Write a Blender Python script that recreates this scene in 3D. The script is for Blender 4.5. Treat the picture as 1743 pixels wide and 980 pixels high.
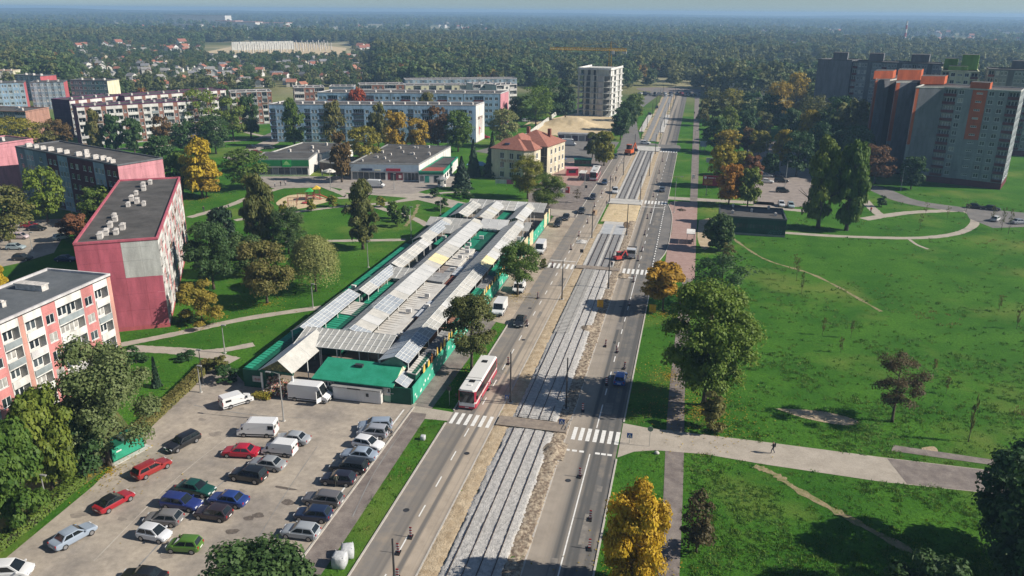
import bpy, math, random
import numpy as np
from mathutils import Matrix, Vector
for o in list(bpy.data.objects): bpy.data.objects.remove(o)
random.seed(7); RNG=np.random.default_rng(11)
SC=bpy.context.scene; COL=SC.collection
R_=math.radians
# ---------------------------------------------------------------- camera (world: +Y along the tram avenue, +X to its right, metres)
CAMH=52.0; FPX=1350.0; CX,CY=871.5,490.0
def _cam_axes(h0=19.0, roll=.0086, vp=1200.0):
    N=np.array([-roll,1.0,(-roll*CX+CY-(h0-roll*CX))/FPX]); N/=np.linalg.norm(N)
    v=np.array([vp-CX,h0+roll*(vp-CX)-CY,FPX]); v/=np.linalg.norm(v)
    return np.array([np.cross(N,v),v,-N])
RW=_cam_axes()
cam_d=bpy.data.cameras.new('camera'); cam=bpy.data.objects.new('camera',cam_d); COL.objects.link(cam); SC.camera=cam
cam_d.sensor_fit='HORIZONTAL'; cam_d.sensor_width=36; cam_d.lens=36*FPX/1743.0; cam_d.clip_start=1; cam_d.clip_end=60000
m=Matrix.Identity(4)
for r in range(3):
    m[r][0]=RW[r,0]; m[r][1]=-RW[r,1]; m[r][2]=-RW[r,2]
m[2][3]=CAMH; cam.matrix_world=m
def G(x,y,z=0.0):
    w=RW@np.array([x-CX,y-CY,FPX]); t=(z-CAMH)/w[2]
    return (float(w[0]*t),float(w[1]*t))
def P(X,Y,Z=0.0):
    c=RW.T@np.array([X,Y,Z-CAMH]); return (CX+FPX*c[0]/c[2],CY+FPX*c[1]/c[2],c[2])
# ---------------------------------------------------------------- sky, sun, exposure
SUN_EL=R_(34); SUN_DIR=Vector((1.0,0.06,0)).normalized()*math.cos(SUN_EL)+Vector((0,0,math.sin(SUN_EL)))
wd=bpy.data.worlds.new('World'); SC.world=wd; wd.use_nodes=True
wn=wd.node_tree.nodes; wl=wd.node_tree.links
bg=wn['Background']; sky=wn.new('ShaderNodeTexSky'); sky.sky_type='NISHITA'; sky.sun_disc=False
sky.sun_elevation=SUN_EL; sky.sun_rotation=math.atan2(SUN_DIR.x,SUN_DIR.y); sky.altitude=300; sky.air_density=1.0; sky.dust_density=0.3; sky.ozone_density=2.3
tc=wn.new('ShaderNodeTexCoord'); sx=wn.new('ShaderNodeSeparateXYZ'); mx=wn.new('ShaderNodeMath'); mx.operation='MAXIMUM'; mx.inputs[1].default_value=0.06
cb=wn.new('ShaderNodeCombineXYZ')
wl.new(tc.outputs['Generated'],sx.inputs[0]); wl.new(sx.outputs[2],mx.inputs[0]); wl.new(sx.outputs[0],cb.inputs[0]); wl.new(sx.outputs[1],cb.inputs[1]); wl.new(mx.outputs[0],cb.inputs[2])
wl.new(cb.outputs[0],sky.inputs['Vector']); wl.new(sky.outputs[0],bg.inputs[0]); bg.inputs[1].default_value=0.054
sd=bpy.data.lights.new('sun','SUN'); sd.energy=5.0; sd.angle=R_(0.5); sd.color=(1.0,0.93,0.82)
so=bpy.data.objects.new('sun',sd); COL.objects.link(so); so.rotation_euler=SUN_DIR.to_track_quat('Z','Y').to_euler(); so.location=(100,0,200)
SC.render.engine='CYCLES'; SC.view_settings.view_transform='Standard'; SC.view_settings.look='None'; SC.view_settings.gamma=1.0; SC.view_settings.use_curve_mapping=False
SC.view_settings.exposure=0.5
SC.cycles.max_bounces=6; SC.cycles.transparent_max_bounces=6; SC.cycles.volume_bounces=0
# ---------------------------------------------------------------- helpers
def lnk(o,parent=None):
    COL.objects.link(o)
    if parent is not None: o.parent=parent
    return o
LABELS={}; FOOTS=[]; HAZE=2.5e-4
def tag(o,label=None,cat=None,group=None,kind=None):
    if label:
        o['label']=label; LABELS.setdefault(label,[]).append(o)
    if cat: o['category']=cat
    if group: o['group']=group
    if kind: o['kind']=kind
    return o
def thing(name,label,cat,loc=(0,0,0),rz=0.0,group=None):
    o=bpy.data.objects.new(name,None); o.empty_display_size=.3; lnk(o); o.location=loc; o.rotation_euler=(0,0,rz)
    return tag(o,label,cat,group)
def part(name,me,parent,loc=(0,0,0),rz=0.0,label=None,mat=None,scale=None,rot=None):
    o=bpy.data.objects.new(name,me); lnk(o,parent); o.location=loc; o.rotation_euler=rot if rot else (0,0,rz)
    if scale: o.scale=scale
    if label: o['label']=label
    if mat:
        o.material_slots[0].link='OBJECT'; o.material_slots[0].material=mat
    return o
def copy_tree(src,loc,rz,label=None,group=None,parent=None):
    c=src.copy(); COL.objects.link(c)
    if parent is None: c.location=loc; c.rotation_euler=(0,0,rz)
    else: c.parent=parent
    if label: tag(c,label)
    if group: c['group']=group
    for ch in list(src.children): copy_tree(ch,None,None,parent=c)
    return c
class MB:
    """collects faces with material indices, builds ONE mesh"""
    def __init__(s): s.v=[]; s.f=[]; s.m=[]
    def poly(s,pts,mi=0):
        b=len(s.v); s.v+= [tuple(p) for p in pts]; s.f.append(tuple(range(b,b+len(pts)))); s.m.append(mi); return s
    def box(s,x0,y0,z0,x1,y1,z1,mi=0,skip=''):
        b=len(s.v); s.v+=[(x0,y0,z0),(x1,y0,z0),(x1,y1,z0),(x0,y1,z0),(x0,y0,z1),(x1,y0,z1),(x1,y1,z1),(x0,y1,z1)]
        F={'b':(3,2,1,0),'t':(4,5,6,7),'f':(0,1,5,4),'k':(2,3,7,6),'l':(3,0,4,7),'r':(1,2,6,5)}
        for k,f in F.items():
            if k not in skip: s.f.append(tuple(b+i for i in f)); s.m.append(mi)
        return s
    def bar(s,a,c,w,h=None,mi=0):
        """square bar between points a and c"""
        h=h or w; a=Vector(a); c=Vector(c); d=(c-a)
        if d.length<1e-6: return s
        d.normalize(); up=Vector((0,0,1)) if abs(d.z)<.95 else Vector((1,0,0))
        sd=d.cross(up).normalized(); u=sd.cross(d).normalized(); b=len(s.v)
        for q in (a,c):
            for i,j in ((-1,-1),(1,-1),(1,1),(-1,1)): s.v.append(tuple(q+sd*(i*w/2)+u*(j*h/2)))
        for f in ((0,1,2,3),(7,6,5,4),(0,4,5,1),(1,5,6,2),(2,6,7,3),(3,7,4,0)): s.f.append(tuple(b+i for i in f)); s.m.append(mi)
        return s
    def tube(s,pts,rad,n=6,mi=0,cap=True):
        """tapered tube through points"""
        pts=[Vector(p) for p in pts]; rings=[]
        for i,p in enumerate(pts):
            d=(pts[min(i+1,len(pts)-1)]-pts[max(i-1,0)])
            if d.length<1e-6: d=Vector((0,0,1))
            d.normalize(); up=Vector((0,0,1)) if abs(d.z)<.9 else Vector((1,0,0))
            sd=d.cross(up).normalized(); u=sd.cross(d).normalized(); b=len(s.v); rings.append(b)
            r=rad[i] if hasattr(rad,'__len__') else rad
            for k in range(n):
                a=2*math.pi*k/n; s.v.append(tuple(p+sd*(math.cos(a)*r)+u*(math.sin(a)*r)))
        for i in range(len(rings)-1):
            for k in range(n):
                s.f.append((rings[i]+k,rings[i]+(k+1)%n,rings[i+1]+(k+1)%n,rings[i+1]+k)); s.m.append(mi)
        if cap:
            s.f.append(tuple(rings[0]+k for k in range(n))[::-1]); s.m.append(mi)
            s.f.append(tuple(rings[-1]+k for k in range(n))); s.m.append(mi)
        return s
    def lathe(s,prof,n=12,mi=0,c=(0,0,0)):
        """profile [(r,z)]"""
        b0=len(s.v)
        for r,z in prof:
            for k in range(n):
                a=2*math.pi*k/n; s.v.append((c[0]+r*math.cos(a),c[1]+r*math.sin(a),c[2]+z))
        for i in range(len(prof)-1):
            for k in range(n):
                s.f.append((b0+i*n+k,b0+i*n+(k+1)%n,b0+(i+1)*n+(k+1)%n,b0+(i+1)*n+k)); s.m.append(mi)
        s.f.append(tuple(b0+(len(prof)-1)*n+k for k in range(n))); s.m.append(mi)
        s.f.append(tuple(b0+k for k in range(n))[::-1]); s.m.append(mi)
        return s
    def prism(s,pts,z0,z1,mi=0,top=None,skipb=False):
        n=len(pts); b=len(s.v); s.v+=[(p[0],p[1],z0) for p in pts]+[(p[0],p[1],z1) for p in pts]
        for i in range(n): s.f.append((b+i,b+(i+1)%n,b+n+(i+1)%n,b+n+i)); s.m.append(mi)
        s.f.append(tuple(b+n+i for i in range(n))); s.m.append(mi if top is None else top)
        if not skipb: s.f.append(tuple(b+i for i in range(n))[::-1]); s.m.append(mi)
        return s
    def mesh(s,name,mats,smooth=False):
        me=bpy.data.meshes.new(name); me.from_pydata(s.v,[],s.f)
        for x in (mats if isinstance(mats,(list,tuple)) else [mats]): me.materials.append(x)
        if any(s.m): me.polygons.foreach_set('material_index',s.m)
        if smooth: me.polygons.foreach_set('use_smooth',[True]*len(s.f))
        me.update()
        if smooth=='auto': me.set_sharp_from_angle(angle=R_(38))
        return me
def npmesh(name,V,F,mat,smooth=False):
    """V (n,3), F (m,k) numpy arrays"""
    me=bpy.data.meshes.new(name); n,k=F.shape
    me.vertices.add(len(V)); me.vertices.foreach_set('co',V.astype(np.float32).ravel())
    me.loops.add(n*k); me.loops.foreach_set('vertex_index',F.astype(np.int32).ravel())
    me.polygons.add(n); me.polygons.foreach_set('loop_start',np.arange(0,n*k,k,dtype=np.int32)); me.polygons.foreach_set('loop_total',np.full(n,k,dtype=np.int32))
    if smooth: me.polygons.foreach_set('use_smooth',np.ones(n,dtype=bool))
    me.materials.append(mat); me.update(calc_edges=True); return me
# ---------------------------------------------------------------- materials
MATS={}
def _bsdf(name):
    mt=bpy.data.materials.new(name); mt.use_nodes=True; nt=mt.node_tree
    return mt,nt,nt.nodes,nt.links,nt.nodes['Principled BSDF']
def _mix(nt,fac,a,b):
    mx=nt.nodes.new('ShaderNodeMix'); mx.data_type='RGBA'
    for s,val in ((0,fac),(6,a),(7,b)):
        if isinstance(val,(tuple,list)): mx.inputs[s].default_value=(*val[:3],1)
        elif isinstance(val,(int,float)): mx.inputs[s].default_value=val
        else: nt.links.new(val,mx.inputs[s])
    return mx.outputs[2]
def _noise(nt,scale,detail=4,rough=.6,vec=None,sc=None):
    n=nt.nodes.new('ShaderNodeTexNoise'); n.inputs['Scale'].default_value=scale; n.inputs['Detail'].default_value=detail; n.inputs['Roughness'].default_value=rough
    if vec is None:
        g=nt.nodes.new('ShaderNodeNewGeometry'); vec=g.outputs['Position']
    if sc:
        mp=nt.nodes.new('ShaderNodeMapping'); mp.inputs['Scale'].default_value=sc; nt.links.new(vec,mp.inputs[0]); vec=mp.outputs[0]
    nt.links.new(vec,n.inputs['Vector']); return n.outputs[0]
def _ramp(nt,x,lo,hi):
    r=nt.nodes.new('ShaderNodeMapRange'); r.inputs[1].default_value=lo; r.inputs[2].default_value=hi; nt.links.new(x,r.inputs[0]); return r.outputs[0]
def mat(name,c,rough=.75,var=.18,scale=.7,c2=None,lo=.35,hi=.65,bump=0.0,bscale=6.0,metal=0.0,spec=.3,sc=None,fine=0.0):
    if name in MATS: return MATS[name]
    mt,nt,N,L,b=_bsdf(name)
    a=tuple(max(0,x*(1-var)) for x in c); d=tuple(min(1,x*(1+var)) for x in c) if c2 is None else c2
    if c2 is not None: a=c
    if var>0 or c2 is not None:
        col=_mix(nt,_ramp(nt,_noise(nt,scale,5,.62,sc=sc),lo,hi),a,d)
        if fine>0:
            k=_ramp(nt,_noise(nt,scale*9,3,.7),.3,.7)
            mx=nt.nodes.new('ShaderNodeMix'); mx.data_type='RGBA'; mx.blend_type='MULTIPLY'; mx.inputs[0].default_value=1
            g=_mix(nt,k,(1-fine,)*3,(1+fine*.6,)*3); L.new(col,mx.inputs[6]); L.new(g,mx.inputs[7]); col=mx.outputs[2]
        L.new(col,b.inputs['Base Color'])
    else: b.inputs['Base Color'].default_value=(*c,1)
    b.inputs['Roughness'].default_value=rough; b.inputs['Metallic'].default_value=metal; b.inputs['Specular IOR Level'].default_value=spec
    if bump>0:
        bp=N.new('ShaderNodeBump'); bp.inputs['Strength'].default_value=bump; bp.inputs['Distance'].default_value=.15
        L.new(_noise(nt,bscale,4,.7),bp.inputs['Height']); L.new(bp.outputs[0],b.inputs['Normal'])
    MATS[name]=mt; return mt
def leafmat(name,c,c2,trans=.3):
    if name in MATS: return MATS[name]
    mt,nt,N,L,b=_bsdf(name)
    oi=N.new('ShaderNodeObjectInfo'); g=N.new('ShaderNodeNewGeometry')
    n1=_ramp(nt,_noise(nt,.55,3,.6),.36,.64)
    rnd=N.new('ShaderNodeMath'); rnd.operation='MULTIPLY_ADD'; rnd.inputs[1].default_value=.5; L.new(g.outputs['Random Per Island'],rnd.inputs[0])
    h=N.new('ShaderNodeMath'); h.operation='MULTIPLY'; h.inputs[1].default_value=.5; L.new(n1,h.inputs[0]); L.new(h.outputs[0],rnd.inputs[2])
    col=_mix(nt,rnd.outputs[0],c,c2)
    hs=N.new('ShaderNodeHueSaturation'); L.new(col,hs.inputs['Color'])
    L.new(_ramp2(nt,oi.outputs['Random'],.475,.525),hs.inputs['Hue']); L.new(_ramp2(nt,oi.outputs['Random'],1.15,.8),hs.inputs['Value'])
    b.inputs['Roughness'].default_value=.6; b.inputs['Specular IOR Level'].default_value=.25
    L.new(hs.outputs[0],b.inputs['Base Color'])
    tr=N.new('ShaderNodeBsdfTranslucent'); L.new(hs.outputs[0],tr.inputs[0]); ms=N.new('ShaderNodeMixShader'); ms.inputs[0].default_value=trans
    L.new(b.outputs[0],ms.inputs[1]); L.new(tr.outputs[0],ms.inputs[2]); L.new(ms.outputs[0],N['Material Output'].inputs[0])
    MATS[name]=mt; return mt
def _ramp2(nt,x,lo,hi):
    r=nt.nodes.new('ShaderNodeMapRange'); r.inputs[3].default_value=lo; r.inputs[4].default_value=hi; nt.links.new(x,r.inputs[0]); return r.outputs[0]
def glass(name,c=(.03,.04,.05),rough=.08):
    return mat(name,c,rough,var=.35,scale=.5,spec=.6)
def paint(c,name=None,rough=.28):
    name=name or 'car_paint_%d_%d_%d'%tuple(int(x*255) for x in c)
    if name in MATS: return MATS[name]
    mt,nt,N,L,b=_bsdf(name); b.inputs['Base Color'].default_value=(*c,1); b.inputs['Roughness'].default_value=rough; b.inputs['Coat Weight'].default_value=.6; b.inputs['Coat Roughness'].default_value=.08; b.inputs['Specular IOR Level'].default_value=.4
    L.new(_ramp2(nt,_noise(nt,1.3,4,.6),rough-.06,rough+.22),b.inputs['Roughness'])
    MATS[name]=mt; return mt
def vnoise(X,Y,s,seed):
    r=np.random.default_rng(seed); g=r.uniform(0,1,(256,256)); x=X/s;y=Y/s; i=np.floor(x).astype(int);j=np.floor(y).astype(int); fx=x-i;fy=y-j; fx=fx*fx*(3-2*fx);fy=fy*fy*(3-2*fy)
    A=lambda a,b_:g[a%256,b_%256]; return (A(i,j)*(1-fx)+A(i+1,j)*fx)*(1-fy)+(A(i,j+1)*(1-fx)+A(i+1,j+1)*fx)*fy
def fbm(X,Y,s,seed): return .5*vnoise(X,Y,s,seed)+.3*vnoise(X,Y,s/2.3,seed+1)+.2*vnoise(X,Y,s/5.1,seed+2)
# ---------------------------------------------------------------- ground, roads, paths
EXCL=[]
def flat(name,pts,z,mt,excl=True,parent=None,kind='structure'):
    me=MB().poly([(p[0],p[1],z) for p in pts]).mesh(name,mt)
    o=bpy.data.objects.new(name,me); lnk(o,parent)
    if me.polygons[0].normal.z<0: me.flip_normals()
    if parent is None: tag(o,kind=kind)
    if excl: EXCL.append(np.array([(p[0],p[1]) for p in pts]))
    return o
def rect(x0,y0,x1,y1): return [(x0,y0),(x1,y0),(x1,y1),(x0,y1)]
def ribbon(pts,w):
    """polygon around a polyline, width w (number or list)"""
    P_=[Vector(p) for p in pts]; L=[];Rr=[]
    for i,p in enumerate(P_):
        d=(P_[min(i+1,len(P_)-1)]-P_[max(i-1,0)]).normalized(); n=Vector((-d.y,d.x)); k=(w[i] if hasattr(w,'__len__') else w)/2
        L.append(p+n*k); Rr.append(p-n*k)
    return L+Rr[::-1]
def smooth(pts,n=6):
    P_=[np.array(p,float) for p in pts]; out=[]
    for i in range(len(P_)-1):
        p0=P_[max(i-1,0)];p1=P_[i];p2=P_[i+1];p3=P_[min(i+2,len(P_)-1)]
        for k in range(n):
            t=k/n; out.append(tuple(.5*((2*p1)+(-p0+p2)*t+(2*p0-5*p1+4*p2-p3)*t*t+(-p0+3*p1-3*p2+p3)*t**3)))
    out.append(tuple(P_[-1])); return out
def pxs(l): return [G(*p) for p in l]
def inside(poly,X,Y):
    c=np.zeros(len(X),bool); n=len(poly); j=n-1
    for i in range(n):
        xi,yi=poly[i];xj,yj=poly[j]
        with np.errstate(divide='ignore',invalid='ignore'):
            c^=((yi>Y)!=(yj>Y))&(X<(xj-xi)*(Y-yi)/(yj-yi+1e-12)+xi)
        j=i
    return c
# grass and far land cover
mt,nt,N,L,b=_bsdf('ground_cover'); MATS['ground_cover']=mt
g1=_mix(nt,_ramp(nt,_noise(nt,.09,6,.65),.38,.62),(.038,.135,.009),(.085,.215,.018))
g2=_mix(nt,_ramp(nt,_noise(nt,2.2,5,.75),.35,.7),g1,(.026,.088,.008))
g3=_mix(nt,_ramp(nt,_noise(nt,.035,6,.6),.53,.70),g2,(.155,.20,.04))
g3b=_mix(nt,_ramp(nt,_noise(nt,.6,5,.7),.62,.78),g3,(.105,.195,.03))
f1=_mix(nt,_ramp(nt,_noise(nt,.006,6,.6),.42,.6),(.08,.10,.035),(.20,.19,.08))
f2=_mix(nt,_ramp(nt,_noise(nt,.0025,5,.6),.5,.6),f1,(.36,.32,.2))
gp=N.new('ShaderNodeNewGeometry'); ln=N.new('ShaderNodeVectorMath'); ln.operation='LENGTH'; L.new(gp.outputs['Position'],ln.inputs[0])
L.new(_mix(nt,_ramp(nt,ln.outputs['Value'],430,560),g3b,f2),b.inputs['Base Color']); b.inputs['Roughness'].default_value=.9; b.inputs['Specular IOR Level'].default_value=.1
bp=N.new('ShaderNodeBump'); bp.inputs['Strength'].default_value=.8; bp.inputs['Distance'].default_value=.3; L.new(_noise(nt,3.0,5,.75),bp.inputs['Height']); L.new(bp.outputs[0],b.inputs['Normal'])
ring=[]; V=[(0,0,0)]; F=[]; radii=[120,260,520,1000,2000,4000,7600]
for r in radii:
    V+=[(r*math.cos(2*math.pi*k/48),r*math.sin(2*math.pi*k/48),0) for k in range(48)]
F=[(0,1+k,1+(k+1)%48) for k in range(48)]
for i in range(len(radii)-1):
    for k in range(48):
        a=1+i*48+k;c=1+i*48+(k+1)%48; F.append((a,a+48,c+48,c))
me=bpy.data.meshes.new('ground'); me.from_pydata(V,[],F); me.materials.append(mt); tag(lnk(bpy.data.objects.new('ground',me)),kind='structure')
def road_mat(name,xa,xb,dark,dust):
    """asphalt with building-site dust that lies thicker towards x=xb"""
    mt,nt,N,L,b=_bsdf(name); g=N.new('ShaderNodeNewGeometry'); s=N.new('ShaderNodeSeparateXYZ'); L.new(g.outputs['Position'],s.inputs[0])
    f=_ramp(nt,s.outputs[0],xa,xb); st=_noise(nt,1.0,4,.6,sc=(1.1,.012,1)); pt=_noise(nt,.35,5,.65)
    a=N.new('ShaderNodeMath'); a.operation='MULTIPLY_ADD'; a.inputs[1].default_value=.85; L.new(st,a.inputs[0]); a.inputs[2].default_value=-.42
    c=N.new('ShaderNodeMath'); c.operation='ADD'; c.use_clamp=True; L.new(f,c.inputs[0]); L.new(a.outputs[0],c.inputs[1])
    col=_mix(nt,c.outputs[0],dark,dust); col=_mix(nt,_ramp(nt,pt,.45,.75),col,tuple(x*.72 for x in dust))
    # slight darkening of the wheel tracks and crack lines
    w=_noise(nt,1.0,2,.5,sc=(.9,.004,1)); col=_mix(nt,_ramp(nt,w,.62,.5),tuple(x*.8 for x in dark),col)
    L.new(col,b.inputs['Base Color']); b.inputs['Roughness'].default_value=.85; b.inputs['Specular IOR Level'].default_value=.2
    bp=N.new('ShaderNodeBump'); bp.inputs['Strength'].default_value=.25; bp.inputs['Distance'].default_value=.03; L.new(_noise(nt,14,3,.7),bp.inputs['Height']); L.new(bp.outputs[0],b.inputs['Normal'])
    MATS[name]=mt; return mt
m_roadL=road_mat('asphalt_dusty_left',-27.4,-24.6,(.19,.175,.16),(.4,.335,.265))
m_roadR=road_mat('asphalt_dusty_right',-8.6,-12.0,(.125,.122,.118),(.33,.285,.235))
m_asph=mat('asphalt_grey',(.135,.13,.125),.85,c2=(.2,.185,.17),scale=.25,bump=.2,bscale=12,fine=.12)
m_side=mat('sidewalk_asphalt',(.15,.125,.115),.85,c2=(.25,.215,.19),scale=.6,bump=.2,bscale=9,fine=.2)
m_lot=mat('parking_concrete',(.25,.22,.19),.85,c2=(.40,.345,.28),scale=.13,bump=.15,bscale=9,fine=.2,lo=.36,hi=.62)
m_path=mat('path_paving',(.33,.29,.24),.85,c2=(.42,.37,.31),scale=.5,bump=.15,bscale=9,fine=.15)
m_red=mat('red_paving',(.31,.2,.17),.85,c2=(.38,.26,.225),scale=.8,bump=.2,bscale=9,fine=.15)
m_dirt=mat('bare_dirt',(.36,.27,.17),.95,c2=(.52,.42,.29),scale=.9,bump=.7,bscale=5,fine=.35)
m_rub=mat('rubble_earth',(.20,.15,.11),.95,c2=(.47,.39,.29),scale=2.2,bump=.9,bscale=4,fine=.4,lo=.42,hi=.6)
m_sand=mat('sand',(.5,.39,.23),.95,c2=(.6,.48,.31),scale=.5,bump=.4,bscale=4,fine=.2)
m_ball=mat('track_ballast',(.33,.32,.305),.9,c2=(.54,.52,.495),scale=2.6,bump=1.0,bscale=5,fine=.3,lo=.3,hi=.6)
m_conc=mat('concrete',(.42,.4,.37),.8,c2=(.54,.52,.48),scale=.8,fine=.12,bump=.1)
m_concd=mat('concrete_dark',(.2,.2,.2),.85,c2=(.28,.27,.26),scale=.8,fine=.15)
m_white=mat('road_paint',(.72,.71,.68),.7,c2=(.52,.49,.45),scale=2.5,lo=.5,hi=.72)
m_rail=mat('rusty_rail',(.075,.05,.04),.55,var=.4,scale=3,metal=.4)
m_steel=mat('dark_steel',(.035,.036,.04),.5,var=.3,scale=2,spec=.4)
m_galv=mat('galvanised_steel',(.36,.36,.35),.5,var=.15,scale=2,metal=.4)
m_kerb=mat('kerb_stone',(.4,.37,.33),.85,c2=(.5,.46,.41),scale=1.5,fine=.15)
m_trail=mat('trail_earth',(.30,.24,.14),.95,c2=(.15,.17,.05),scale=1.1,bump=.5,fine=.3,lo=.42,hi=.62)
Z1=.02;Z2=.035;Z3=.05
flat('road_left_carriageway',rect(-29.2,-60,-23,318),Z2,m_roadL)
flat('road_right_carriageway',rect(-13.05,-60,-6.3,318),Z2,m_roadR)
far=smooth([(-26.1,317),(-26.4,345),(-31,390),(-34,430),(-34,480),(-30,540),(-27,600)],5)
flat('road_left_far',ribbon(far,7.4),Z2,m_asph)
flat('road_right_far',rect(-14.5,317.5,-7,596),Z2-.004,m_roadR)
flat('road_junction_left',smooth([(-29,318),(-23,316.5),(-21,330),(-14,334),(-13,326),(-6,322),(-6,337),(-14,338),(-21,345),(-26,356),(-31,352)],3),Z2+.012,m_asph)
flat('far_junction',smooth([(-40,580),(-20,566),(-4,570),(2,592),(-4,606),(-30,610),(-44,598),(-40,580)],3),Z1,m_side)
flat('access_road_right',[(-6.2,95.4),(-3,94.9),(12,94.8),(26,94.4),(60,94.2),(60,88.7),(36,88.9),(25,88.5),(11.5,89.2),(4.5,89.9),(-1.5,89.4),(-4.2,88.4),(-6.1,86.5)],Z2-.008,m_path)
flat('access_road_patch',[(26.5,94.25),(60,94.05),(60,88.85),(36,89.05),(27.6,88.75)],Z2+.004,m_side)
flat('side_slab',[(27.4,96.3),(40,95.6),(40,97),(28,97.9)],Z2,m_side)
flat('bus_bay_right',smooth([(-6.3,150),(-6.3,166),(-4.4,180),(-4.1,200),(-4.6,216),(-6.3,229)],5),Z2+.003,m_asph)
flat('sidewalk_right',smooth([(-.4,40),(-.1,73),(-.35,88),(-.5,95),(-.6,110),(-.3,140),(0,165),(.2,231),(-.5,320),(-1.6,491),(-2,560)],3)+smooth([(1,560),(1.1,491),(2.2,320),(2.3,231),(2.1,165),(1.8,140),(1.6,110),(1.9,90),(2.03,73),(2,40)],3),Z1+.004,m_side)
flat('bus_stop_paving',smooth([(-3.95,160),(-4.1,182),(-3.7,200),(-4.5,216),(-5.6,228),(-4,232)],4)+[(2.4,232),(2.4,160)],Z2+.008,m_red)
flat('path_far_right',rect(-6.2,234,24,238),Z1+.002,m_path)
flat('sidewalk_left',[(-35.2,30),(-32.2,30),(-32,63),(-32.4,92),(-31.6,128),(-31.6,205),(-35.3,205),(-35.3,93.8),(-34.9,60)],Z1,m_side)
flat('parking_strip_left',[(-35,128),(-29.2,126),(-29.2,205),(-35,205)],Z1+.006,mat('parking_strip_dirt',(.27,.215,.165),.9,c2=(.42,.35,.27),scale=.35,bump=.3,fine=.25))
flat('parking_lot',[(-63.5,20),(-34.9,20),(-34.9,94.2),(-61.6,94.2),(-66.6,98.6),(-69.5,97),(-66.2,78),(-64.2,66),(-63.6,52)],Z1+.004,m_lot)
flat('path_zebra_left',[(-35,93.4),(-29.2,92.9),(-29.2,90.4),(-32.4,90.2),(-32.6,91.6),(-35,91.6)],Z2-.006,m_path)
flat('access_road_market',[(-30,206),(-30,213),(-62,214),(-80,224),(-104,224),(-104,218),(-80,216),(-62,206)],Z1+.008,m_path)
flat('shop_forecourt',pxs([(430,300),(432,315),(470,321),(560,318),(640,331),(700,330),(745,318),(800,318),(800,296),(700,300)]),Z1+.012,mat('forecourt',(.25,.22,.2),.85,c2=(.34,.3,.26),scale=.5,fine=.12))
flat('plaza_left',[(-35,205),(-29.4,205),(-29.4,300),(-36,300),(-46,286),(-48,232),(-44,214)],Z1+.002,m_side)
flat('red_plaza',[(-46,248),(-34,246),(-33,284),(-40,292),(-46,284)],Z1+.02,m_red)
flat('car_park_yellow_house',[(-48,284),(-31,300),(-31,340),(-70,345),(-84,300),(-60,288)],Z1+.006,m_asph)
flat('construction_yard',pxs([(925,205),(990,190),(1050,200),(1040,226),(960,232),(905,226)]),Z1+.016,m_sand)
flat('car_park_right',pxs([(1283,352),(1380,352),(1385,320),(1370,262),(1320,240),(1270,245)]),Z1+.002,mat('car_park_slabs',(.23,.195,.175),.85,c2=(.33,.28,.245),scale=.5,fine=.2))
flat('car_park_left',pxs([(-70,470),(-70,400),(20,376),(105,372),(112,395),(92,430),(40,446)]),Z1+.002,m_lot)
flat('street_left_far',pxs([(380,268),(455,238),(470,236),(475,243),(450,252),(400,275)]),Z1,m_path)
flat('street_mid_far',pxs([(430,238),(470,222),(560,232),(560,238),(470,232)]),Z1+.004,m_asph)
flat('street_tower',ribbon(smooth(pxs([(1395,312),(1480,318),(1545,342),(1640,357),(1760,370)])),7),Z1+.002,m_asph)
flat('turning_circle_tower',pxs([(1640,352),(1743,362),(1780,385),(1690,388),(1650,372)]),Z1+.006,m_asph)
flat('playground_sand',smooth(pxs([(478,352),(470,345),(490,333),(520,331),(548,335),(560,342),(540,348),(505,356),(478,352)]),3),Z2,m_sand)
for nm,pl,w in [
    ('footpath',[(205,587),(300,568),(420,542),(548,523)],2.0),('footpath',[(222,593),(300,597),(345,602),(400,614)],2.6),('footpath',[(340,600),(385,595),(432,586)],1.8),
    ('footpath',[(486,411),(560,410),(690,408)],2.0),('footpath',[(322,370),(383,352),(430,334),(470,322),(505,314)],2.4),('footpath',[(400,375),(440,368),(478,364),(531,357),(595,350),(660,345),(730,336)],2.0),
    ('footpath',[(545,315),(592,334),(575,337)],2.2),('footpath',[(640,352),(700,370),(728,384)],2.2),('footpath',[(640,352),(735,330),(800,327)],2.0),
    ('footpath',[(1335,396),(1430,402),(1555,405),(1625,398),(1656,384),(1658,368),(1645,360)],2.2),('footpath',[(1470,373),(1545,362),(1625,358)],3.0),('footpath',[(1462,330),(1482,352),(1500,368)],2.6),
    ('footpath',[(1225,352),(1290,352),(1380,360)],3.0),('footpath',[(1545,405),(1560,416),(1580,424)],.8),
    ('dirt_trail',[(1284,793),(1320,808),(1360,835),(1460,890),(1600,965),(1680,1010)],1.1),('dirt_trail',[(1240,400),(1300,440),(1390,470),(1500,530)],.8),('dirt_trail',[(690,385),(705,365),(712,348)],1.0),
    ('footpath',[(470,236),(420,225),(400,215)],2.5),('footpath',[(120,258),(250,250),(420,238)],4.0)]:
    sp_=smooth(pxs(pl),14); flat(nm,ribbon(sp_,[w*random.uniform(.9,1.1) if nm=='footpath' else w*random.uniform(.45,1.35) for _ in sp_]),Z1+random.random()*.01,m_path if nm=='footpath' else m_trail)
flat('worn_earth',smooth(pxs([(1320,695),(1400,700),(1460,716),(1440,724),(1370,712),(1320,695)]),3),Z1,m_dirt)
flat('worn_earth',smooth(pxs([(1190,375),(1215,372),(1222,400),(1200,425),(1187,405),(1190,375)]),3),Z1,m_dirt)
flat('worn_earth',smooth(pxs([(1568,762),(1590,760),(1596,770),(1575,771),(1568,762)]),3),Z1,m_dirt)
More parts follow.
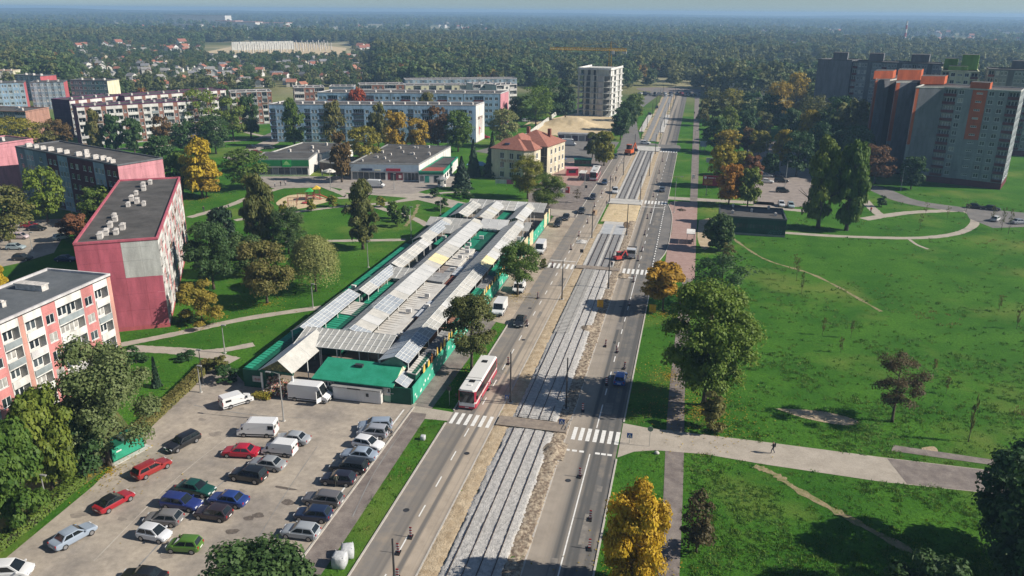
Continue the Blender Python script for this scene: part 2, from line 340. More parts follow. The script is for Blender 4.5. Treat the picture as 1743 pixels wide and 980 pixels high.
flat('worn_lawn_strip',pxs([(60,800),(200,700),(235,745),(190,790),(20,920),(-60,980),(-60,900)]),Z1-.01,mat('dry_lawn',(.16,.15,.05),.95,c2=(.08,.12,.03),scale=.5,bump=.5,fine=.3),excl=False)
# rolling strips: ballast, shoulders
def rough_strip(name,x0,x1,y0,y1,res,amp,z,mt,edge=.0,crown=0):
    nx=max(2,int((x1-x0)/res)+1); ny=int((y1-y0)/res)+1
    X,Y=np.meshgrid(np.linspace(x0,x1,nx),np.linspace(y0,y1,ny)); Zz=z+RNG.normal(0,amp,X.shape)+amp*4*(fbm(X+99,Y+50,3.1,61)-.5)+amp*3*(fbm(X+9,Y+5,.9,67)-.5)
    t=(X-x0)/(x1-x0); Zz+=crown*(1-(2*t-1)**4)
    X=X+edge*3*(fbm(X+5,Y,2.6,71)-.5)*np.where((t<.01)|(t>.99),1,0)+RNG.normal(0,edge*.5,X.shape)*np.where((t<.01)|(t>.99),1,0)
    Zz[:,0]=.0;Zz[:,-1]=.0
    V=np.stack([X,Y,Zz],-1).reshape(-1,3); i=np.arange(nx*ny).reshape(ny,nx)
    F=np.stack([i[:-1,:-1],i[:-1,1:],i[1:,1:],i[1:,:-1]],-1).reshape(-1,4)
    o=bpy.data.objects.new(name,npmesh(name,V,F,mt)); lnk(o); tag(o,kind='structure'); EXCL.append(np.array(rect(x0,y0,x1,y1))); return o
rough_strip('tram_ballast',-21.0,-14.7,20,90.4,.22,.025,.16,m_ball,.28,.1)
rough_strip('tram_ballast_north',-21.0,-14.7,93.3,160.6,.25,.02,.16,m_ball,.28,.1)
rough_strip('median_earth_left',-23.0,-20.7,20,200,.3,.03,.05,m_dirt,.08,.05)
rough_strip('median_earth_right',-15.0,-13.0,20,205,.22,.05,.08,m_rub,.12,.06)
rough_strip('median_sand',-22.3,-13.3,203,223.5,.5,.04,.06,m_sand,.1,.05)
rough_strip('median_earth_far_left',-23,-21.3,223.5,318,.5,.03,.05,m_dirt,.05,.04)
rough_strip('median_earth_far_right',-15.3,-13,223.5,318,.5,.03,.05,m_dirt,.05,.04)
rough_strip('platform_earth',-23,-14.6,345,560,1.0,.05,.05,m_dirt,.1,.04)
# kerbs
for n_,x,y0,y1 in (('kerb',-29.3,20,89.8),('kerb',-29.3,93.4,127),('kerb',-6.15,20,86),('kerb',-6.15,95.6,150),('kerb',-6.15,229,317),('kerb',-22.95,20,318),('kerb',-13.1,20,318),('kerb',-34.9,20,93),('kerb',-29.3,205,300)):
    tag(lnk(bpy.data.objects.new(n_,MB().box(x-.1,y0,0,x+.1,y1,.13 if x not in(-22.95,-13.1) else .07,skip='b').mesh('kerb',m_kerb))),kind='structure')
rb=ribbon(smooth([(-6.2,150),(-6.1,166),(-4.2,180),(-3.9,200),(-4.4,216),(-6.1,229)],5),.18)
tag(lnk(bpy.data.objects.new('kerb',MB().prism(rb,0,.13).mesh('kerb',m_kerb))),kind='structure')
# crossings over the tracks
for y0,y1,nm in ((90.6,93.1,'track_crossing'),(160.8,163,'track_crossing'),(223.6,230,'track_crossing'),(318.5,330,'track_crossing')):
    tag(lnk(bpy.data.objects.new(nm,MB().box(-22.6,y0,0,-13.2,y1,.30,skip='b').mesh(nm,mat('crossing_planks',(.2,.165,.14),.9,c2=(.3,.25,.2),scale=1.5,fine=.25) if y0<200 else m_conc))),kind='structure')
# rails and concrete track beds
def rails(name,xs,y0,y1,z,w=.07,h=.07):
    for x in xs:
        tag(lnk(bpy.data.objects.new(name,MB().box(x-w/2,y0,z,x+w/2,y1,z+h,skip='b').mesh('rail',m_rail))),kind='structure')
rails('tram_rail',(-20.0,-18.56,-17.2,-15.77),20,90.4,.285); rails('tram_rail',(-20.2,-18.77,-17.3,-15.87),93.2,160.7,.285)
sl=MB().box(-1.25,-.12,0,1.25,.12,.1).mesh('sleeper',m_conc)
slp=lnk(bpy.data.objects.new('track_with_sleepers',MB().box(-20.75,124,.12,-18.2,160.6,.28,skip='b').mesh('track_bed',m_ball))); tag(slp,kind='structure')
for i in range(56): part('sleeper',sl,slp,(-19.48,124.4+.65*i,.27))
for (y0,y1) in ((163.3,190),(231,318)):
    for xc in (-19.5,-16.6):
        tag(lnk(bpy.data.objects.new('track_slab',MB().box(xc-1.15,y0,0,xc+1.15,y1,.2,skip='b').mesh('track_slab',m_concd))),kind='structure')
    rails('tram_rail',(-20.25,-18.8,-17.3,-15.85),y0,y1,.2,.12,.1)
    tag(lnk(bpy.data.objects.new('track_apron',MB().box(-21.4,y0-.2,0,-14.9,y1+.2,.16,skip='b').mesh('track_apron',m_conc))),kind='structure')
tag(lnk(bpy.data.objects.new('track_apron',MB().box(-21.2,190.2,0,-15,203,.15,skip='b').mesh('track_apron',m_conc))),kind='structure')
for xc in (-19.6,-16.7): tag(lnk(bpy.data.objects.new('track_slab',MB().box(xc-1.1,190.3,0,xc+1.1,200,.17,skip='b').mesh('track_slab',mat('concrete_bluish',(.34,.36,.38),.8,c2=(.44,.45,.46),scale=.8,fine=.15)))),kind='structure')
for xc in (-20.4,-17.2): tag(lnk(bpy.data.objects.new('track_slab',MB().box(xc-1.1,345,0,xc+1.1,555,.2,skip='b').mesh('track_slab',m_concd))),kind='structure')
for xc,y0,y1 in ((-24.2,372,440),(-15,372,440)): tag(lnk(bpy.data.objects.new('tram_platform',MB().box(xc-1.1,y0,0,xc+1.1,y1,.35,skip='b').mesh('tram_platform',m_conc))),kind='structure')
# road markings: every stripe its own piece
def marks(name,rects,z):
    root=tag(lnk(bpy.data.objects.new(name,None)),kind='structure'); cache={}
    for (x0,y0,x1,y1) in rects:
        k=(round(x1-x0,2),round(y1-y0,2))
        if k not in cache: cache[k]=MB().poly([(-k[0]/2,-k[1]/2,0),(k[0]/2,-k[1]/2,0),(k[0]/2,k[1]/2,0),(-k[0]/2,k[1]/2,0)]).mesh('stripe',m_white)
        part('stripe',cache[k],root,((x0+x1)/2,(y0+y1)/2,z))
marks('zebra_crossing_left',[(x,89.8,x+.5,92.9) for x in np.arange(-28.9,-23.6,1.0)],Z3)
marks('zebra_crossing_right',[(x,89.5,x+.52,92.8) for x in np.arange(-12.4,-6.5,.93)],Z3)
marks('stop_line_right',[(x,86.6,x+.6,87.05) for x in (-12.7,-11.8,-10.9,-8.9,-8.15,-7.4)],Z3)
marks('zebra_crossing_left_far',[(x,160.2,x+.5,163.6) for x in np.arange(-28.7,-23.6,1.0)],Z3)
marks('zebra_crossing_right_far',[(x,160.2,x+.55,163.6) for x in np.arange(-12.6,-6.8,.95)],Z3)
marks('zebra_crossing_right_north',[(x,226.5,x+.55,230.6) for x in np.arange(-12.6,-6.8,.95)],Z3)
marks('zebra_crossing_junction',[(x,318.6,x+.6,322) for x in np.arange(-12.8,-6.8,1.0)],Z3)
marks('lane_line_left',[(-25.95,y,-25.8,y+2.2) for y in np.arange(22,89,5.9)]+[(-25.95,y,-25.8,y+2.2) for y in np.arange(96,158,5.9)]+[(-25.95,y,-25.8,y+2.2) for y in np.arange(166,316,5.9)],Z3)
marks('lane_line_right',[(-9.58,60,-9.43,86.5),(-9.58,93.2,-9.43,100)]+[(-9.58,y,-9.43,y+2.2) for y in np.arange(20,60,5.9)]+[(-9.58,y,-9.43,y+2.2) for y in np.arange(103,145,5.9)]+[(-9.58,146,-9.43,160)]+[(-9.58,y,-9.43,y+2.4) for y in np.arange(165,205,6.4)]+[(-9.58,206,-9.43,226)]+[(-9.58,y,-9.43,y+2.4) for y in np.arange(232,296,6.4)]+[(-9.58,298,-9.43,318)],Z3)
marks('bus_bay_line',[(-6.75,y,-6.5,y+1.0) for y in np.arange(166,226,2.0)],Z3+.004)
marks('stop_line_north',[(-12.8,157.3,-9.8,157.7),(-28.9,165.6,-23.3,165.9),(-12.8,222.3,-6.6,222.7)],Z3)
marks('parking_lines',[(-36.1,66,-35.9,92),(-37.4,64.6,-37.25,64.7)],Z2+.012)
# tar patches and manhole covers in the car park
for i,(x,y,a,bb) in enumerate(((428,760,.9,.4),(485,831,1.4,.25),(490,855,.8,.5),(440,877,.7,.4),(424,882,.6,.4),(396,905,.7,.5),(370,933,.6,.25),(406,932,.7,.2),(463,912,.4,.2))):
    X,Y=G(x,y); pl=[(X+a*math.cos(t)*(1+.2*math.sin(3*t+i)),Y+bb*math.sin(t)*(1+.25*math.cos(2*t+i))) for t in np.linspace(0,2*math.pi,12)[:-1]]
    flat('tar_patch',pl,Z2+.008,mat('tar_patch_mat',(.12,.1,.085),.9,var=.3,scale=3),excl=False)

# seams and oil marks in the car park surface
for i,(l,w,m_) in enumerate((([(232,968),(300,895),(345,850),(420,788),(470,752)],.18,m_concd),([(160,955),(300,815),(400,735)],.12,mat('seam_light',(.42,.38,.33),.85)),([(600,880),(640,800),(700,712)],.12,m_concd),([(330,690),(420,705),(520,712)],.12,m_concd),([(540,760),(480,850),(420,950)],.1,m_concd))):
    sp_=smooth(pxs(l),8); flat('surface_seam',ribbon(sp_,[w*random.uniform(.4,1.3) for _ in sp_]),Z2+.004+.002*i,m_,excl=False)
rg0=random.Random(12)
for i in range(34):
    x=rg0.uniform(-62,-37);y=rg0.uniform(50,90); r=rg0.uniform(.25,.9); flat('oil_mark',[(x+r*math.cos(t)*(1+.3*math.sin(3*t+i)),y+r*.7*math.sin(t)*(1+.3*math.cos(2*t+i))) for t in np.linspace(0,2*math.pi,13)[:-1]],Z1+.0065+.0002*i,mat('oil_mark_mat',(.2,.175,.15),.8,c2=(.28,.24,.2),scale=2),excl=False)
for i in range(26):
    X=rg0.choice((rg0.uniform(-28.8,-23.5),rg0.uniform(-12.6,-6.8)));y=rg0.uniform(40,300); w=rg0.uniform(.4,1.2);l=rg0.uniform(1,6); flat('asphalt_patch',[(X-w/2,y),(X+w/2,y+rg0.uniform(-.2,.2)),(X+w/2,y+l),(X-w/2,y+l+rg0.uniform(-.2,.2))],Z2+.004+.0003*i,mat('asphalt_patch_mat',(.15,.14,.13),.9,c2=(.26,.235,.205),scale=.8,fine=.15),excl=False)
for X,y in ((-27.6,70),(-24.4,83),(-25.2,120),(-11.2,80),(-8.3,108),(-27.2,135),(-10.9,140)):
    flat('manhole_cover',[(X+.35*math.cos(t),y+.35*math.sin(t)) for t in np.linspace(0,2*math.pi,13)[:-1]],Z3+.01,m_steel,excl=False)
# ---------------------------------------------------------------- vegetation
m_bark=mat('bark',(.09,.07,.05),.95,var=.35,scale=3,bump=.5); m_birch=mat('birch_bark',(.5,.48,.44),.9,c2=(.12,.11,.1),scale=2.5,lo=.5,hi=.7)
LM=dict(
 green=leafmat('leaves_green',(0.057,0.115,0.016),(0.155,0.218,0.034)), dark=leafmat('leaves_dark_green',(0.030,0.073,0.022),(0.076,0.140,0.039)),
 bright=leafmat('leaves_fresh_green',(0.094,0.160,0.018),(0.220,0.275,0.039)), olive=leafmat('leaves_olive',(0.092,0.112,0.026),(0.198,0.185,0.053)),
 yellow=leafmat('leaves_yellow',(.34,.24,.018),(.58,.44,.03)), gold=leafmat('leaves_gold',(.22,.17,.02),(.48,.34,.03)),
 orange=leafmat('leaves_orange',(.30,.14,.02),(.45,.20,.03)), russet=leafmat('leaves_russet',(.13,.075,.03),(.22,.11,.04)),
 red=leafmat('leaves_red',(.30,.05,.02),(.42,.10,.03)), silver=leafmat('leaves_silver',(0.099,0.132,0.033),(0.265,0.291,0.118)),
 willow=leafmat('leaves_willow',(0.145,0.185,0.047),(0.304,0.311,0.106)), spruce=leafmat('needles',(0.015,0.039,0.018),(0.038,0.072,0.033),.1),
 bare=leafmat('leaves_sparse_brown',(0.068,0.060,0.027),(0.135,0.105,0.045)), yg=leafmat('leaves_yellow_green',(0.156,0.168,0.024),(0.324,0.276,0.036)),
 far1=leafmat('far_leaves_green',(0.067,0.118,0.034),(0.133,0.190,0.053)), far2=leafmat('far_leaves_dark',(0.048,0.088,0.035),(0.088,0.132,0.048)), far3=leafmat('far_leaves_olive',(.10,.125,.04),(.17,.185,.06)),far4=leafmat('far_leaves_autumn',(0.195,0.130,0.033),(0.312,0.169,0.039)))
def leaf_quads(C,Nn,size,rng,up=.25):
    """C centres (n,3), Nn outward normals; returns V,F of leaf-clump quads"""
    n=len(C); Nn=Nn+rng.normal(0,.42,Nn.shape); Nn[:,2]+=up; Nn/=np.linalg.norm(Nn,axis=1,keepdims=True)+1e-9
    a=np.cross(Nn,rng.normal(0,1,(n,3))); a/=np.linalg.norm(a,axis=1,keepdims=True)+1e-9; b=np.cross(Nn,a)
    s=size*rng.uniform(.55,1.25,(n,1)); w=s*rng.uniform(.5,.9,(n,1))
    V=np.stack([C-a*s,C-b*w+Nn*s*.15,C+a*s,C+b*w+Nn*s*.15],1).reshape(-1,3)
    return V,np.arange(4*n).reshape(n,4)
def crown(kind,n,size,seed):
    """unit crown: radius 1 around the axis, from z=0 to z=1 (scaled when used)"""
    rng=np.random.default_rng(seed); pts=[];nrm=[]
    if kind in('round','oval','bush','sparse','poplar','wide'):
        nl={'round':60,'oval':54,'bush':20,'sparse':26,'poplar':46,'wide':46}[kind]; lobes=[]
        for i in range(nl):
            z=rng.uniform(.08,.92)
            if kind=='poplar': env=.95*min(1,(z/.25)**.6)*min(1,((1-z)/.45)**.55)
            elif kind=='oval': env=(1-abs(2*z-.9)**2.4*.85)**.5 if abs(2*z-.9)<1.05 else .2
            elif kind=='wide': env=(1-abs(2*z-.8)**2*.6)**.5 if abs(2*z-.8)<1.2 else .3
            elif kind=='bush': env=(1-z**2*.8)**.5
            else: env=math.sqrt(max(.05,1-(2*z-1)**2*.95))
            a=i*2.39996+rng.uniform(-.4,.4); rr=env*(rng.uniform(.62,.80) if i%4 else rng.uniform(.1,.5)) if kind in('round','oval') else env*(rng.uniform(.50,.86) if i%4 else rng.uniform(.1,.5))
            lr=rng.uniform(.2,.36)*(1.0 if kind!='poplar' else 1.05)
            lobes.append((rr*math.cos(a),rr*math.sin(a),z,lr,lr*rng.uniform(.32,.5) if kind!='poplar' else lr*.34))
        lobes.append((0,0,.5,.55,.36))
        per=n//len(lobes)
        for (x,y,z,r,rz) in lobes:
            d=rng.normal(0,1,(per,3)); d/=np.linalg.norm(d,axis=1,keepdims=True); d[:,2]=np.where(d[:,2]<-.3,-d[:,2]*.6,d[:,2])
            k=rng.uniform(.55,1.12,(per,1))
            pts.append(np.array([x,y,z])+d*np.array([r,r,rz])*k); nrm.append(d)
    elif kind=='willow':
        ns=n//14
        for i in range(ns):
            a=rng.uniform(0,2*math.pi); r0=math.sqrt(rng.uniform(0,1))*.62; z0=1-.45*r0**2-rng.uniform(0,.12); r1=r0+rng.uniform(.15,.42)
            Ls=rng.uniform(.25,.75)
            t=np.linspace(0,1,14)
            rr=r0+(r1-r0)*np.minimum(1,t*2.0); zz=z0-Ls*np.maximum(0,t-.12)**1.1; aa=a+rng.normal(0,.05)*t
            q=np.stack([rr*np.cos(aa),rr*np.sin(aa),np.maximum(zz,.03)],1)+rng.normal(0,.02,(14,3)); pts.append(q); nrm.append(np.stack([np.cos(aa),np.sin(aa),np.full(14,.3)],1))
    elif kind=='spruce':
        z=rng.uniform(0,1,n)**1.25; lay=np.floor(z*13)/13; fr=(z-lay)*13
        r=(1-z)*.95*(.55+.45*(1-fr))*rng.uniform(.55,1,n)**.4; a=rng.uniform(0,2*math.pi,n); r=r*(1+.18*np.sin(a*5+lay*30))
        pts=[np.stack([r*np.cos(a),r*np.sin(a),z-.05*r],1)]; nrm=[np.stack([np.cos(a),np.sin(a),np.full(n,.2)],1)]
    C=np.concatenate(pts); Nn=np.concatenate(nrm); return C,Nn,rng
def crown_mesh(name,kind,n,leaf,w,h,seed,mt,up=.25):
    C,Nn,rng=crown(kind,n,leaf,seed); C=C*np.array([w/2,w/2,h]); V,F=leaf_quads(C,Nn.copy(),leaf,rng,up)
    return npmesh(name,V,F,mt)
def trunk_mesh(name,h,hc0,w,mt,seed,r=None,limbs=7):
    """tapered trunk of height h with limbs reaching into a crown that begins at hc0"""
    rng=random.Random(seed); r=r or max(.1,h*.022); b=MB(); lean=rng.uniform(-.03,.03)*h
    b.tube([(0,0,-.1),(0,0,h*.08),(lean*.5,0,h*.4),(lean,lean*.4,h*.72),(lean*1.1,0,h*.93)],[r*1.4,r,r*.8,r*.45,r*.12],7)
    for i in range(limbs):
        a=i*2.4+rng.uniform(-.5,.5); z0=hc0*.8+(h*.78-hc0*.8)*(i/limbs); l=w*.42*rng.uniform(.6,1)*(1-.35*i/limbs)
        e=(math.cos(a)*l,math.sin(a)*l,z0+l*rng.uniform(.4,.9)); mid=(e[0]*.5,e[1]*.5,z0+(e[2]-z0)*.4)
        b.tube([(lean*z0/h,0,z0),mid,e],[r*.42,r*.26,r*.07],5,cap=False)
        for k in (-1,1):
            e2=(mid[0]+math.cos(a+k*.8)*l*.4,mid[1]+math.sin(a+k*.8)*l*.4,mid[2]+l*.35); b.tube([mid,e2],[r*.18,r*.05],4,cap=False)
    return b.mesh(name,mt,True)
CR={};TR={}
def get_crown(kind,col,n,leaf,var,W=8.0):
    leaf=round(min(1.2,leaf*8.0/W)*20)/20+.02; k=(kind,col,n,leaf,var)
    if k not in CR: CR[k]=crown_mesh('crown_%s_%s'%(kind,col),kind,n,leaf,8.0,8.0,hash((kind,n,var))%9999 if False else (len(kind)*131+n*7+var*977)%9999,LM[col])
    return CR[k]
def get_trunk(kind,var):
    k=(kind,var)
    if k not in TR: TR[k]=trunk_mesh('trunk',10,2.6 if kind!='spruce' else 1.0,8,m_birch if kind=='birch' else m_bark,var*13+len(kind),limbs=9 if kind!='spruce' else 0)
    return TR[k]
NTREE=[0]
def tree(label,base,H,W,kind='round',col='green',n=2600,leaf=.42,clear=.22,cat='tree',name=None,group=None,trunk=None,var=None,stems=1):
    """tree standing on ground point base (X,Y): height H, crown width W, crown starts at clear*H"""
    NTREE[0]+=1; v=NTREE[0]%3 if var is None else var
    nm=name or {'spruce':'conifer_tree','poplar':'poplar_tree','willow':'willow_tree','bush':'shrub'}.get(kind,'broadleaf_tree')
    t=thing(nm,label,cat,(base[0],base[1],0),random.uniform(0,6.28),group)
    hc=H*(1-clear); c=part('crown' if kind!='bush' else 'foliage',get_crown(kind,col,n,leaf,v,W),t,(0,0,H*clear),scale=(W/8,W/8,hc/8*1.02))
    tk=.35 if nm=='sapling' else .9; part('trunk' if kind!='bush' else 'stem',get_trunk(trunk or kind,v),t,scale=(H/10*tk,H/10*tk,H/10*(.98 if kind!='bush' else .6)))
    return t
def ptree(label,bx,by,ty,wpx,kind='round',col='green',**k):
    """base pixel, top pixel row, crown width in pixels"""
    X,Y=G(bx,by); lo,hi=.5,45.0
    for _ in range(30):
        mid=(lo+hi)/2
        if P(X,Y,mid)[1]>ty: lo=mid
        else: hi=mid
    s=FPX/P(X,Y,lo*.6)[2]
    return tree(label,(X,Y),max(1.0,lo),max(.6,wpx/s),kind,col,**k)
N1,N2,N3=14000,9000,3000   # leaf clumps: near, middle, far
# --- right-hand verge and meadow
ptree('huge round green tree over the right footpath beside the avenue',1198,690,486,168,'round','bright',n=42000,leaf=.19,clear=.15)
ptree('small orange-yellow tree at the kerb in front of the big green tree',1128,528,450,78,'wide','gold',n=N2,leaf=.3,clear=.3)
ptree('wide dark thin-leaved tree behind the huge green tree',1224,522,432,112,'wide','dark',n=3600,leaf=.26,clear=.3)
ptree('bright yellow tree at the bottom edge beside the right footpath',1078,1010,832,118,'oval','yellow',n=24000,leaf=.12,clear=.12)
ptree('grey-brown almost bare bush beside the footpath at the bottom',1185,940,850,82,'sparse','bare',n=2600,leaf=.14,clear=.08,cat='bush')
ptree('lone dark brownish tree with a crooked trunk on the meadow',1518,718,608,100,'sparse','bare',n=9000,leaf=.11,clear=.22)
ptree('dark tree cut off by the right edge of the picture',1738,955,762,190,'round','dark',n=20000,leaf=.2,clear=.1)
ptree('dark tree at the bottom right corner throwing a shadow over the dirt trail',1765,1062,832,230,'round','dark',n=20000,leaf=.2,clear=.1)
ptree('second dark tree below the bottom right corner',1560,1110,960,150,'round','dark',n=12000,leaf=.22,clear=.1)
ptree('yellow-green shrub at the foot of the huge green tree',1212,732,672,54,'bush','olive',n=2600,leaf=.22,clear=.03,cat='bush')
ptree('dark round bush in front of the low green building',1222,426,368,50,'round','dark',n=N2,leaf=.3,clear=.06,cat='bush')
ptree('thin yellow-green shrub between the dark bush and the meadow',1238,444,412,30,'bush','olive',n=1400,leaf=.18,clear=.1,cat='bush')
ptree('left one of the two tall poplars by the car park',1392,388,233,64,'poplar','green',n=20000,leaf=.25,clear=.04)
ptree('right one of the two tall poplars by the car park',1440,392,240,58,'poplar','green',n=20000,leaf=.25,clear=.04)
ptree('small round dark bush on the lawn before the orange tower',1500,352,332,18,'bush','dark',n=1200,leaf=.2,clear=.05,cat='bush')
for i,(x,y,t) in enumerate(((1355,478,438),(1364,500,462),(1352,458,430),(1448,575,545),(1400,570,540),(1430,600,572),(1588,640,610),(1648,752,672),(1610,670,640),(1565,392,362),(1575,366,342),(1612,372,350),(1642,370,334),(1688,378,348),(1704,392,350),(1716,398,354),(1730,560,520),(1700,530,500))):
    ptree(['staked sapling on the meadow, %s'%q for q in ('the middle one of three near the low green building','the nearest of three near the low green building','the farthest of three near the low green building','right of the pair in mid-meadow','left of the pair in mid-meadow','just below the pair in mid-meadow','past the lone brown tree','tallest, right of the lone brown tree','between the lone brown tree and the right edge','inside the path loop','beside the upper path','at the bend of the upper path','pale green, at the head of the path loop','leftmost of three beside the turning circle','middle of three beside the turning circle','rightmost of three beside the turning circle','nearest the right edge','just left of the one nearest the right edge')][i],x,y,t,9 if i!=12 else 15,'sparse','olive' if i!=12 else 'silver',n=110,leaf=.08,clear=.25,cat='sapling',name='sapling',group='staked saplings on the meadow')
# --- left side, near
ptree('big pale silvery tree in front of the near pink block',186,792,598,182,'wide','silver',n=30000,leaf=.18,clear=.12)
ptree('round green tree at the left edge above the hedge',30,905,725,120,'oval','green',n=20000,leaf=.2,clear=.1)
ptree('green and yellowish tree between the silvery tree and the left edge',92,838,672,100,'oval','green',n=18000,leaf=.19,clear=.1)
ptree('dark green tree under the silvery tree by the green container',140,812,700,90,'round','dark',n=13000,leaf=.2,clear=.08)
ptree('dark green tree whose top pokes into the bottom edge',452,1100,948,225,'wide','dark',n=20000,leaf=.19,clear=.1)
ptree('dark grey-green drooping tree at the corner of the crimson gable block',364,492,384,84,'round','dark',n=16000,leaf=.19,clear=.14)
ptree('yellow-green bush under the drooping tree by the crimson gable',345,552,482,78,'bush','yg',n=9000,leaf=.16,clear=.04,cat='bush')
ptree('low dark clipped bush left of the yellow-green bush',318,548,528,34,'bush','dark',n=1500,leaf=.2,clear=.03,cat='bush')
ptree('black-green yew on the lawn behind the drooping tree',383,440,352,50,'oval','spruce',n=5000,leaf=.26,clear=.03)
ptree('tall olive poplar by the playground',446,428,298,62,'poplar','olive',n=18000,leaf=.19,clear=.05)
ptree('dark green tree right of the tall olive poplar',492,432,352,66,'round','dark',n=22000,leaf=.13,clear=.1)
ptree('brownish-green spreading tree on the lawn left of the willow',455,516,412,96,'wide','olive',n=15000,leaf=.17,clear=.2)
ptree('dark green tree behind the brownish spreading tree',420,470,400,70,'round','dark',n=10000,leaf=.2,clear=.12)
ptree('pale weeping willow on the lawn by the market hall',538,496,402,88,'willow','willow',n=22000,leaf=.13,clear=.04)
ptree('tall dark poplar on the lawn beyond the willow',618,424,305,58,'poplar','olive',n=16000,leaf=.19,clear=.08)
ptree('small dark spruce on the lawn by the lamp posts',267,658,612,18,'spruce','spruce',n=1500,leaf=.2,clear=.04)
for i,(x,y,t,w,lb) in enumerate(((318,612,596,34,'left clipped bush along the path to the market'),(372,634,606,38,'round clipped bush at the end of the path to the market'),(385,650,622,44,'right clipped bush beside the market corner'),(232,618,590,40,'dark bush at the corner of the near pink block'))):
    ptree(lb,x,y,t,w,'bush','dark' if i!=1 else 'olive',n=1500,leaf=.2,clear=.03,cat='bush')
ptree('roadside tree overhanging the market wall next to the bus',803,630,506,98,'wide','olive',n=16000,leaf=.17,clear=.28)
ptree('roadside tree beside the parked vans along the market',881,502,416,74,'round','green',n=14000,leaf=.17,clear=.28)
ptree('yellow-green tree beside the yellow house',898,338,266,60,'round','yg',n=22000,leaf=.132,clear=.12)
ptree('dark green tree right of the yellow-green one at the market corner',932,352,298,62,'round','green',n=22000,leaf=.132,clear=.08)
ptree('tiny bare sapling at the plaza kerb',982,345,322,16,'sparse','bare',n=350,leaf=.13,clear=.3,cat='sapling',name='sapling')
ptree('round shrub on the kerb strip in front of the white van',925,457,440,15,'bush','olive',n=700,leaf=.16,clear=.03,cat='bush')
for i,(x,y,t,w,lb) in enumerate(((484,366,342,20,'left yellow bush in front of the playground'),(530,360,340,19,'middle yellow bush in front of the playground'),(566,352,332,22,'right yellow bush in front of the playground'))):
    ptree(lb,x,y,t,w,'bush','yg',n=1200,leaf=.22,clear=.05,cat='bush',group='yellow bushes by the playground')
for x,y,t,w,c,lb in ((612,352,322,30,'olive','rounded green bush left of the tall dark poplar top'),(648,352,334,18,'yg','yellow-green small tree in the row past the poplar'),(668,372,344,20,'green','middle small tree of the trio on the lawn'),(676,386,356,24,'green','front small tree of the trio on the lawn'),(690,378,350,18,'dark','right small tree of the trio on the lawn'),(752,358,336,26,'dark','dark clipped shrub near the market far corner'),(740,336,320,20,'dark','small dark bush by the access street'),(778,333,320,22,'dark','left round bush by the access street'),(795,338,322,24,'dark','right round bush by the access street')):
    ptree(lb,x,y,t,w,'bush' if w>22 or c!='green' else 'round',c,n=1500,leaf=.24,clear=.08,cat='bush')
ptree('tall dark pine beside the small white kiosk',786,322,268,42,'spruce','spruce',n=3600,leaf=.32,clear=.05)
ptree('left dark spruce behind the yellow house',806,300,240,30,'spruce','spruce',n=2600,leaf=.36,clear=.03)
ptree('right dark spruce behind the yellow house',838,300,228,36,'spruce','spruce',n=3200,leaf=.36,clear=.03)
